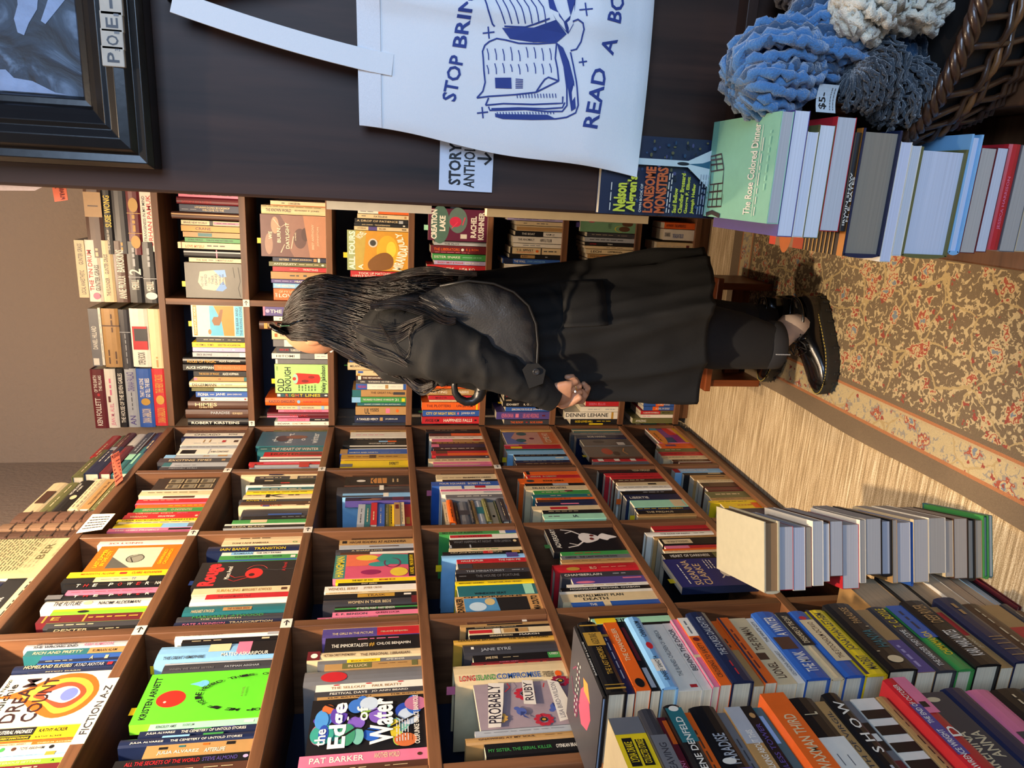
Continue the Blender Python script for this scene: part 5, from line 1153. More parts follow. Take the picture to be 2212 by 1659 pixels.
for (xa, xb, Yk, xs, col, segs, lab, Tk) in ((708, 930, 1.13, -.05, 'W', 'K:HERLAND 10-40;~K 50-80', 'white paperback poking out past the edge of the dark panel, behind the tote bag', .03), (1050, 1226, 1.13, -.05, 'C', '#O 0-100 0-30', 'cream paperback poking out past the edge of the dark panel, below the handwritten sign', .028), (1238, 1376, 1.13, -.05, 'C', '#O 0-100 0-40', 'yellowed paperback poking out past the dark panel, beside the blue book cover', .025)):
    zt, zb = on(xa, 460, 1, Yk)[2], on(xb, 470, 1, Yk)[2]
    shelf = max(s for s in (.45, .79, 1.13) if s < zb+.12); shelf = min((.45, .79, 1.13), key=lambda s: abs(s-zb))
    spec(Tk, zt-shelf, .14, col, False, segs, sideR(xs, Yk+Tk/2, shelf+.0005), lab, None, .03)
t = thing('paper_sheet', 'white paper corner sticking out above the dark panel edge, high on the wall', 'paper', (-.06, 1.2, 1.78))
PW = [on(x, y, 1, 1.10) for x, y in ((-60, 380), (-60, 411), (75, 412), (96, 402), (110, 380))]
m = MB(); m.add([tuple(p-Vector((-.06, 1.2, 1.78))) for p in PW]+[tuple(p+Vector((0, .0008, 0))-Vector((-.06, 1.2, 1.78))) for p in PW], [(0, 1, 2, 3, 4), (9, 8, 7, 6, 5)]+[(i, (i+1) % 5, (i+1) % 5+5, i+5) for i in range(5)], plain('pink_white_paper', 'd8c8cc', .7)); m.build('paper', t)
PS = [on(x, y, 1, 1.10) for x, y in ((108, 380), (139, 380), (147, 432), (118, 436))]
t = thing('paper_slip', 'orange handwritten slip hanging from the dark panel edge, below the white paper corner', 'sign', PS[0])
m = MB(); m.add([tuple(p-PS[0]) for p in PS]+[tuple(p+Vector((0, .0008, 0))-PS[0]) for p in PS], [(0, 1, 2, 3), (7, 6, 5, 4)]+[(i, (i+1) % 4, (i+1) % 4+4, i+4) for i in range(4)], plain('paper_slip_paper', 'd46a4a', .8)); m.build('paper', t)
m = MB(); f = lambda x, y, l: tuple(PS[3]+(PS[2]-PS[3])*y*1.0+(PS[0]-PS[3])*(1-x)*.9-PS[3]*0-PS[0]+Vector((0, -.0006, 0)))
f = lambda x, y, l: tuple((PS[0]*(1-x)+PS[3]*x)*(1-y)+(PS[1]*(1-x)+PS[2]*x)*y-PS[0]+Vector((0, -.0006, 0)))
flatprint(m, [('t', 'PLEASE', .45, .48, .95, .76, 'D', 180), ('t', 'ASK', .1, .2, .5, .4, 'D', 180)], f); m.build('handwriting', t)
# framed painting
FY = YP-.002
fx0, fz0 = -.006, 1.486
t = thing('framed_painting', 'dark moulded frame around a moody blue painting on the dark panel', 'picture', (fx0, FY, fz0))
prof = [(0, 0), (0, .03), (.006, .038), (.016, .036), (.022, .044), (.034, .046), (.044, .04), (.05, .042), (.06, .034), (.066, .03), (.07, .022), (.078, .02), (.082, .012), (.082, 0)]
fw_, fh_ = .5, .44
m = MB(); rings = []
for u, d in prof: rings.append([(u, -d, u), (fw_-u, -d, u), (fw_-u, -d, fh_-u), (u, -d, fh_-u)])
m.loft(rings, plain('black_frame_lacquer', '14110f', .28, bump=.08, bscale=40, var=.3), True, False); m.build('frame', t, bevel=.0008)
def paint_mat():
    m, nt, b, N, L = nmat('oil_paint'); tc = N.new('ShaderNodeTexCoord'); no = N.new('ShaderNodeTexNoise'); no.inputs['Scale'].default_value = 14; no.inputs['Detail'].default_value = 6; no.inputs['Distortion'].default_value = 2.6
    L.new(tc.outputs['Object'], no.inputs['Vector']); c = N.new('ShaderNodeValToRGB'); e = c.color_ramp.elements; e[0].position = .36; e[0].color = lin('0e1622'); e[1].position = .74; e[1].color = lin('6f86a2'); x = e.new(.54); x.color = lin('26384c')
    L.new(no.outputs['Fac'], c.inputs[0]); L.new(c.outputs[0], b.inputs['Base Color']); b.inputs['Roughness'].default_value = .5
    bp = N.new('ShaderNodeBump'); bp.inputs['Strength'].default_value = .6; bp.inputs['Distance'].default_value = .003; L.new(no.outputs['Fac'], bp.inputs['Height']); L.new(bp.outputs[0], b.inputs['Normal']); return m
m = MB(); m.box((.078, -.012, .078), (fw_-.078, -.004, fh_-.078), paint_mat()); m.build('canvas', t)
m = MB(); PC = lambda pts: [((on(x, y, 1, FY-.0125)[0]-fx0), -.0125, (on(x, y, 1, FY-.0125)[2]-fz0)) for x, y in pts]
pale = plain('pale_oil_paint', '8296b8', .5, bump=.5, bscale=60, var=.3)
for pts in (((0, 150), (12, 150), (30, 168), (70, 175), (120, 200), (150, 226), (60, 226), (0, 228)), ((35, -30), (38, 10), (30, 40), (38, 70), (52, 76), (62, 50), (80, 20), (84, -30)), ((112, -30), (100, 10), (88, 45), (98, 52), (116, 30), (140, 0), (150, -30)), ((160, 212), (178, 214), (196, 226), (170, 226))):
    v = PC(pts); v = [(max(x, .083), y, min(z, fh_-.083)) for x, y, z in v]; m = MB(); m.add(v, [tuple(range(len(v)))], pale); m.build('pale_brushwork', t)
tilem = plain('letter_tile_wood', 'b9b0a0', .55, bump=.1, bscale=80)
for i, (yc, ch, nb) in enumerate(((122, 'P', '3'), (85, 'O', '1'), (47, 'E', '1'), (10, '-', ''))):
    p = on(245-1.6*i, yc, 1, FY-.047); x, z = p[0]-fx0, p[2]-fz0
    tl = MB(); tl.box((x-.0115, -.049, z-.0125), (x+.0115, -.0425, z+.0125), tilem); to = tl.build('letter_tile', t, bevel=.001)
    tl = MB(); flatprint(tl, [('t', ch, .2, .25, .68, .78, 'J') if ch != '-' else ('r', .3, .45, .7, .58, 'J')] + ([('t', nb, .76, .62, .88, .84, 'G')] if nb else []), lambda a, b_, l: (x-.0115+a*.023, -.0493, z+.0125-b_*.025)); lo = tl.build('lettering', None); lo.parent = to
# handwritten sign
q = [on(x, y, 1, YP-.003) for x, y in ((948, 410), (1062, 420), (953, 250))]
t = thing('paper_sign', 'pale handwritten sign with STORY ANTHOLO and an arrow, half under the tote bag', 'sign', q[0])
ww, hh = .155, (q[0]-q[1]).length
m = MB(); m.box((0, -.0008, -hh), (ww, 0, 0), plain('sign_paper', 'c4cede', .7, var=.05)); m.build('paper', t)
m = MB(); sfx = lambda x, y, l: (x*ww, -.0011, -y*hh)
m2 = [('t', 'STORY', .05, .17, .41, .4, 'K', 0, .03), ('t', 'ANTHOLO', .03, .45, .455, .66, 'K', 0, .02), ('l', [(.29, .7), (.29, .95)], .045, 'K', ww/hh), ('l', [(.24, .84), (.29, .96), (.34, .84)], .045, 'K', ww/hh)]
flatprint(m, m2, sfx); m.build('handwriting', t)
# tote bag
BO = Vector((.018, 1.03, .848)); BE1 = Vector((.395, 0, .008)); BE2 = Vector((.044, 0, .384))
def bagpos(s, tt, side=-1):
    e = max(0, min(1, min(s, 1-s)*4.0))*max(0, min(1, min(tt*5, (1-tt)*1.6+.12))); e = e**.6
    p = BO+BE1*s+BE2*tt; n_ = noise.noise(Vector((s*3.2, tt*2.6, side*2.0)))*.014+noise.noise(Vector((s*9-tt*4, tt*3, 5)))*.0035
    fold = .014*math.exp(-((s-.40-.06*(1-tt))/.035)**2)*tt**.7*min(1, (1-tt)*9+.25)-.007*math.exp(-((s-.47-.06*(1-tt))/.04)**2)*tt*min(1, (1-tt)*9+.25)
    drape = .004*math.sin(s*7+tt*3)*(1-tt)
    return Vector((p.x+.003*math.sin(tt*9)*(1 if s < .02 else 0), 1.026+side*(.004+.021*e)+n_*e-fold, p.z-.006*math.sin(math.pi*s)*(1 if tt < .03 else 0)+drape*.0))
canvas = plain('cotton_canvas', 'e0e2e4', .9, bump=.15, bscale=900, var=.04)
t = thing('tote_bag', 'white cotton tote bag printed with a blue open book, hanging on the dark panel', 'bag', BO)
m = MB(); NN = 44
for side in (-1, .35):
    rows = [[bagpos(i/NN, j/NN, side)-BO for i in range(NN+1)] for j in range(NN+1)]
    m.loft(rows, canvas, False, False)
body = m.build('bag_body', t, smooth=True)
m = MB()
for j in range(2):
    pass
rows = [[bagpos(i/NN, tt, -1)-BO+Vector((0, -.0016, 0)) for i in range(NN+1)] for tt in (.925, .93, .96, .995, 1.0)]
m.loft(rows, plain('cotton_hem', 'dcdee2', .9, bump=.15, bscale=900), False, False); m.build('hem', t, smooth=True)
def strap(pts, wd):
    m = MB(); P = [Vector(p)-BO for p in pts]; rings = []
    for i, p in enumerate(P):
        tg = (P[min(i+1, len(P)-1)]-P[max(i-1, 0)]).normalized(); sd = Vector((tg.z, 0, -tg.x)).normalized()*wd/2; nn = Vector((0, .0015, 0))
        rings.append([p-sd-nn, p+sd-nn, p+sd+nn, p-sd+nn])
    m.loft(rings, canvas, True, True); return m.build('handle', t, bevel=.0005)
def crv(a, b_, c, n=14): return [tuple(Vector(a)*(1-k/n)**2+Vector(b_)*2*(k/n)*(1-k/n)+Vector(c)*(k/n)**2) for k in range(n+1)]
AP = on(372, 2, 1, 1.015)
s1 = on(800, 128, 1, 1.0); s1.y = bagpos(.28, 1)[1]-.003; s1b = s1+Vector((-.003, 0, -.028))
strap([tuple(s1b)]+crv(tuple(s1), tuple(on(600, 85, 1, 1.01)), tuple(AP)), .026)
s2 = on(800, -120, 1, 1.0); s2.y = bagpos(.7, 1)[1]-.003
strap([tuple(s2+Vector((0, 0, -.028)))]+crv(tuple(s2), tuple(on(590, -62, 1, 1.012)), tuple(AP+Vector((.02, 0, .001)))), .026)
m = MB(); m.tube([(AP.x+.008, YP, AP.z+.012), (AP.x+.008, YP-.03, AP.z+.008), (AP.x+.008, YP-.045, AP.z+.012), (AP.x+.008, YP-.047, AP.z+.022)], .003, plain('hook_metal', '2a2622', .3, 1)); hk = m.build('wall_hook'); tag(hk, 'small dark hook in the dark panel holding the tote bag', 'hook')
INK = '2b3f86'
def baginv(x, y):
    p = on(x, y, 1, 1.004); d = p-BO; det = BE1.x*BE2.z-BE2.x*BE1.z
    return ((d.x*BE2.z-BE2.x*d.z)/det, (BE1.x*d.z-d.x*BE1.z)/det)
def bagmap(x, y, l):     # x, y are photo pixels
    s, tt = baginv(x, y); return bagpos(s, tt, -1)-BO+Vector((0, -.0009, 0))
m = MB()
def ptext(txt, p0, p1, hgt, col=INK, bold=.02):
    """text along the photo line p0->p1 (baseline), height in px to the picture left"""
    vs, fs, x0, x1, y0, y1 = glyphs(txt, bold); d = Vector((p1[0]-p0[0], p1[1]-p0[1])); ln = d.length; d /= ln; up = Vector((-abs(d.y), d.x*(-1 if d.y > 0 else 1))) if False else Vector((d.y, -d.x))
    o = []
    for vx, vy in vs:
        q = Vector(p0)+d*(ln*(vx-x0)/(x1-x0))+up*(hgt*(vy-0)/(.72)); o.append(bagmap(q.x, q.y, 0))
    m.add(o, fs, paper(INK, .8))
ptext('STOP', (984, 219), (1002, 122), 30); ptext('BRIN', (1006, 104), (1022, -4), 30)
ptext('READ', (1290, 278), (1310, 150), 32); ptext('A', (1324, 120), (1334, 86), 32); ptext('BOOK', (1338, 52), (1366, -84), 32)
m.build('lettering', t)
m = MB()
def stroke(pts, wd=3.0):
    P = [Vector(p) for p in pts]; Q = []
    for a, b_ in zip(P, P[1:]):
        k = max(1, int((b_-a).length/12)); Q += [a+(b_-a)*i/k for i in range(k)]
    Q.append(P[-1]); vs = []
    for i, p in enumerate(Q):
        tg = (Q[min(i+1, len(Q)-1)]-Q[max(i-1, 0)]); tg = tg.normalized() if tg.length else Vector((1, 0)); nn = Vector((-tg.y, tg.x))*wd/2
        vs += [bagmap(*(p+nn), 0), bagmap(*(p-nn), 0)]
    m.add(vs, [(2*i, 2*i+1, 2*i+3, 2*i+2) for i in range(len(Q)-1)], paper(INK, .8))
def fill(pts): m.add([bagmap(x, y, 0) for x, y in pts], [tuple(range(len(pts)))], paper(INK, .8))
c21 = lambda *p: [(740+x/3.16, y/3.16) for x, y in p]
for pts in (c21((920, 665), (1000, 655), (1180, 645), (1320, 630), (1360, 610), (1470, 555)), c21((920, 665), (960, 620), (975, 560), (965, 480), (960, 400), (955, 350), (970, 310), (1000, 285), (1050, 265), (1110, 275)), c21((1110, 275), (1200, 298), (1330, 302), (1455, 295)), c21((1470, 555), (1462, 470), (1448, 400), (1455, 295)),
            c21((1320, 628), (1350, 580), (1375, 545), (1400, 530), (1470, 555)), c21((980, 715), (1000, 665)), c21((980, 715), (1100, 705), (1300, 712), (1500, 705), (1500, 660)), c21((1000, 725), (1010, 750), (1250, 745), (1400, 760), (1500, 760), (1530, 720), (1525, 600), (1500, 400), (1470, 310)), c21((1050, 770), (1050, 790), (1100, 805), (1300, 812), (1460, 810), (1530, 800), (1590, 770), (1605, 720), (1590, 560), (1570, 450), (1550, 360)),
            c21((1020, 740), (1200, 735), (1380, 742), (1500, 735), (1515, 700)), c21((965, 0), (985, 80), (1020, 170), (1035, 185)), c21((1100, 185), (1240, 192), (1300, 175), (1400, 140)), c21((1555, 160), (1590, 145), (1625, 170), (1635, 210), (1620, 290), (1590, 340), (1550, 350))): stroke(pts, 3.4)
for pts in (c21((1455, 295), (1500, 330), (1540, 420), (1575, 560), (1590, 740), (1560, 760), (1535, 620), (1500, 450), (1465, 330)), c21((1085, 195), (1300, 195), (1440, 150), (1520, 240), (1460, 292), (1300, 292), (1140, 268)), c21((1395, 0), (1400, 60), (1440, 150), (1530, 240), (1560, 180), (1580, 0), (1520, 0), (1540, 120), (1500, 160), (1450, 80), (1430, 0)), c21((1040, 530), (1150, 530), (1155, 605), (1045, 600)), c21((1050, 775), (1400, 782), (1450, 806), (1150, 808), (1060, 795))): fill(pts)
rs2 = random.Random(11)
for i in range(9):
    x = 985+i*53
    for (a, b_) in ((rs2.uniform(320, 345), rs2.uniform(395, 420)), (rs2.uniform(430, 445), rs2.uniform(490, 520))): stroke(c21((x, a), (x+10, (a+b_)/2), (x+12, b_)), 2.2)
for i in range(7): stroke(c21((1040+i*48, 5), (1060+i*50, 60), (1105+i*45, 170)), 2.4)
for i in range(6): stroke(c21((1180, 540+i*12), (1230, 545+i*11)), 2)
for i in range(14): stroke(c21((1190+i*20, 640), (1195+i*20, 668)), 2)
for i in range(20): stroke(c21((1060+i*20, 762), (1064+i*20, 778)), 2)
for cx1, cy1, r in ((960, 765, 38), (995, 225, 40), (1635, 425, 28), (1648, 75, 46)): stroke(c21((cx1-r, cy1+4), (cx1+r, cy1-4)), 3.2); stroke(c21((cx1-4, cy1-r), (cx1+4, cy1+r)), 3.2)
m.build('printed_book', t)
# mass-market paperback standing against the panel
alg = dict(T=.016, H=.178, W=.108)
PAL['nv2'] = '1c2a48'; NAMES['nv2'] = 'dark blue'
ART['alg'] = [('r', 0, 0, 1, 1, '18233c')] + [('e', _rs.uniform(.02, .98), _rs.uniform(.02, .98), _rs.uniform(.01, .03), _rs.uniform(.006, .014), c) for c in ('2a4468', '1a3a5a', '40406a', '0e1626', '5a5638')*24] + [('r', .64, 0, .72, .7, 'b8c6c8'), ('p', [(.64, .68), (.72, .68), (.98, 1), (.22, 1)], 'b8c6c8'), ('p', [(.68, .68), (.7, .8), (.82, 1), (.6, 1)], '2a5a70'), ('e', .68, .64, .022, .05, '101420'),
   ('t', 'Nelson', .04, .1, .4, .2, 'c8cc3a', 0, .04), ('t', "Algren's", .04, .2, .5, .3, 'c8cc3a', 0, .04), ('t', 'OWN BOOK OF', .04, .31, .4, .33, 'W'), ('t', 'LONESOME', .04, .34, .62, .425, 'c05a2a', 0, .04), ('t', 'MONSTERS', .04, .435, .62, .525, 'c05a2a', 0, .04), ('t', 'Saul Bellow', .05, .585, .37, .62, 'c8cc3a', 0, .03), ('t', 'Chandler Brossard', .05, .635, .56, .67, 'c8cc3a', 0, .03), ('t', 'George P. Elliott', .05, .685, .52, .72, 'c8cc3a', 0, .03), ('t', 'Joseph Heller', .05, .735, .44, .77, 'c8cc3a', 0, .03)] + scribble(.05, .53, .55, .57, 2, 'W', 3) + scribble(.05, .785, .56, .87, 4, '8a96a0', 5) + scribble(.05, .06, .4, .08, 1, 'W', 5)
qa = on(1283, 463, 1, YP-.02)
zb = .735
spec(.014, .182, .109, 'nv2', False, 'Y:LONESOME MONSTERS 20-80', frame((qa[0]+.002, YP-.002, on(1552, 463, 1, YP-.02)[2]), (0, -1, 0), (1, 0, 0), (0, 0, 1)), 'dark blue paperback with yellow and orange lettering, face out under the tote bag', None, .3, ART['alg'])
# ledge that carries it
m = MB(); m.box((-.034, YP-.03, on(1552, 463, 1, YP-.02)[2]-.016), (.4, YP-.0005, on(1552, 463, 1, YP-.02)[2]-.0005), pX); lg = m.build('display_ledge', bevel=.001); tag(lg, 'narrow dark wooden ledge on the panel under the dark blue book', 'ledge')
# ---------------------------------------------------------------- crate, wicker basket, yarn
t = thing('wooden_crate', 'brown wooden crate under the wicker basket', 'crate', (.33, .93, 0))
for k in range(3):
    m = MB(); m.box((-.2, -.115, .02+k*.128), (.2, -.1, .142+k*.128), wx); m.build('front_board', t, bevel=.002)
m = MB(); m.box((-.2, -.0995, .02), (-.185, .1, .4), wx); m.build('side_board', t); m = MB(); m.box((.185, -.0995, .02), (.2, .1, .4), wx); m.build('side_board', t)
m = MB(); m.box((-.203, -.118, .402), (.203, .105, .418), wx); m.build('lid', t, bevel=.002)
m = MB(); m.box((-.18, -.09, 0), (.18, .09, .02), wx); m.build('base', t)
BC = Vector((.305, .925, .4185))
wick = plain('wicker_cane', '3a2416', .3, bump=.2, bscale=90, var=.45, coat=.3); wickd = plain('wicker_cane_pale', '6a4626', .35, bump=.2, bscale=90, var=.3)
t = thing('wicker_basket', 'dark glossy wicker basket holding hanks of yarn on the crate', 'basket', BC)
ba, bb, bh = .20, .11, .125
def bpt(a, z, off=0, flare=.03): k = 1+(flare*z/bh)/.11; return Vector((ba*k*math.cos(a)*.93+off*math.cos(a), bb*k*math.sin(a)+off*math.sin(a), z))
m = MB(); m.loft([[bpt(2*math.pi*i/40, z, -.006) for i in range(40)] for z in (.004, bh*.5, bh-.004)], plain('wicker_lining', '140d08', .8), True, True); m.build('basket_wall', t)
m = MB()
nst = 44
for i in range(nst):
    a = 2*math.pi*i/nst; m.tube([bpt(a, z, .002+.003*math.sin(k*2+i*math.pi)) for k, z in enumerate([.0, .03, .06, .09, bh])], .0042, wick, 6)
m.build('stakes', t, smooth=True)
m = MB()
for z in (.006, .014, .022):
    m.tube([bpt(2*math.pi*i/132, z, .004+.004*math.sin(i*math.pi/1.5)) for i in range(133)], .0042, wick, 6)
for z in (.062, .07, .078):
    m.tube([bpt(2*math.pi*i/132, z, .004+.005*math.sin(i*math.pi/3+z*200)) for i in range(133)], .0042, wickd if z == .07 else wick, 6)
m.build('woven_bands', t, smooth=True)
m = MB()
for k in range(4):
    m.tube([bpt(2*math.pi*i/150, bh+.008*math.sin(i*.9+k*1.57)+.003, .008*math.cos(i*.9+k*1.57)) for i in range(151)], .0052, wick, 6)
m.build('braided_rim', t, smooth=True)
def hank(name, c, ax, r, R_, col, col2, lab, seed=1, nstr=70, tw=1.3, thick=.0055, fuzz=.25):
    """twisted skein: loops of yarn bundled along an axis, each strand a wavy tube"""
    rr = random.Random(seed); t = thing(name, lab, 'yarn', c); A = Vector(ax).normalized(); L_ = Vector(ax).length; s = A.orthogonal().normalized(); b_ = A.cross(s)
    mats = [plain(name+'_wool_%d_%d' % (seed, q), cc, .95, bump=.8, bscale=420, var=.3, sheen=.6) for q, cc in enumerate((col, col2, col))]
    for q, cc in ((0, 0), (1, 1)):
        m = MB()
        for k in range(nstr//2):
            ph = rr.uniform(0, 6.28); rad = R_*math.sqrt(rr.uniform(.15, 1)); P = []
            n = 34
            for i in range(n+1):
                u = i/n; th = ph+tw*6.28*u; pinch = .55+.45*abs(math.cos(math.pi*u))**.8; end = max(0, math.sin(math.pi*u))**.4
                w_ = rad*pinch*(.2+.8*end)*1.25
                P.append(A*(L_*(u-.5)*(1+rr.uniform(-.01, .01)))+s*(w_*math.cos(th)+rr.uniform(-1, 1)*thick*fuzz)+b_*(w_*math.sin(th)+rr.uniform(-1, 1)*thick*fuzz))
            m.tube(P, [thick*(1+.4*math.sin(i*2.4+k)+rr.uniform(-.2, .2)) for i in range(n+1)], mats[q], 6)
        m.build('strands', t, smooth=True)
    return t
hank('yarn_hank', on(1738, 108, 1, .9), (-.10, -.01, .17), .06, .058, '3c72a6', '28496a', 'chunky blue twisted yarn hank rising from the wicker basket', 1, 84, .42, .0062, .6)
hank('yarn_hank', on(1895, 95, 1, .92), (-.06, .0, -.13), .05, .045, '2f5578', '1d3346', 'darker blue yarn hank below the chunky one', 2, 70, .5, .0055, .5)
hank('yarn_hank', on(1920, 12, 1, .85), (.02, .01, -.125), .05, .038, 'd6d0bc', 'c4c0ae', 'fluffy cream yarn hank in the wicker basket', 3, 74, .35, .0052, 1.2)
hank('yarn_hank', on(1915, 185, 1, .87), (-.035, .01, -.10), .045, .045, '1d2833', '2c3843', 'dark grey mohair yarn drooping over the wicker basket edge', 4, 150, .5, .0018, 2.4)
hank('yarn_hank', on(1770, 5, 1, .99), (.1, 0, .05), .05, .05, '3a3038', '4a3e44', 'brown grey yarn hank behind the chunky blue one', 5, 50, 1.2, .006, .4)
P = on(1788, 213, 1, .865)
t = thing('price_tag', 'small curled paper price tag reading $5- by the dark yarn', 'tag', P)
def tagf(x, y, l=0): return (-.016+.032*x, .004*math.sin(x*3)-.0005-.0001*l, .013-.026*y)
m = MB(); m.loft([[tagf(i/8, 0), tagf(i/8, 1), tuple(Vector(tagf(i/8, 1))+Vector((0, .0005, 0))), tuple(Vector(tagf(i/8, 0))+Vector((0, .0005, 0)))] for i in range(9)], plain('tag_card', 'b8c0c4', .8), True, True); m.build('card', t)
m = MB(); flatprint(m, [('t', '$5-', .12, .12, .72, .52, 'K', 0, .02)]+scribble(.1, .64, .9, .94, 2, 'G', 3), lambda x, y, l: tuple(Vector(tagf(x, y))-Vector((0, .0004, 0)))); m.build('lettering', t)
m = MB(); m.tube([(0, .003, .012), (.01, .02, .02), (.03, .03, .01)], .0006, plain('tag_string', 'c8c0b0', .9)); m.build('string', t)
# ---------------------------------------------------------------- the person
def Q(x, y, Y): return on(x, y, 1, Y)
YC = 1.83
per = thing('person', 'person with long dark hair and bowed head in a long black coat', 'person', (-.32, YC, 0))
def pput(mb, name, parent=per, **k):
    o = mb.build(name, None, **k); o.parent = parent; o.matrix_parent_inverse = parent.matrix_world.inverted(); return o
skin = plain('skin', 'c58e6c', .5, bscale=120, var=.06); skin.node_tree.nodes['Principled BSDF'].inputs['Subsurface Weight'].default_value = .12
skin.node_tree.nodes['Principled BSDF'].inputs['Subsurface Radius'].default_value = (.01, .004, .002)
# head: turned away to the shelves, chin down
HC = Q(683, 703, YC); HS = .86; fyaw = R(180-30)          # face looks to -X and away (+Y)
fd = Vector((math.cos(fyaw), math.sin(fyaw), 0)); sd = Vector((-math.sin(fyaw), math.cos(fyaw), 0)); up = Vector((0, 0, 1)); nod = R(36)
fdn = fd*math.cos(nod)-up*math.sin(nod); upn = up*math.cos(nod)+fd*math.sin(nod)
def hp(f, s, u): return HC+(fdn*f+sd*s+upn*u)*HS
def head_mesh(m):
    nu, nv = 40, 30; rings = []
    for i in range(nv+1):
        th = math.pi*i/nv; ring = []
        for j in range(nu):
            ph = 2*math.pi*j/nu; z = math.cos(th); r = math.sin(th); f, s = r*math.cos(ph), r*math.sin(ph)
            F, S_, U = f*.088, s*.070, z*.098
            if z < 0:                                   # jaw narrows and comes forward
                k = min(1, -z*1.1); S_ *= 1-.34*k; F = F*(1-.22*k)+.020*k
                if f < 0: F *= 1-.35*k
            if f > 0:
                fr = max(0, f)**2
                F += .008*fr*math.exp(-((z+.1)/.35)**2)
                F += .021*math.exp(-(s/.16)**2)*math.exp(-((z+.18)/.16)**2)*fr            # nose
                F += .006*math.exp(-(s/.2)**2)*math.exp(-((z+.52)/.09)**2)*fr             # lips
                F += .006*math.exp(-(s/.3)**2)*math.exp(-((z+.82)/.14)**2)*fr             # chin
                for q in (-1, 1): F -= .009*math.exp(-((s-q*.42)/.16)**2)*math.exp(-((z-.05)/.11)**2)*fr
                for q in (-1, 1): F += .006*math.exp(-((s-q*.5)/.22)**2)*math.exp(-((z+.3)/.2)**2)*fr
                F += .004*math.exp(-((z-.2)/.08)**2)*fr
            ring.append(hp(F, S_, U))
        rings.append(ring)
    m.loft(rings, skin, True, True)
m = MB(); head_mesh(m)
for q in (-1, 1): m.ball((0, 0, 0), (.017, .007, .03), skin, 10, 8, frame(hp(-.004, q*.069, -.012), fdn, sd, upn))
neckb = Q(790, 700, YC)
def tube_r(pts, rr, n=12): m.tube(pts, rr, skin, n)
tube_r([hp(-.02, 0, -.05), (hp(-.03, 0, -.1)+neckb)/2, neckb, neckb+Vector((.0, 0, -.06))], [.05, .05, .054, .09])
# torso, hidden under the coat, so that the body is whole
tor = [(Q(800, 700, YC), .07, .10), (Q(850, 705, YC), .10, .17), (Q(960, 705, YC), .105, .16), (Q(1060, 705, YC), .095, .135), (Q(1180, 705, YC), .11, .16), (Q(1240, 705, YC), .105, .155)]
m.loft([[c+Vector((a*math.cos(2*math.pi*k/20), b_*math.sin(2*math.pi*k/20), 0)) for k in range(20)] for c, a, b_ in tor], skin)
ankN, ankF = Vector((-.342, 1.797, .115)), Vector((-.35, 1.985, .10))
hipN, hipF = Q(1235, 705, 1.76), Q(1235, 705, 1.91)
for pth in ([hipN, Q(1330, 710, 1.77), Q(1420, 715, 1.775), Q(1540, 732, 1.775), Q(1640, 742, 1.776), ankN*.5+Q(1690, 738, 1.777)*.5, ankN, Vector((ankN.x, ankN.y, .05))], [hipF, Q(1330, 705, 1.93), Q(1420, 705, 1.95), Q(1530, 700, 1.975), Q(1600, 700, 1.98), ankF+Vector((0, 0, .03)), ankF, Vector((ankF.x, ankF.y, .05))]):
    tube_r(pth, [.085, .07, .054, .05, .036, .029, .029, .03])
shN, elN, wrN = Q(835, 728, 1.665), Q(1010, 758, 1.635), Q(1166, 852, 1.645)
shF, elF, wrF = Q(850, 720, 1.985), Q(1010, 770, 2.0), Q(1200, 850, 1.80)
for s, e, w_ in ((shN, elN, wrN), (shF, elF, wrF)): tube_r([s, (s+e)/2, e, e*.5+w_*.5, w_], [.045, .042, .036, .033, .024])
# hands: near hand curled over the other one
def hand(m, wr, dirv, back, side, L_=.165, curl=1.0, mirror=1):
    d = dirv.normalized(); n_ = (back-d*back.dot(d)).normalized(); s = d.cross(n_).normalized()*mirror
    pal = L_*.5
    rings = []
    for u, a, b_ in ((-.02, .022, .017), (.015, .027, .016), (.04, .036, .0165), (.062, .040, .016), (pal, .038, .014)):
        c = wr+d*u+n_*.002; rings.append([c+s*(a*math.cos(2*math.pi*k/16))+n_*(b_*math.sin(2*math.pi*k/16)) for k in range(16)])
    m.loft(rings, skin)
    kn = []
    for i, (off, ln) in enumerate(((.029, .066), (.010, .074), (-.010, .069), (-.028, .054))):
        p = wr+d*(pal-.006-(.004 if i in (0, 3) else 0))+s*off+n_*.003; ang = 0; P = [p]; rr_ = [.0098]
        for seg, bend in ((.44, 14*curl), (.32, 82*curl), (.26, 60*curl)):
            ang += R(bend+i*3); P.append(P[-1]+(d*math.cos(ang)-n_*math.sin(ang))*ln*seg); rr_.append((.0094, .0086, .0074)[len(rr_)-1])
        pp = []; rq = []
        for a, b_, r0, r1 in zip(P, P[1:], rr_, rr_[1:]):
            pp += [a, a*.5+b_*.5]; rq += [r0*1.06, (r0+r1)/2*.93]
        pp.append(P[-1]); rq.append(rr_[-1]*.9); pp.append(P[-1]+(P[-1]-P[-2]).normalized()*.004); rq.append(.004)
        m.tube(pp, rq, skin, 10); kn.append((P, rr_))
    tb = wr+d*.022+s*.030-n_*.006; t1 = tb+(d*.6+s*.75-n_*.3).normalized()*.038; t2 = t1+(d*.9+s*.05-n_*.5).normalized()*.03; t3 = t2+(d*.9-s*.3-n_*.5).normalized()*.024
    m.tube([wr+d*.008+s*.014, tb, t1, t2, t3, t3+(t3-t2).normalized()*.004], [.014, .0145, .011, .0098, .0082, .004], skin, 10)
    return kn, d, n_, s
kN, dN, nN, sN = hand(m, wrN, Vector((.10, -.02, -1.0)), Vector((-.5, -.86, .05)), None, .15, .95, 1)
kF, *_ = hand(m, Q(1186, 846, 1.735), Vector((.12, -.42, -1.0)), Vector((-.8, .5, -.2)), None, .14, .7, -1)
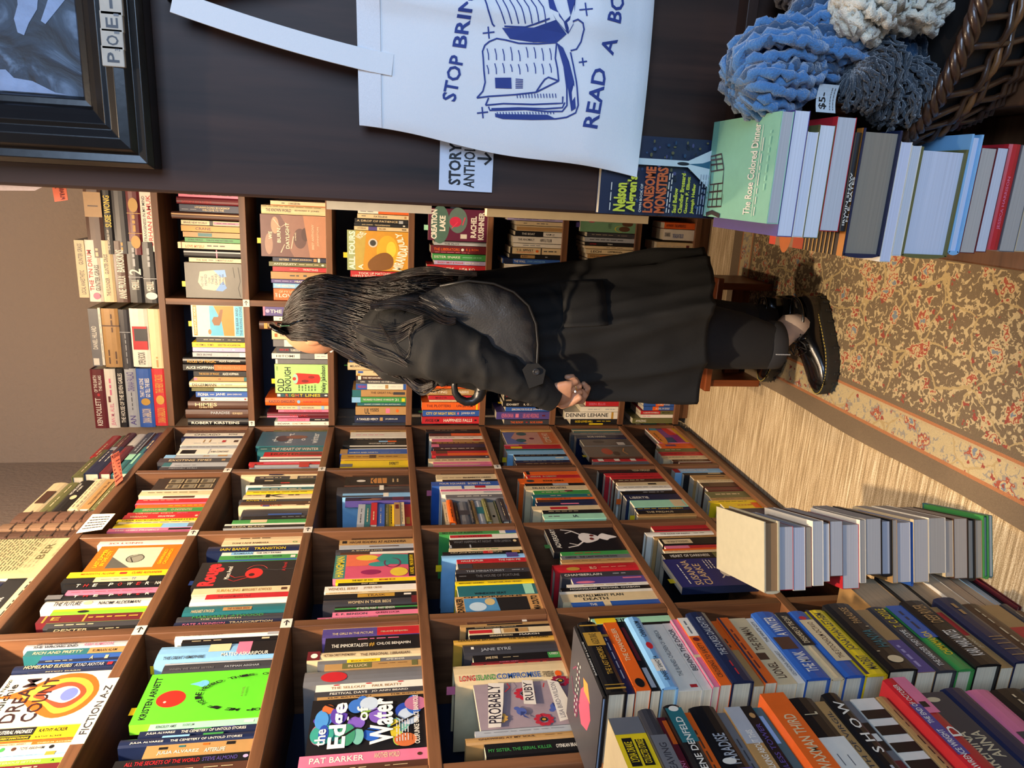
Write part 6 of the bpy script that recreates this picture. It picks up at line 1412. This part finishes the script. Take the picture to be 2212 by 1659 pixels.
body = pput(m, 'body', smooth=True)
rm = body.modifiers.new('rm', 'REMESH'); rm.mode = 'VOXEL'; rm.voxel_size = .0027; rm.use_smooth_shade = True
sm = body.modifiers.new('sm', 'SMOOTH'); sm.factor = .5; sm.iterations = 2
# nails and ring
m = MB(); P, rr_ = kN[2]; a, b_ = P[0], P[1]; c = a*.45+b_*.55; ax1 = (b_-a).normalized(); u1 = ax1.orthogonal().normalized(); v1 = ax1.cross(u1)
m.tube([c+(u1*math.cos(t_)+v1*math.sin(t_))*.0104 for t_ in [2*math.pi*i/24 for i in range(25)]], .0011, plain('ring_gold', 'd8b060', .2, 1), 6)
m.ball(tuple(c+nN*.0125), (.0035, .0035, .003), plain('ring_stone', 'f0f0f0', .05), 8, 6); rg = m.build('ring', None, smooth=True); tag(rg, 'thin gold ring with a clear stone on the clasped hand', 'ring')
m = MB()
for i in (-1, 1):
    m.ball((0, 0, 0), (.004, .011, .0085), plain('eye_white', 'd8d0c8', .2), 10, 8, frame(hp(.078, i*.030, .004), fdn, sd, upn)); m.ball((0, 0, 0), (.003, .0045, .0045), plain('eye_iris', '1a100c', .1), 8, 6, frame(hp(.0805, i*.030, .003), fdn, sd, upn))
pput(m, 'eyes', smooth=True)
m = MB()
for i in (-1, 1): m.tube([hp(.083, i*.014, .022), hp(.082, i*.028, .027), hp(.07, i*.046, .022)], [.0025, .003, .0015], plain('brow_hair', '1a1210', .8), 6)
m.tube([hp(.0905, -.02, -.0525), hp(.097, 0, -.051), hp(.0905, .02, -.0525)], [.002, .0045, .002], plain('lips', 'a85a4c', .4), 8)
pput(m, 'brows_and_lips', smooth=True)
m = MB(); m.ball(tuple(Q(708, 746, 1.79)), .004, plain('earring_silver', 'd8d8d8', .15, 1), 8, 6); ee = pput(m, 'earring', smooth=True); ee['label'] = 'small bright earring'
# ---------------- coat
coatm = plain('black_coat_cotton', '111111', .82, bump=.25, bscale=700, var=.12, sheen=.0)
def fold(a, z, k):
    w_ = a*5+1.1*math.sin(z*3.1+a)+.8*noise.noise(Vector((math.cos(a)*1.5, math.sin(a)*1.5, z*1.2)))
    r1 = 1-abs(math.sin(w_*.5)); r2 = 1-abs(math.sin(w_*1.1+z*2+.7))
    return k*(.026*(r1**2.2-.3)+.010*(r2**2-.3))+.010*noise.noise(Vector((math.cos(a)*2.4, math.sin(a)*2.4, z*5)))+.005*noise.noise(Vector((math.cos(a)*6, math.sin(a)*6, z*14)))
prof_ = [  # photo x, y back, y front, half depth, fold strength
 (778, 655, 770, .075, .1), (800, 628, 790, .12, .1), (826, 612, 806, .165, .15), (870, 602, 815, .175, .25), (940, 595, 818, .17, .4), (1020, 592, 822, .17, .5), (1100, 586, 832, .172, .6), (1180, 578, 842, .175, .7), (1260, 569, 850, .18, .9), (1340, 560, 851, .183, 1.1), (1430, 551, 850, .187, 1.3), (1500, 545, 849, .19, 1.45), (1548, 541, 847, .192, 1.5)]
m = MB(); N_ = 128; rings = []
def coat_ring(x, yb, yf, hd, k, inset=0):
    a_, b_ = Q(x, yf, YC), Q(x+ (28 if x > 1500 else 0)*0, yb, YC); z = (Q(x, yf, YC-hd*.95).z+Q(x, yb, YC-hd*.95).z)/2; cx1 = (a_.x+b_.x)/2; hw = abs(b_.x-a_.x)/2-inset
    out = []
    for j in range(N_):
        t_ = 2*math.pi*j/N_; ca, sa = math.cos(t_), math.sin(t_); e = 2.3
        rx = hw*abs(ca)**(2/e)*(1 if ca > 0 else -1); ry = (hd-inset)*abs(sa)**(2/e)*(1 if sa > 0 else -1)
        f = 1+fold(t_, z, k)/max(hw, .1)
        out.append(Vector((cx1+rx*f, YC+ry*f, z+(-.012*ca+.022*math.exp(-((t_-4.95)/.45)**2))*min(1, max(0, (x-1420)/128)))))
    return out
for i in range(len(prof_)-1):
    p0, p1 = prof_[i], prof_[i+1]
    for k in range(5): rings.append(coat_ring(*[p0[q]+(p1[q]-p0[q])*k/5 for q in range(5)]))
rings.append(coat_ring(*prof_[-1])); last = prof_[-1]
rings.append(coat_ring(*last, .008)); rings += [coat_ring(*prof_[q][:4], prof_[q][4]*.3, .065) for q in (11, 10, 9)]
m.loft(rings, coatm, True, False)
coat = pput(m, 'coat', smooth=True)
# open front edge and seam
def sleeve(name, pts, rad, k=1.0, seed=0):
    m = MB(); P = [Vector(p) for p in pts]; n = 90; rings = []; RR = []
    def samp(arr, u):
        f = u*(len(arr)-1); i = min(int(f), len(arr)-2); t_ = f-i
        p0 = arr[max(i-1, 0)]; p1 = arr[i]; p2 = arr[i+1]; p3 = arr[min(i+2, len(arr)-1)]
        return (p1*2+(p2-p0)*t_+(p0*2-p1*5+p2*4-p3)*t_*t_+(p1*3-p0-p2*3+p3)*t_**3)*.5
    prev = None
    for i in range(n+1):
        u = i/n; p = samp(P, u); tg = (samp(P, min(u+.02, 1))-samp(P, max(u-.02, 0))).normalized(); r_ = samp(rad, u)
        a = Vector((1, 0, 0)); a = (a-tg*a.dot(tg)).normalized(); b_ = tg.cross(a)
        rg_ = []
        for j in range(32):
            t_ = 2*math.pi*j/32; el = math.exp(-((u-.5)/.2)**2)+.6*math.exp(-((u-.12)/.1)**2)+.25
            q1 = 1-abs(math.sin(u*17+1.3*math.sin(t_+seed)+.9*noise.noise(Vector((math.cos(t_)+seed, math.sin(t_), u*3)))*2))
            w_ = 1+k*(.16*el*(q1**2-.35)+.16*noise.noise(Vector((math.cos(t_)*1.3+seed, math.sin(t_)*1.3, u*6)))+.07*noise.noise(Vector((math.cos(t_)*3+seed, math.sin(t_)*3, u*20))))*(1 if u < .9 else .3)
            rg_.append(p+a*(r_*w_*math.cos(t_))+b_*(r_*.88*w_*math.sin(t_)))
        rings.append(rg_)
    lastc = sum(rings[-1], Vector())/32; rings.append([lastc+(v-lastc)*.84 for v in rings[-1]]); rings.append([lastc+(v-lastc)*.82+Vector((0, 0, .03)) for v in rings[-2]])
    m.loft(rings, coatm, True, False)
    o = m.build(name, None, smooth=True); o.parent = coat; o.matrix_parent_inverse = coat.matrix_world.inverted(); return o
sleeve('sleeve', [Q(822, 712, 1.72), Q(870, 735, 1.655), Q(930, 748, 1.63), Q(1000, 768, 1.615), Q(1060, 794, 1.61), Q(1120, 824, 1.62), Q(1160, 842, 1.63), Q(1196, 861, 1.642)], [.072, .085, .083, .068, .054, .044, .039, .034], 1.0, .4)
sleeve('sleeve', [Q(822, 712, 1.94), Q(880, 735, 1.99), Q(1000, 770, 2.0), Q(1080, 800, 1.95), Q(1150, 835, 1.87), Q(1196, 852, 1.80)], [.07, .08, .066, .054, .044, .036], 1.0, 2.1)
def ch(mb, name, parent, **k):
    o = mb.build(name, None, **k); o.parent = parent; o.matrix_parent_inverse = parent.matrix_world.inverted(); return o
blackbtn = plain('black_button', '2a2a2c', .25)
def tab_poly(pts, Y, name, mat, th=.004):
    m = MB(); v = [Q(x, y, Y) for x, y in pts]; n = len(v); v2 = [p+Vector((0, th, 0)) for p in v]
    m.add(v+v2, [tuple(range(n)), tuple(range(2*n-1, n-1, -1))]+[(i, (i+1) % n, (i+1) % n+n, i+n) for i in range(n)], mat); return m
m = tab_poly([(1130, 800), (1144, 838), (1172, 828), (1178, 800), (1162, 786), (1140, 788)], 1.573, 'cuff_strap', coatm); ch(m, 'cuff_strap', coat, bevel=.001)
def button(x, y, Y, r=.0085):
    p = Q(x, y, Y); m = MB(); M = frame(p, (1, 0, 0), (0, 0, 1), (0, -1, 0))
    m.loft([[(rr_*math.cos(2*math.pi*k/24), rr_*math.sin(2*math.pi*k/24), z) for k in range(24)] for rr_, z in ((r, 0), (r, .002), (r*.85, .0034), (r*.6, .002), (.0001, .002))], blackbtn, True, True, M)
    for k in range(4): m.ball((.0016*(1 if k % 2 else -1), .0016*(1 if k > 1 else -1), .0021), .0008, plain('button_thread', '8a8a86', .6), 6, 4, M)
    ch(m, 'button', coat, smooth=True)
button(1158, 803, 1.5695)
def prof_at(x):
    for p0, p1 in zip(prof_, prof_[1:]):
        if x <= p1[0]: t_ = (x-p0[0])/(p1[0]-p0[0]); return [p0[q]+(p1[q]-p0[q])*t_ for q in range(5)]
    return list(prof_[-1])
m = MB(); rings2 = []
for x in (1215, 1235, 1260, 1285, 1300+8):
    r_ = coat_ring(*prof_at(x), -.004); lo_, hi_ = 100, 116; rings2.append([r_[j] for j in range(lo_, hi_)])
m.loft(rings2, coatm, False, False); fl = ch(m, 'pocket_flap', coat, smooth=True); sl = fl.modifiers.new('s', 'SOLIDIFY'); sl.thickness = .004
m = MB(); rings = []
for dz, rx, ry in ((-.02, .085, .10), (.012, .075, .085), (.035, .066, .072), (.036, .06, .066), (.01, .066, .07)):
    c = Q(782, 706, YC); rings.append([c+Vector((rx*math.cos(2*math.pi*k/28), ry*math.sin(2*math.pi*k/28), dz+.008*math.cos(2*math.pi*k/28))) for k in range(28)])
m.loft(rings, coatm, True, False); ch(m, 'collar', coat, smooth=True)
# ---------------- trousers, socks, shoes
jean = plain('black_denim', '202124', .85, bump=.3, bscale=900, var=.15)
cuffm = plain('black_denim_inside', '2c2d31', .85, bump=.3, bscale=900, var=.12)
def leg(pts, rads, cuff):
    m = MB(); rings = []
    for i, (p, (a, b_)) in enumerate(zip(pts, rads)):
        rings.append([Vector(p)+Vector(((a+.004*math.sin(3*t_+i))*math.cos(t_), (b_+.004*math.sin(2*t_+i*2))*math.sin(t_), 0)) for t_ in [2*math.pi*k/28 for k in range(28)]])
    m.loft(rings, jean, True, False); o = pput(m, 'trouser_leg', smooth=True)
    m = MB(); c, a, b_, h = cuff; rg_ = []
    for rr_, dz in ((1.0, h), (1.05, h-.003), (1.07, h*.5), (1.05, .003), (1.0, 0), (.93, .001), (.91, h*.4)):
        rg_.append([Vector(c)+Vector((a*rr_*math.cos(t_), b_*rr_*math.sin(t_), dz+.003*math.cos(t_+1))) for t_ in [2*math.pi*k/28 for k in range(28)]])
    m.loft(rg_, cuffm, True, False); ch(m, 'turned_cuff', o, smooth=True)
    return o
kn = Q(1420, 715, 1.775)
cN = Q(1668, 745, 1.775)
lN = leg([Q(1240, 705, 1.77), kn, Q(1540, 732, 1.775), Q(1600, 736, 1.775), cN+Vector((0, 0, .012))], [(.1, .1), (.082, .075), (.084, .07), (.075, .066), (.062, .058)], (cN+Vector((0, 0, -.018)), .062, .058, .042))
cF = Q(1610, 700, 1.98)
leg([Q(1240, 705, 1.9), Q(1420, 705, 1.95), Q(1530, 700, 1.975), cF], [(.1, .1), (.08, .075), (.072, .066), (.06, .056)], (cF+Vector((0, 0, -.018)), .06, .056, .042))
m = MB(); st = [cN+Vector((-.012-.0*k, -.0625, .02-.0042*k)) for k in range(10)]
for p in st: m.box((p.x-.0012, p.y-.0015, p.z-.0014), (p.x+.0012, p.y+.001, p.z+.0014), plain('white_stitch', 'c8ccd0', .7))
ch(m, 'cuff_stitching', lN)
sockm = plain('white_sock', 'd8c4b4', .9, bump=.2, bscale=500, var=.05); leather = plain('black_shoe_leather', '0b0b0c', .22, bump=.04, bscale=60, coat=.5); solem = plain('shoe_sole_rubber', '252523', .55, bump=.1, bscale=120); thr = plain('yellow_welt_thread', 'b8a24a', .6); eyel = plain('eyelet', '8a8a86', .25, 1)
def shoe(heel, ang, L_=.262, lift=0, ank=None):
    M = Matrix.Translation(heel) @ Matrix.Rotation(ang, 4, 'Z')
    def outline(k=1.0, n=44):
        out = []
        for i in range(n):
            t_ = 2*math.pi*i/n; x = L_/2-L_/2*math.cos(t_); u = x/L_; w_ = (.036+.012*math.sin(math.pi*min(1, max(0, (u-.25)/.7))))*(math.sin(math.acos(max(-1, min(1, 1-2*u))))**.55 if 0 < u < 1 else 0)
            if .3 < u < .55: w_ *= .93
            y = w_*(1 if t_ < math.pi else -1); out.append((L_/2+(x-L_/2)*k, y*(1+(k-1)*2.4), 0))
        return out
    m = MB(); ol = outline(1.02)
    rings = [[(x, y, z+(0 if u0 else 0)) for x, y, _ in [(p[0], p[1], 0) for p in o_]] for z, o_, u0 in ((.0, outline(.99), 0), (.004, outline(1.02), 0), (.034, outline(1.03), 0), (.040, outline(1.02), 1), (.040, outline(.9), 1))]
    m.loft(rings, solem, True, True, M)
    for i in range(22):
        t_ = -math.pi*.95+i*math.pi*.9/22*1.0; x = L_/2-L_/2*1.03*math.cos(t_); o_ = ol[int((t_ % (2*math.pi))/(2*math.pi)*44) % 44]
        for q in (1, -1): m.box((o_[0]-.004, q*abs(o_[1])-.0025, .002), (o_[0]+.004, q*abs(o_[1])+.0025, .016), solem, M)
    so = MB(); base = thing_child
    return M, m, outline
thing_child = None
def build_shoe(heel, ang, lab, L_=.262):
    t = bpy.data.objects.new('shoe', None); COL.objects.link(t); t.matrix_world = Matrix.Translation(heel) @ Matrix.Rotation(ang, 4, 'Z'); 
    mw = t.matrix_world.copy(); t.parent = per; t.matrix_parent_inverse = per.matrix_world.inverted(); t.matrix_world = mw
    t['label'] = lab
    def outline(k=1.0, dx=0, n=44, wk=1.0):
        out = []
        for i in range(n):
            t_ = 2*math.pi*i/n; u = .5-.5*math.cos(t_); w_ = (.034+.013*math.sin(math.pi*min(1, max(0, (u-.22)/.75))))*max(1e-4, 1-(2*u-1)**4)**.5*wk
            if .28 < u < .5: w_ *= .95
            out.append((L_/2+(u-.5)*L_*k+dx, (w_+(k-1)*.1)*(1 if t_ < math.pi else -1), 0))
        return out
    def add(mb, nm, **k): o = mb.build(nm, t, **k); return o
    m = MB(); m.loft([[(x, y, z+(.012*max(0, (x-.2)/.06)**2 if z < .02 else .004*max(0, (x-.2)/.06))) for x, y, _ in o_] for z, o_ in ((.0, outline(.98)), (.004, outline(1.03)), (.033, outline(1.04)), (.039, outline(1.03)), (.0395, outline(.94)))], solem, True, True)
    for i, (x, y, _) in enumerate(outline(1.035)):
        if i % 2 == 0: m.box((x-.003, y-.003, .003+.012*max(0, (x-.2)/.06)**2), (x+.003, y+.003, .017), solem)
    add(m, 'sole', bevel=.001)
    m = MB(); wl = outline(1.02)
    for i in range(44):
        a, b_ = Vector(wl[i]), Vector(wl[(i+1) % 44]); dz = lambda v: Vector((0, 0, .041+.004*max(0, (v.x-.2)/.06)))
        for k in (0.1, .6): m.tube([a.lerp(b_, k)+dz(a), a.lerp(b_, k+.32)+dz(a)], .0012, thr, 5)
    add(m, 'welt_stitching')
    m = MB(); rings = []
    # upper: cross-sections along the length
    secs = [(-.002, .02, .078), (.012, .031, .086), (.035, .0355, .084), (.07, .036, .08), (.1, .0365, .086), (.125, .038, .084), (.15, .041, .078), (.175, .0425, .068), (.2, .0425, .060), (.225, .0385, .056), (.245, .031, .05), (.258, .016, .042)]
    for x, w_, h in secs:
        h2 = h; ring = []
        for k in range(21):
            a = math.pi*k/20; yy = -w_*math.cos(a)*(1 if True else 0); zz = .036+(h2-.036)*math.sin(a)**(.55 if x < .15 else .7)
            if x < .11: yy = yy*(1-.25*math.sin(a))
            ring.append((x, yy, zz))
        rings.append(ring)
    m.loft(rings, leather, False, False); m.add(rings[0], [tuple(range(21))], leather); m.add(rings[-1], [tuple(range(21))], leather); add(m, 'upper', smooth=True)
    m = MB(); m.tube([(.0+.095*(.5-.5*math.cos(a)), .03*math.sin(a), .084+.003*math.cos(a)) for a in [2*math.pi*k/28 for k in range(29)]], .0038, leather, 8); add(m, 'collar_padding', smooth=True)
    m = MB(); m.loft([[(.085+.004*k, y, z) for y, z in ((-.02, .088+.008*(1-k/6)), (0, .096+.012*(1-k/6)), (.02, .088+.008*(1-k/6)))] for k in range(7)], leather, False, False); add(m, 'tongue', smooth=True)
    m = MB()
    for k in range(3):
        x = .118+.017*k; z = .086-.006*k; m.tube([(x, -.024, z-.006), (x+.004, 0, z+.006), (x, .024, z-.006)], .0018, leather, 6)
    for q in (1, -1):
        m.tube([(.128, 0, .092), (.12, q*.018, .1), (.138, q*.034, .09), (.152, q*.03, .083), (.14, q*.012, .09), (.128, 0, .092)], .0017, plain('shoe_lace', '2a2a2a', .5), 6); m.tube([(.128, 0, .092), (.12, q*.02, .1), (.112, q*.036, .094)], .0017, plain('shoe_lace', '2a2a2a', .5), 6)
    add(m, 'laces', smooth=True)
    m = MB()
    for k in range(3):
        for q in (1, -1): m.ball((.119+.017*k, q*.027, .081-.006*k), (.0028, .0016, .0028), eyel, 8, 6)
    add(m, 'eyelets', smooth=True)
    return t
build_shoe((-.262, 1.822, .0095), R(180+26), 'black lace-up shoe with yellow welt stitching, toe toward the camera')
build_shoe((-.285, 1.985, .0095), R(180-6), 'black lace-up shoe half hidden behind the other leg')
m = MB(); m.tube([cN+Vector((.008, .006, .012)), cN*.45+ankN*.55+Vector((.0, 0, .0)), ankN, Vector((ankN.x+.004, ankN.y, .06))], [.036, .0355, .039, .041], sockm, 18); pput(m, 'sock', smooth=True)
m = MB(); m.tube([cF, Vector((-.35, 1.985, .11)), Vector((-.345, 1.985, .06))], [.042, .045, .042], plain('dark_sock', '2a2a2c', .9), 18); pput(m, 'sock', smooth=True)
# ---------------- hair
def hair_mat():
    m, nt, b, N, L = nmat('dark_hair'); tc = N.new('ShaderNodeTexCoord'); no = N.new('ShaderNodeTexNoise'); no.inputs['Scale'].default_value = 35; L.new(tc.outputs['Object'], no.inputs['Vector'])
    c = N.new('ShaderNodeValToRGB'); c.color_ramp.elements[0].color = lin('0d0a0a'); c.color_ramp.elements[1].color = lin('2c211d'); c.color_ramp.elements[0].position = .4; c.color_ramp.elements[1].position = .75
    L.new(no.outputs['Fac'], c.inputs[0]); L.new(c.outputs[0], b.inputs['Base Color']); b.inputs['Roughness'].default_value = .36; b.inputs['Specular IOR Level'].default_value = .55; return m
HM = hair_mat()
back = [(613, 690), (618, 660), (634, 630), (662, 603), (700, 594), (745, 600), (790, 604), (835, 602), (880, 592), (925, 590), (975, 592)]
front = [(612, 694), (616, 716), (634, 730), (662, 731), (690, 735), (716, 744), (745, 760), (785, 776), (830, 785), (880, 800), (925, 826)]
dep = [.0, .05, .076, .088, .092, .094, .10, .13, .17, .195, .20]
def samp1(arr, u):
    f = u*(len(arr)-1); i = min(int(f), len(arr)-2); t_ = f-i; return [arr[i][q]*(1-t_)+arr[i+1][q]*t_ for q in range(len(arr[0]))]
def hairpt(s, u, off=0, far=False):
    bx_, by_ = samp1(back, u); fx_, fy_ = samp1(front, u); d = samp1([(v,) for v in dep], u)[0]
    k = .5-.5*math.cos(math.pi*s); x = bx_+(fx_-bx_)*k; y = by_+(fy_-by_)*k
    yy = d*math.sin(math.pi*min(max(s, 0), 1))**.75
    p = Q(x, y, YC); p.y = YC+(yy+off if far else -(yy+off)); return p
m = MB()
SS, UU = 26, 44
near = [[hairpt(s/SS, u/UU) for s in range(SS+1)] for u in range(UU+1)]
far = [[hairpt(s/SS, u/UU, 0, True) for s in range(SS, -1, -1)] for u in range(UU+1)]
faces = []
for u in range(UU+1):
    for row in (near[u], far[u]):
        for i, p in enumerate(row): row[i] = p+Vector((noise.noise(p*22)*.004, noise.noise(p*30+Vector((3, 1, 2)))*.006, 0))
m.loft([n_+f_ for n_, f_ in zip(near, far)], HM, True, True)
hair = pput(m, 'hair', smooth=True)
m = MB(); rr = random.Random(4)
def strand(s0, ds, u0, u1, off, far, r=.0011, wob=.004, curl=0, n=20):
    ph = rr.uniform(0, 6); P = []
    for i in range(n+1):
        t_ = i/n; u = u0+(u1-u0)*t_; s = s0+ds*t_+.018*math.sin(ph+u*8)
        p = hairpt(min(max(s, 0), 1), min(u, 1), off+.003*math.sin(ph*2+u*11), far)
        p += Vector((math.sin(ph+u*13), 0, math.cos(ph+u*9)))*wob*u
        if u > 1: p += Vector((curl*(u-1)*.25*math.cos(ph), -.02*(u-1), -(u-1)*.42))
        P.append(p)
    m.tube(P, [r*(1 if t_ < n-4 else max(.25, (n-t_)/4)) for t_ in range(n+1)], HM, 4, False)
for i in range(620): strand(rr.uniform(.0, 1.0), rr.uniform(-.12, .12), rr.uniform(0, .12), rr.uniform(.82, 1.02), rr.uniform(.0, .007), False, rr.uniform(.0009, .0019))
for i in range(120): strand(rr.uniform(.0, 1.0), rr.uniform(-.1, .1), rr.uniform(0, .2), rr.uniform(.85, 1.02), rr.uniform(.0, .006), True, rr.uniform(.001, .002))
for i in range(60): strand(rr.choice((rr.uniform(.55, 1), rr.uniform(0, .3))), rr.uniform(-.2, .2), rr.uniform(.3, .6), rr.uniform(1.0, 1.14), rr.uniform(.004, .02), False, .0009, .012, rr.uniform(-1, 1))
def lock(pts, Y0, Y1, n, spread, r=.0011):
    for k in range(n):
        o = rr.uniform(-1, 1); P = []
        for i, (x, y) in enumerate(pts):
            t_ = i/(len(pts)-1); p = Q(x+rr.uniform(-1, 1), y+o*spread*(1-.5*abs(2*t_-1)), Y0+(Y1-Y0)*t_+rr.uniform(-.006, .006)); P.append(p)
        PP = []
        for a, b_, c, d in zip([P[0]]+P[:-2], P[:-1], P[1:], P[2:]+[P[-1]]):
            for q in range(4): t_ = q/4; PP.append((b_*2+(c-a)*t_+(a*2-b_*5+c*4-d)*t_*t_+(b_*3-a-c*3+d)*t_**3)*.5)
        PP.append(P[-1]); m.tube(PP, [r]*(len(PP)-2)+[r*.7, r*.3], HM, 4, False)
lock([(700, 735), (760, 762), (820, 790), (870, 812), (905, 838), (935, 830)], 1.74, 1.66, 60, 12)
lock([(800, 775), (850, 800), (895, 836), (915, 846), (938, 832), (948, 820)], 1.7, 1.66, 34, 9)
lock([(780, 610), (840, 600), (890, 588), (930, 584), (975, 588), (1030, 592)], 1.78, 1.72, 70, 10)
lock([(820, 700), (850, 745), (872, 772), (886, 752), (884, 720), (896, 700)], 1.575, 1.562, 4, 8, .0007)
lock([(800, 660), (860, 655), (920, 668), (960, 690), (985, 690)], 1.575, 1.57, 34, 18, .0008)
lock([(760, 700), (800, 715), (850, 722), (885, 705), (915, 690)], 1.60, 1.555, 26, 22, .0008)
lock([(770, 740), (810, 758), (850, 770), (880, 790)], 1.62, 1.57, 20, 14, .0008)
ch(m, 'strands', hair, smooth=True)
# ---------------- sunglasses, umbrella, shoulder bag: things of their own
g = thing('sunglasses', 'black sunglasses pushed up on top of the hair of the person', 'sunglasses', Q(614, 704, 1.75))
GI = g.matrix_world.inverted(); gm = plain('glossy_black_plastic', '0a0a0b', .12, coat=.5)
def gput(m, nm, **k): o = m.build(nm, None, **k); o.parent = g; o.matrix_parent_inverse = GI; return o
gp = [Q(603, y_, Y_) for y_, Y_ in ((700, 1.745), (706, 1.79), (706, 1.87), (700, 1.915))]
m = MB()
for (a, b_) in ((0, 1), (2, 3)):
    c = (gp[a]+gp[b_])/2; rings = []
    for k, (sx, dx) in enumerate(((1, 0), (1.05, .004), (1, .008), (.8, .008))): rings.append([c+Vector((-.004-dx+.01*math.sin(t_), .03*sx*math.cos(t_), .022*sx*math.sin(t_))) for t_ in [2*math.pi*q/24 for q in range(24)]])
    m = MB(); m.loft(rings, gm, True, True); gput(m, 'lens', smooth=True)
m = MB(); m.tube([gp[1], (gp[1]+gp[2])/2+Vector((-.004, 0, .004)), gp[2]], .003, gm, 8); gput(m, 'bridge', smooth=True)
for q, YY in ((0, 1.742), (3, 1.918)):
    m = MB(); a = gp[q]; m.tube([a+Vector((0, 0, .004)), Q(618, 704, YY), Q(640, 696, YY-.004 if q == 0 else YY+.004), Q(668, 684, YY)], [.0035, .003, .0025, .003], gm, 8); gput(m, 'temple_arm', smooth=True)
m = MB(); m.tube([Q(603, 704, 1.738), Q(626, 703, 1.738)], .0014, plain('silver_hinge', 'c8ccd4', .15, 1), 6); gput(m, 'hinge')
u = thing('umbrella', 'black folded umbrella with a curved crook handle tucked under the arm', 'umbrella', Q(985, 826, 1.69))
UI = u.matrix_world.inverted(); rub = plain('umbrella_rubber', '161617', .38, coat=.2)
def uput(m, nm, **k): o = m.build(nm, None, **k); o.parent = u; o.matrix_parent_inverse = UI; return o
m = MB(); hk_ = [(984, 812), (981, 832), (983, 848), (992, 861), (1006, 868), (1021, 867), (1033, 858), (1039, 843), (1041, 826)]
m.tube([Q(x, y, 1.66) for x, y in hk_], [.0065, .0075, .0085, .0095, .0105, .0115, .0135, .0155, .0155], rub, 12); m.ball(tuple(Q(1041, 826, 1.66)), .0155, rub, 12, 8); uput(m, 'crook_handle', smooth=True)
m = MB(); m.tube([Q(984, 812, 1.66), Q(988, 760, 1.70), Q(992, 700, 1.70)], .005, plain('umbrella_shaft', '6a6a6c', .25, 1), 10); uput(m, 'shaft', smooth=True)
m = MB(); m.tube([Q(990, 740, 1.70), Q(992, 715, 1.70), Q(998, 640, 1.72), Q(1004, 590, 1.74)], [.012, .02, .022, .012], plain('umbrella_nylon', '131314', .6, bump=.3, bscale=60), 12); uput(m, 'folded_canopy', smooth=True)
m = MB(); m.ball(tuple(Q(1034, 846, 1.646)), .0022, plain('hole_dark', '050505', .8), 8, 6); uput(m, 'cord_hole')
s = thing('shoulder_bag', 'shiny black nylon shoulder bag with gathered piping hanging at the side of the person', 'bag', Q(1070, 700, 1.62))
SI = s.matrix_world.inverted(); nyl = plain('black_nylon', '3c3c3d', .36, bump=.35, bscale=240, var=.2)
def sput(m, nm, **k): o = m.build(nm, None, **k); o.parent = s; o.matrix_parent_inverse = SI; return o
bo = [(905, 640), (950, 618), (1010, 606), (1066, 612), (1110, 630), (1142, 660), (1158, 700), (1162, 745), (1160, 790), (1140, 800), (1098, 790), (1050, 760), (1010, 726), (960, 690), (918, 660)]
cx1 = sum(p[0] for p in bo)/len(bo)+18; cy1 = sum(p[1] for p in bo)/len(bo)-8
m = MB(); rings = []; D = []
for a, b_ in zip(bo, bo[1:]+bo[:1]):
    for q in range(5): D.append((a[0]+(b_[0]-a[0])*q/5, a[1]+(b_[1]-a[1])*q/5))
for k, dY in ((0.02, -.0395), (.3, -.039), (.55, -.036), (.78, -.028), (.93, -.014), (1.0, 0), (.97, .02), (.8, .03), (.02, .034)):
    rings.append([Q(cx1+(x-cx1)*k, cy1+(y-cy1)*k, 1.628)+Vector((0, dY+.007*noise.noise(Vector(((cx1+(x-cx1)*k)*.018, (cy1+(y-cy1)*k)*.018, 2)))+(.0035*math.sin(i*1.25)*math.exp(-((k-.86)/.11)**2)), 0)) for i, (x, y) in enumerate(D)])
m.loft(rings, nyl, True, True); sput(m, 'pouch', smooth=True)
m = MB(); m.tube([Q(x, y, 1.604) for x, y in bo[1:10]], .0032, plain('bag_piping', '1c1c1d', .4), 8); sput(m, 'piping', smooth=True)
m = MB(); rings = []
for x, y, Y_ in ((905, 644, 1.618), (860, 650, 1.615), (815, 664, 1.66), (795, 690, 1.75), (800, 700, 1.84)):
    p = Q(x, y, Y_); rings.append([p+Vector((-.012, 0, 0)), p+Vector((0, -.004, .002)), p+Vector((.012, 0, 0)), p+Vector((0, .003, 0))])
m.loft(rings, nyl, True, True); sput(m, 'strap', smooth=True)
# ---------------- low stool behind the person
t = thing('step_stool', 'low orange-brown wooden step stool behind the legs of the person', 'stool', (-.43, 2.2, .009))
ob = wood('stool_wood_2', '5a2810', '9a5024', 2, .4); ob0 = wood('stool_wood_0', '5a2810', '9a5024', 0, .4)
for x in (-.15, .16):
    m = MB(); m.box((x-.011, -.11, 0), (x+.011, .1, .17), ob); m.build('side_board', t, bevel=.002)
m = MB(); m.box((-.175, -.12, .1705), (.185, .105, .19), ob0); m.build('step', t, bevel=.003)
m = MB(); m.box((-.1385, -.02, .03), (.1485, 0, .08), ob0); m.build('stretcher', t)
emit_all()
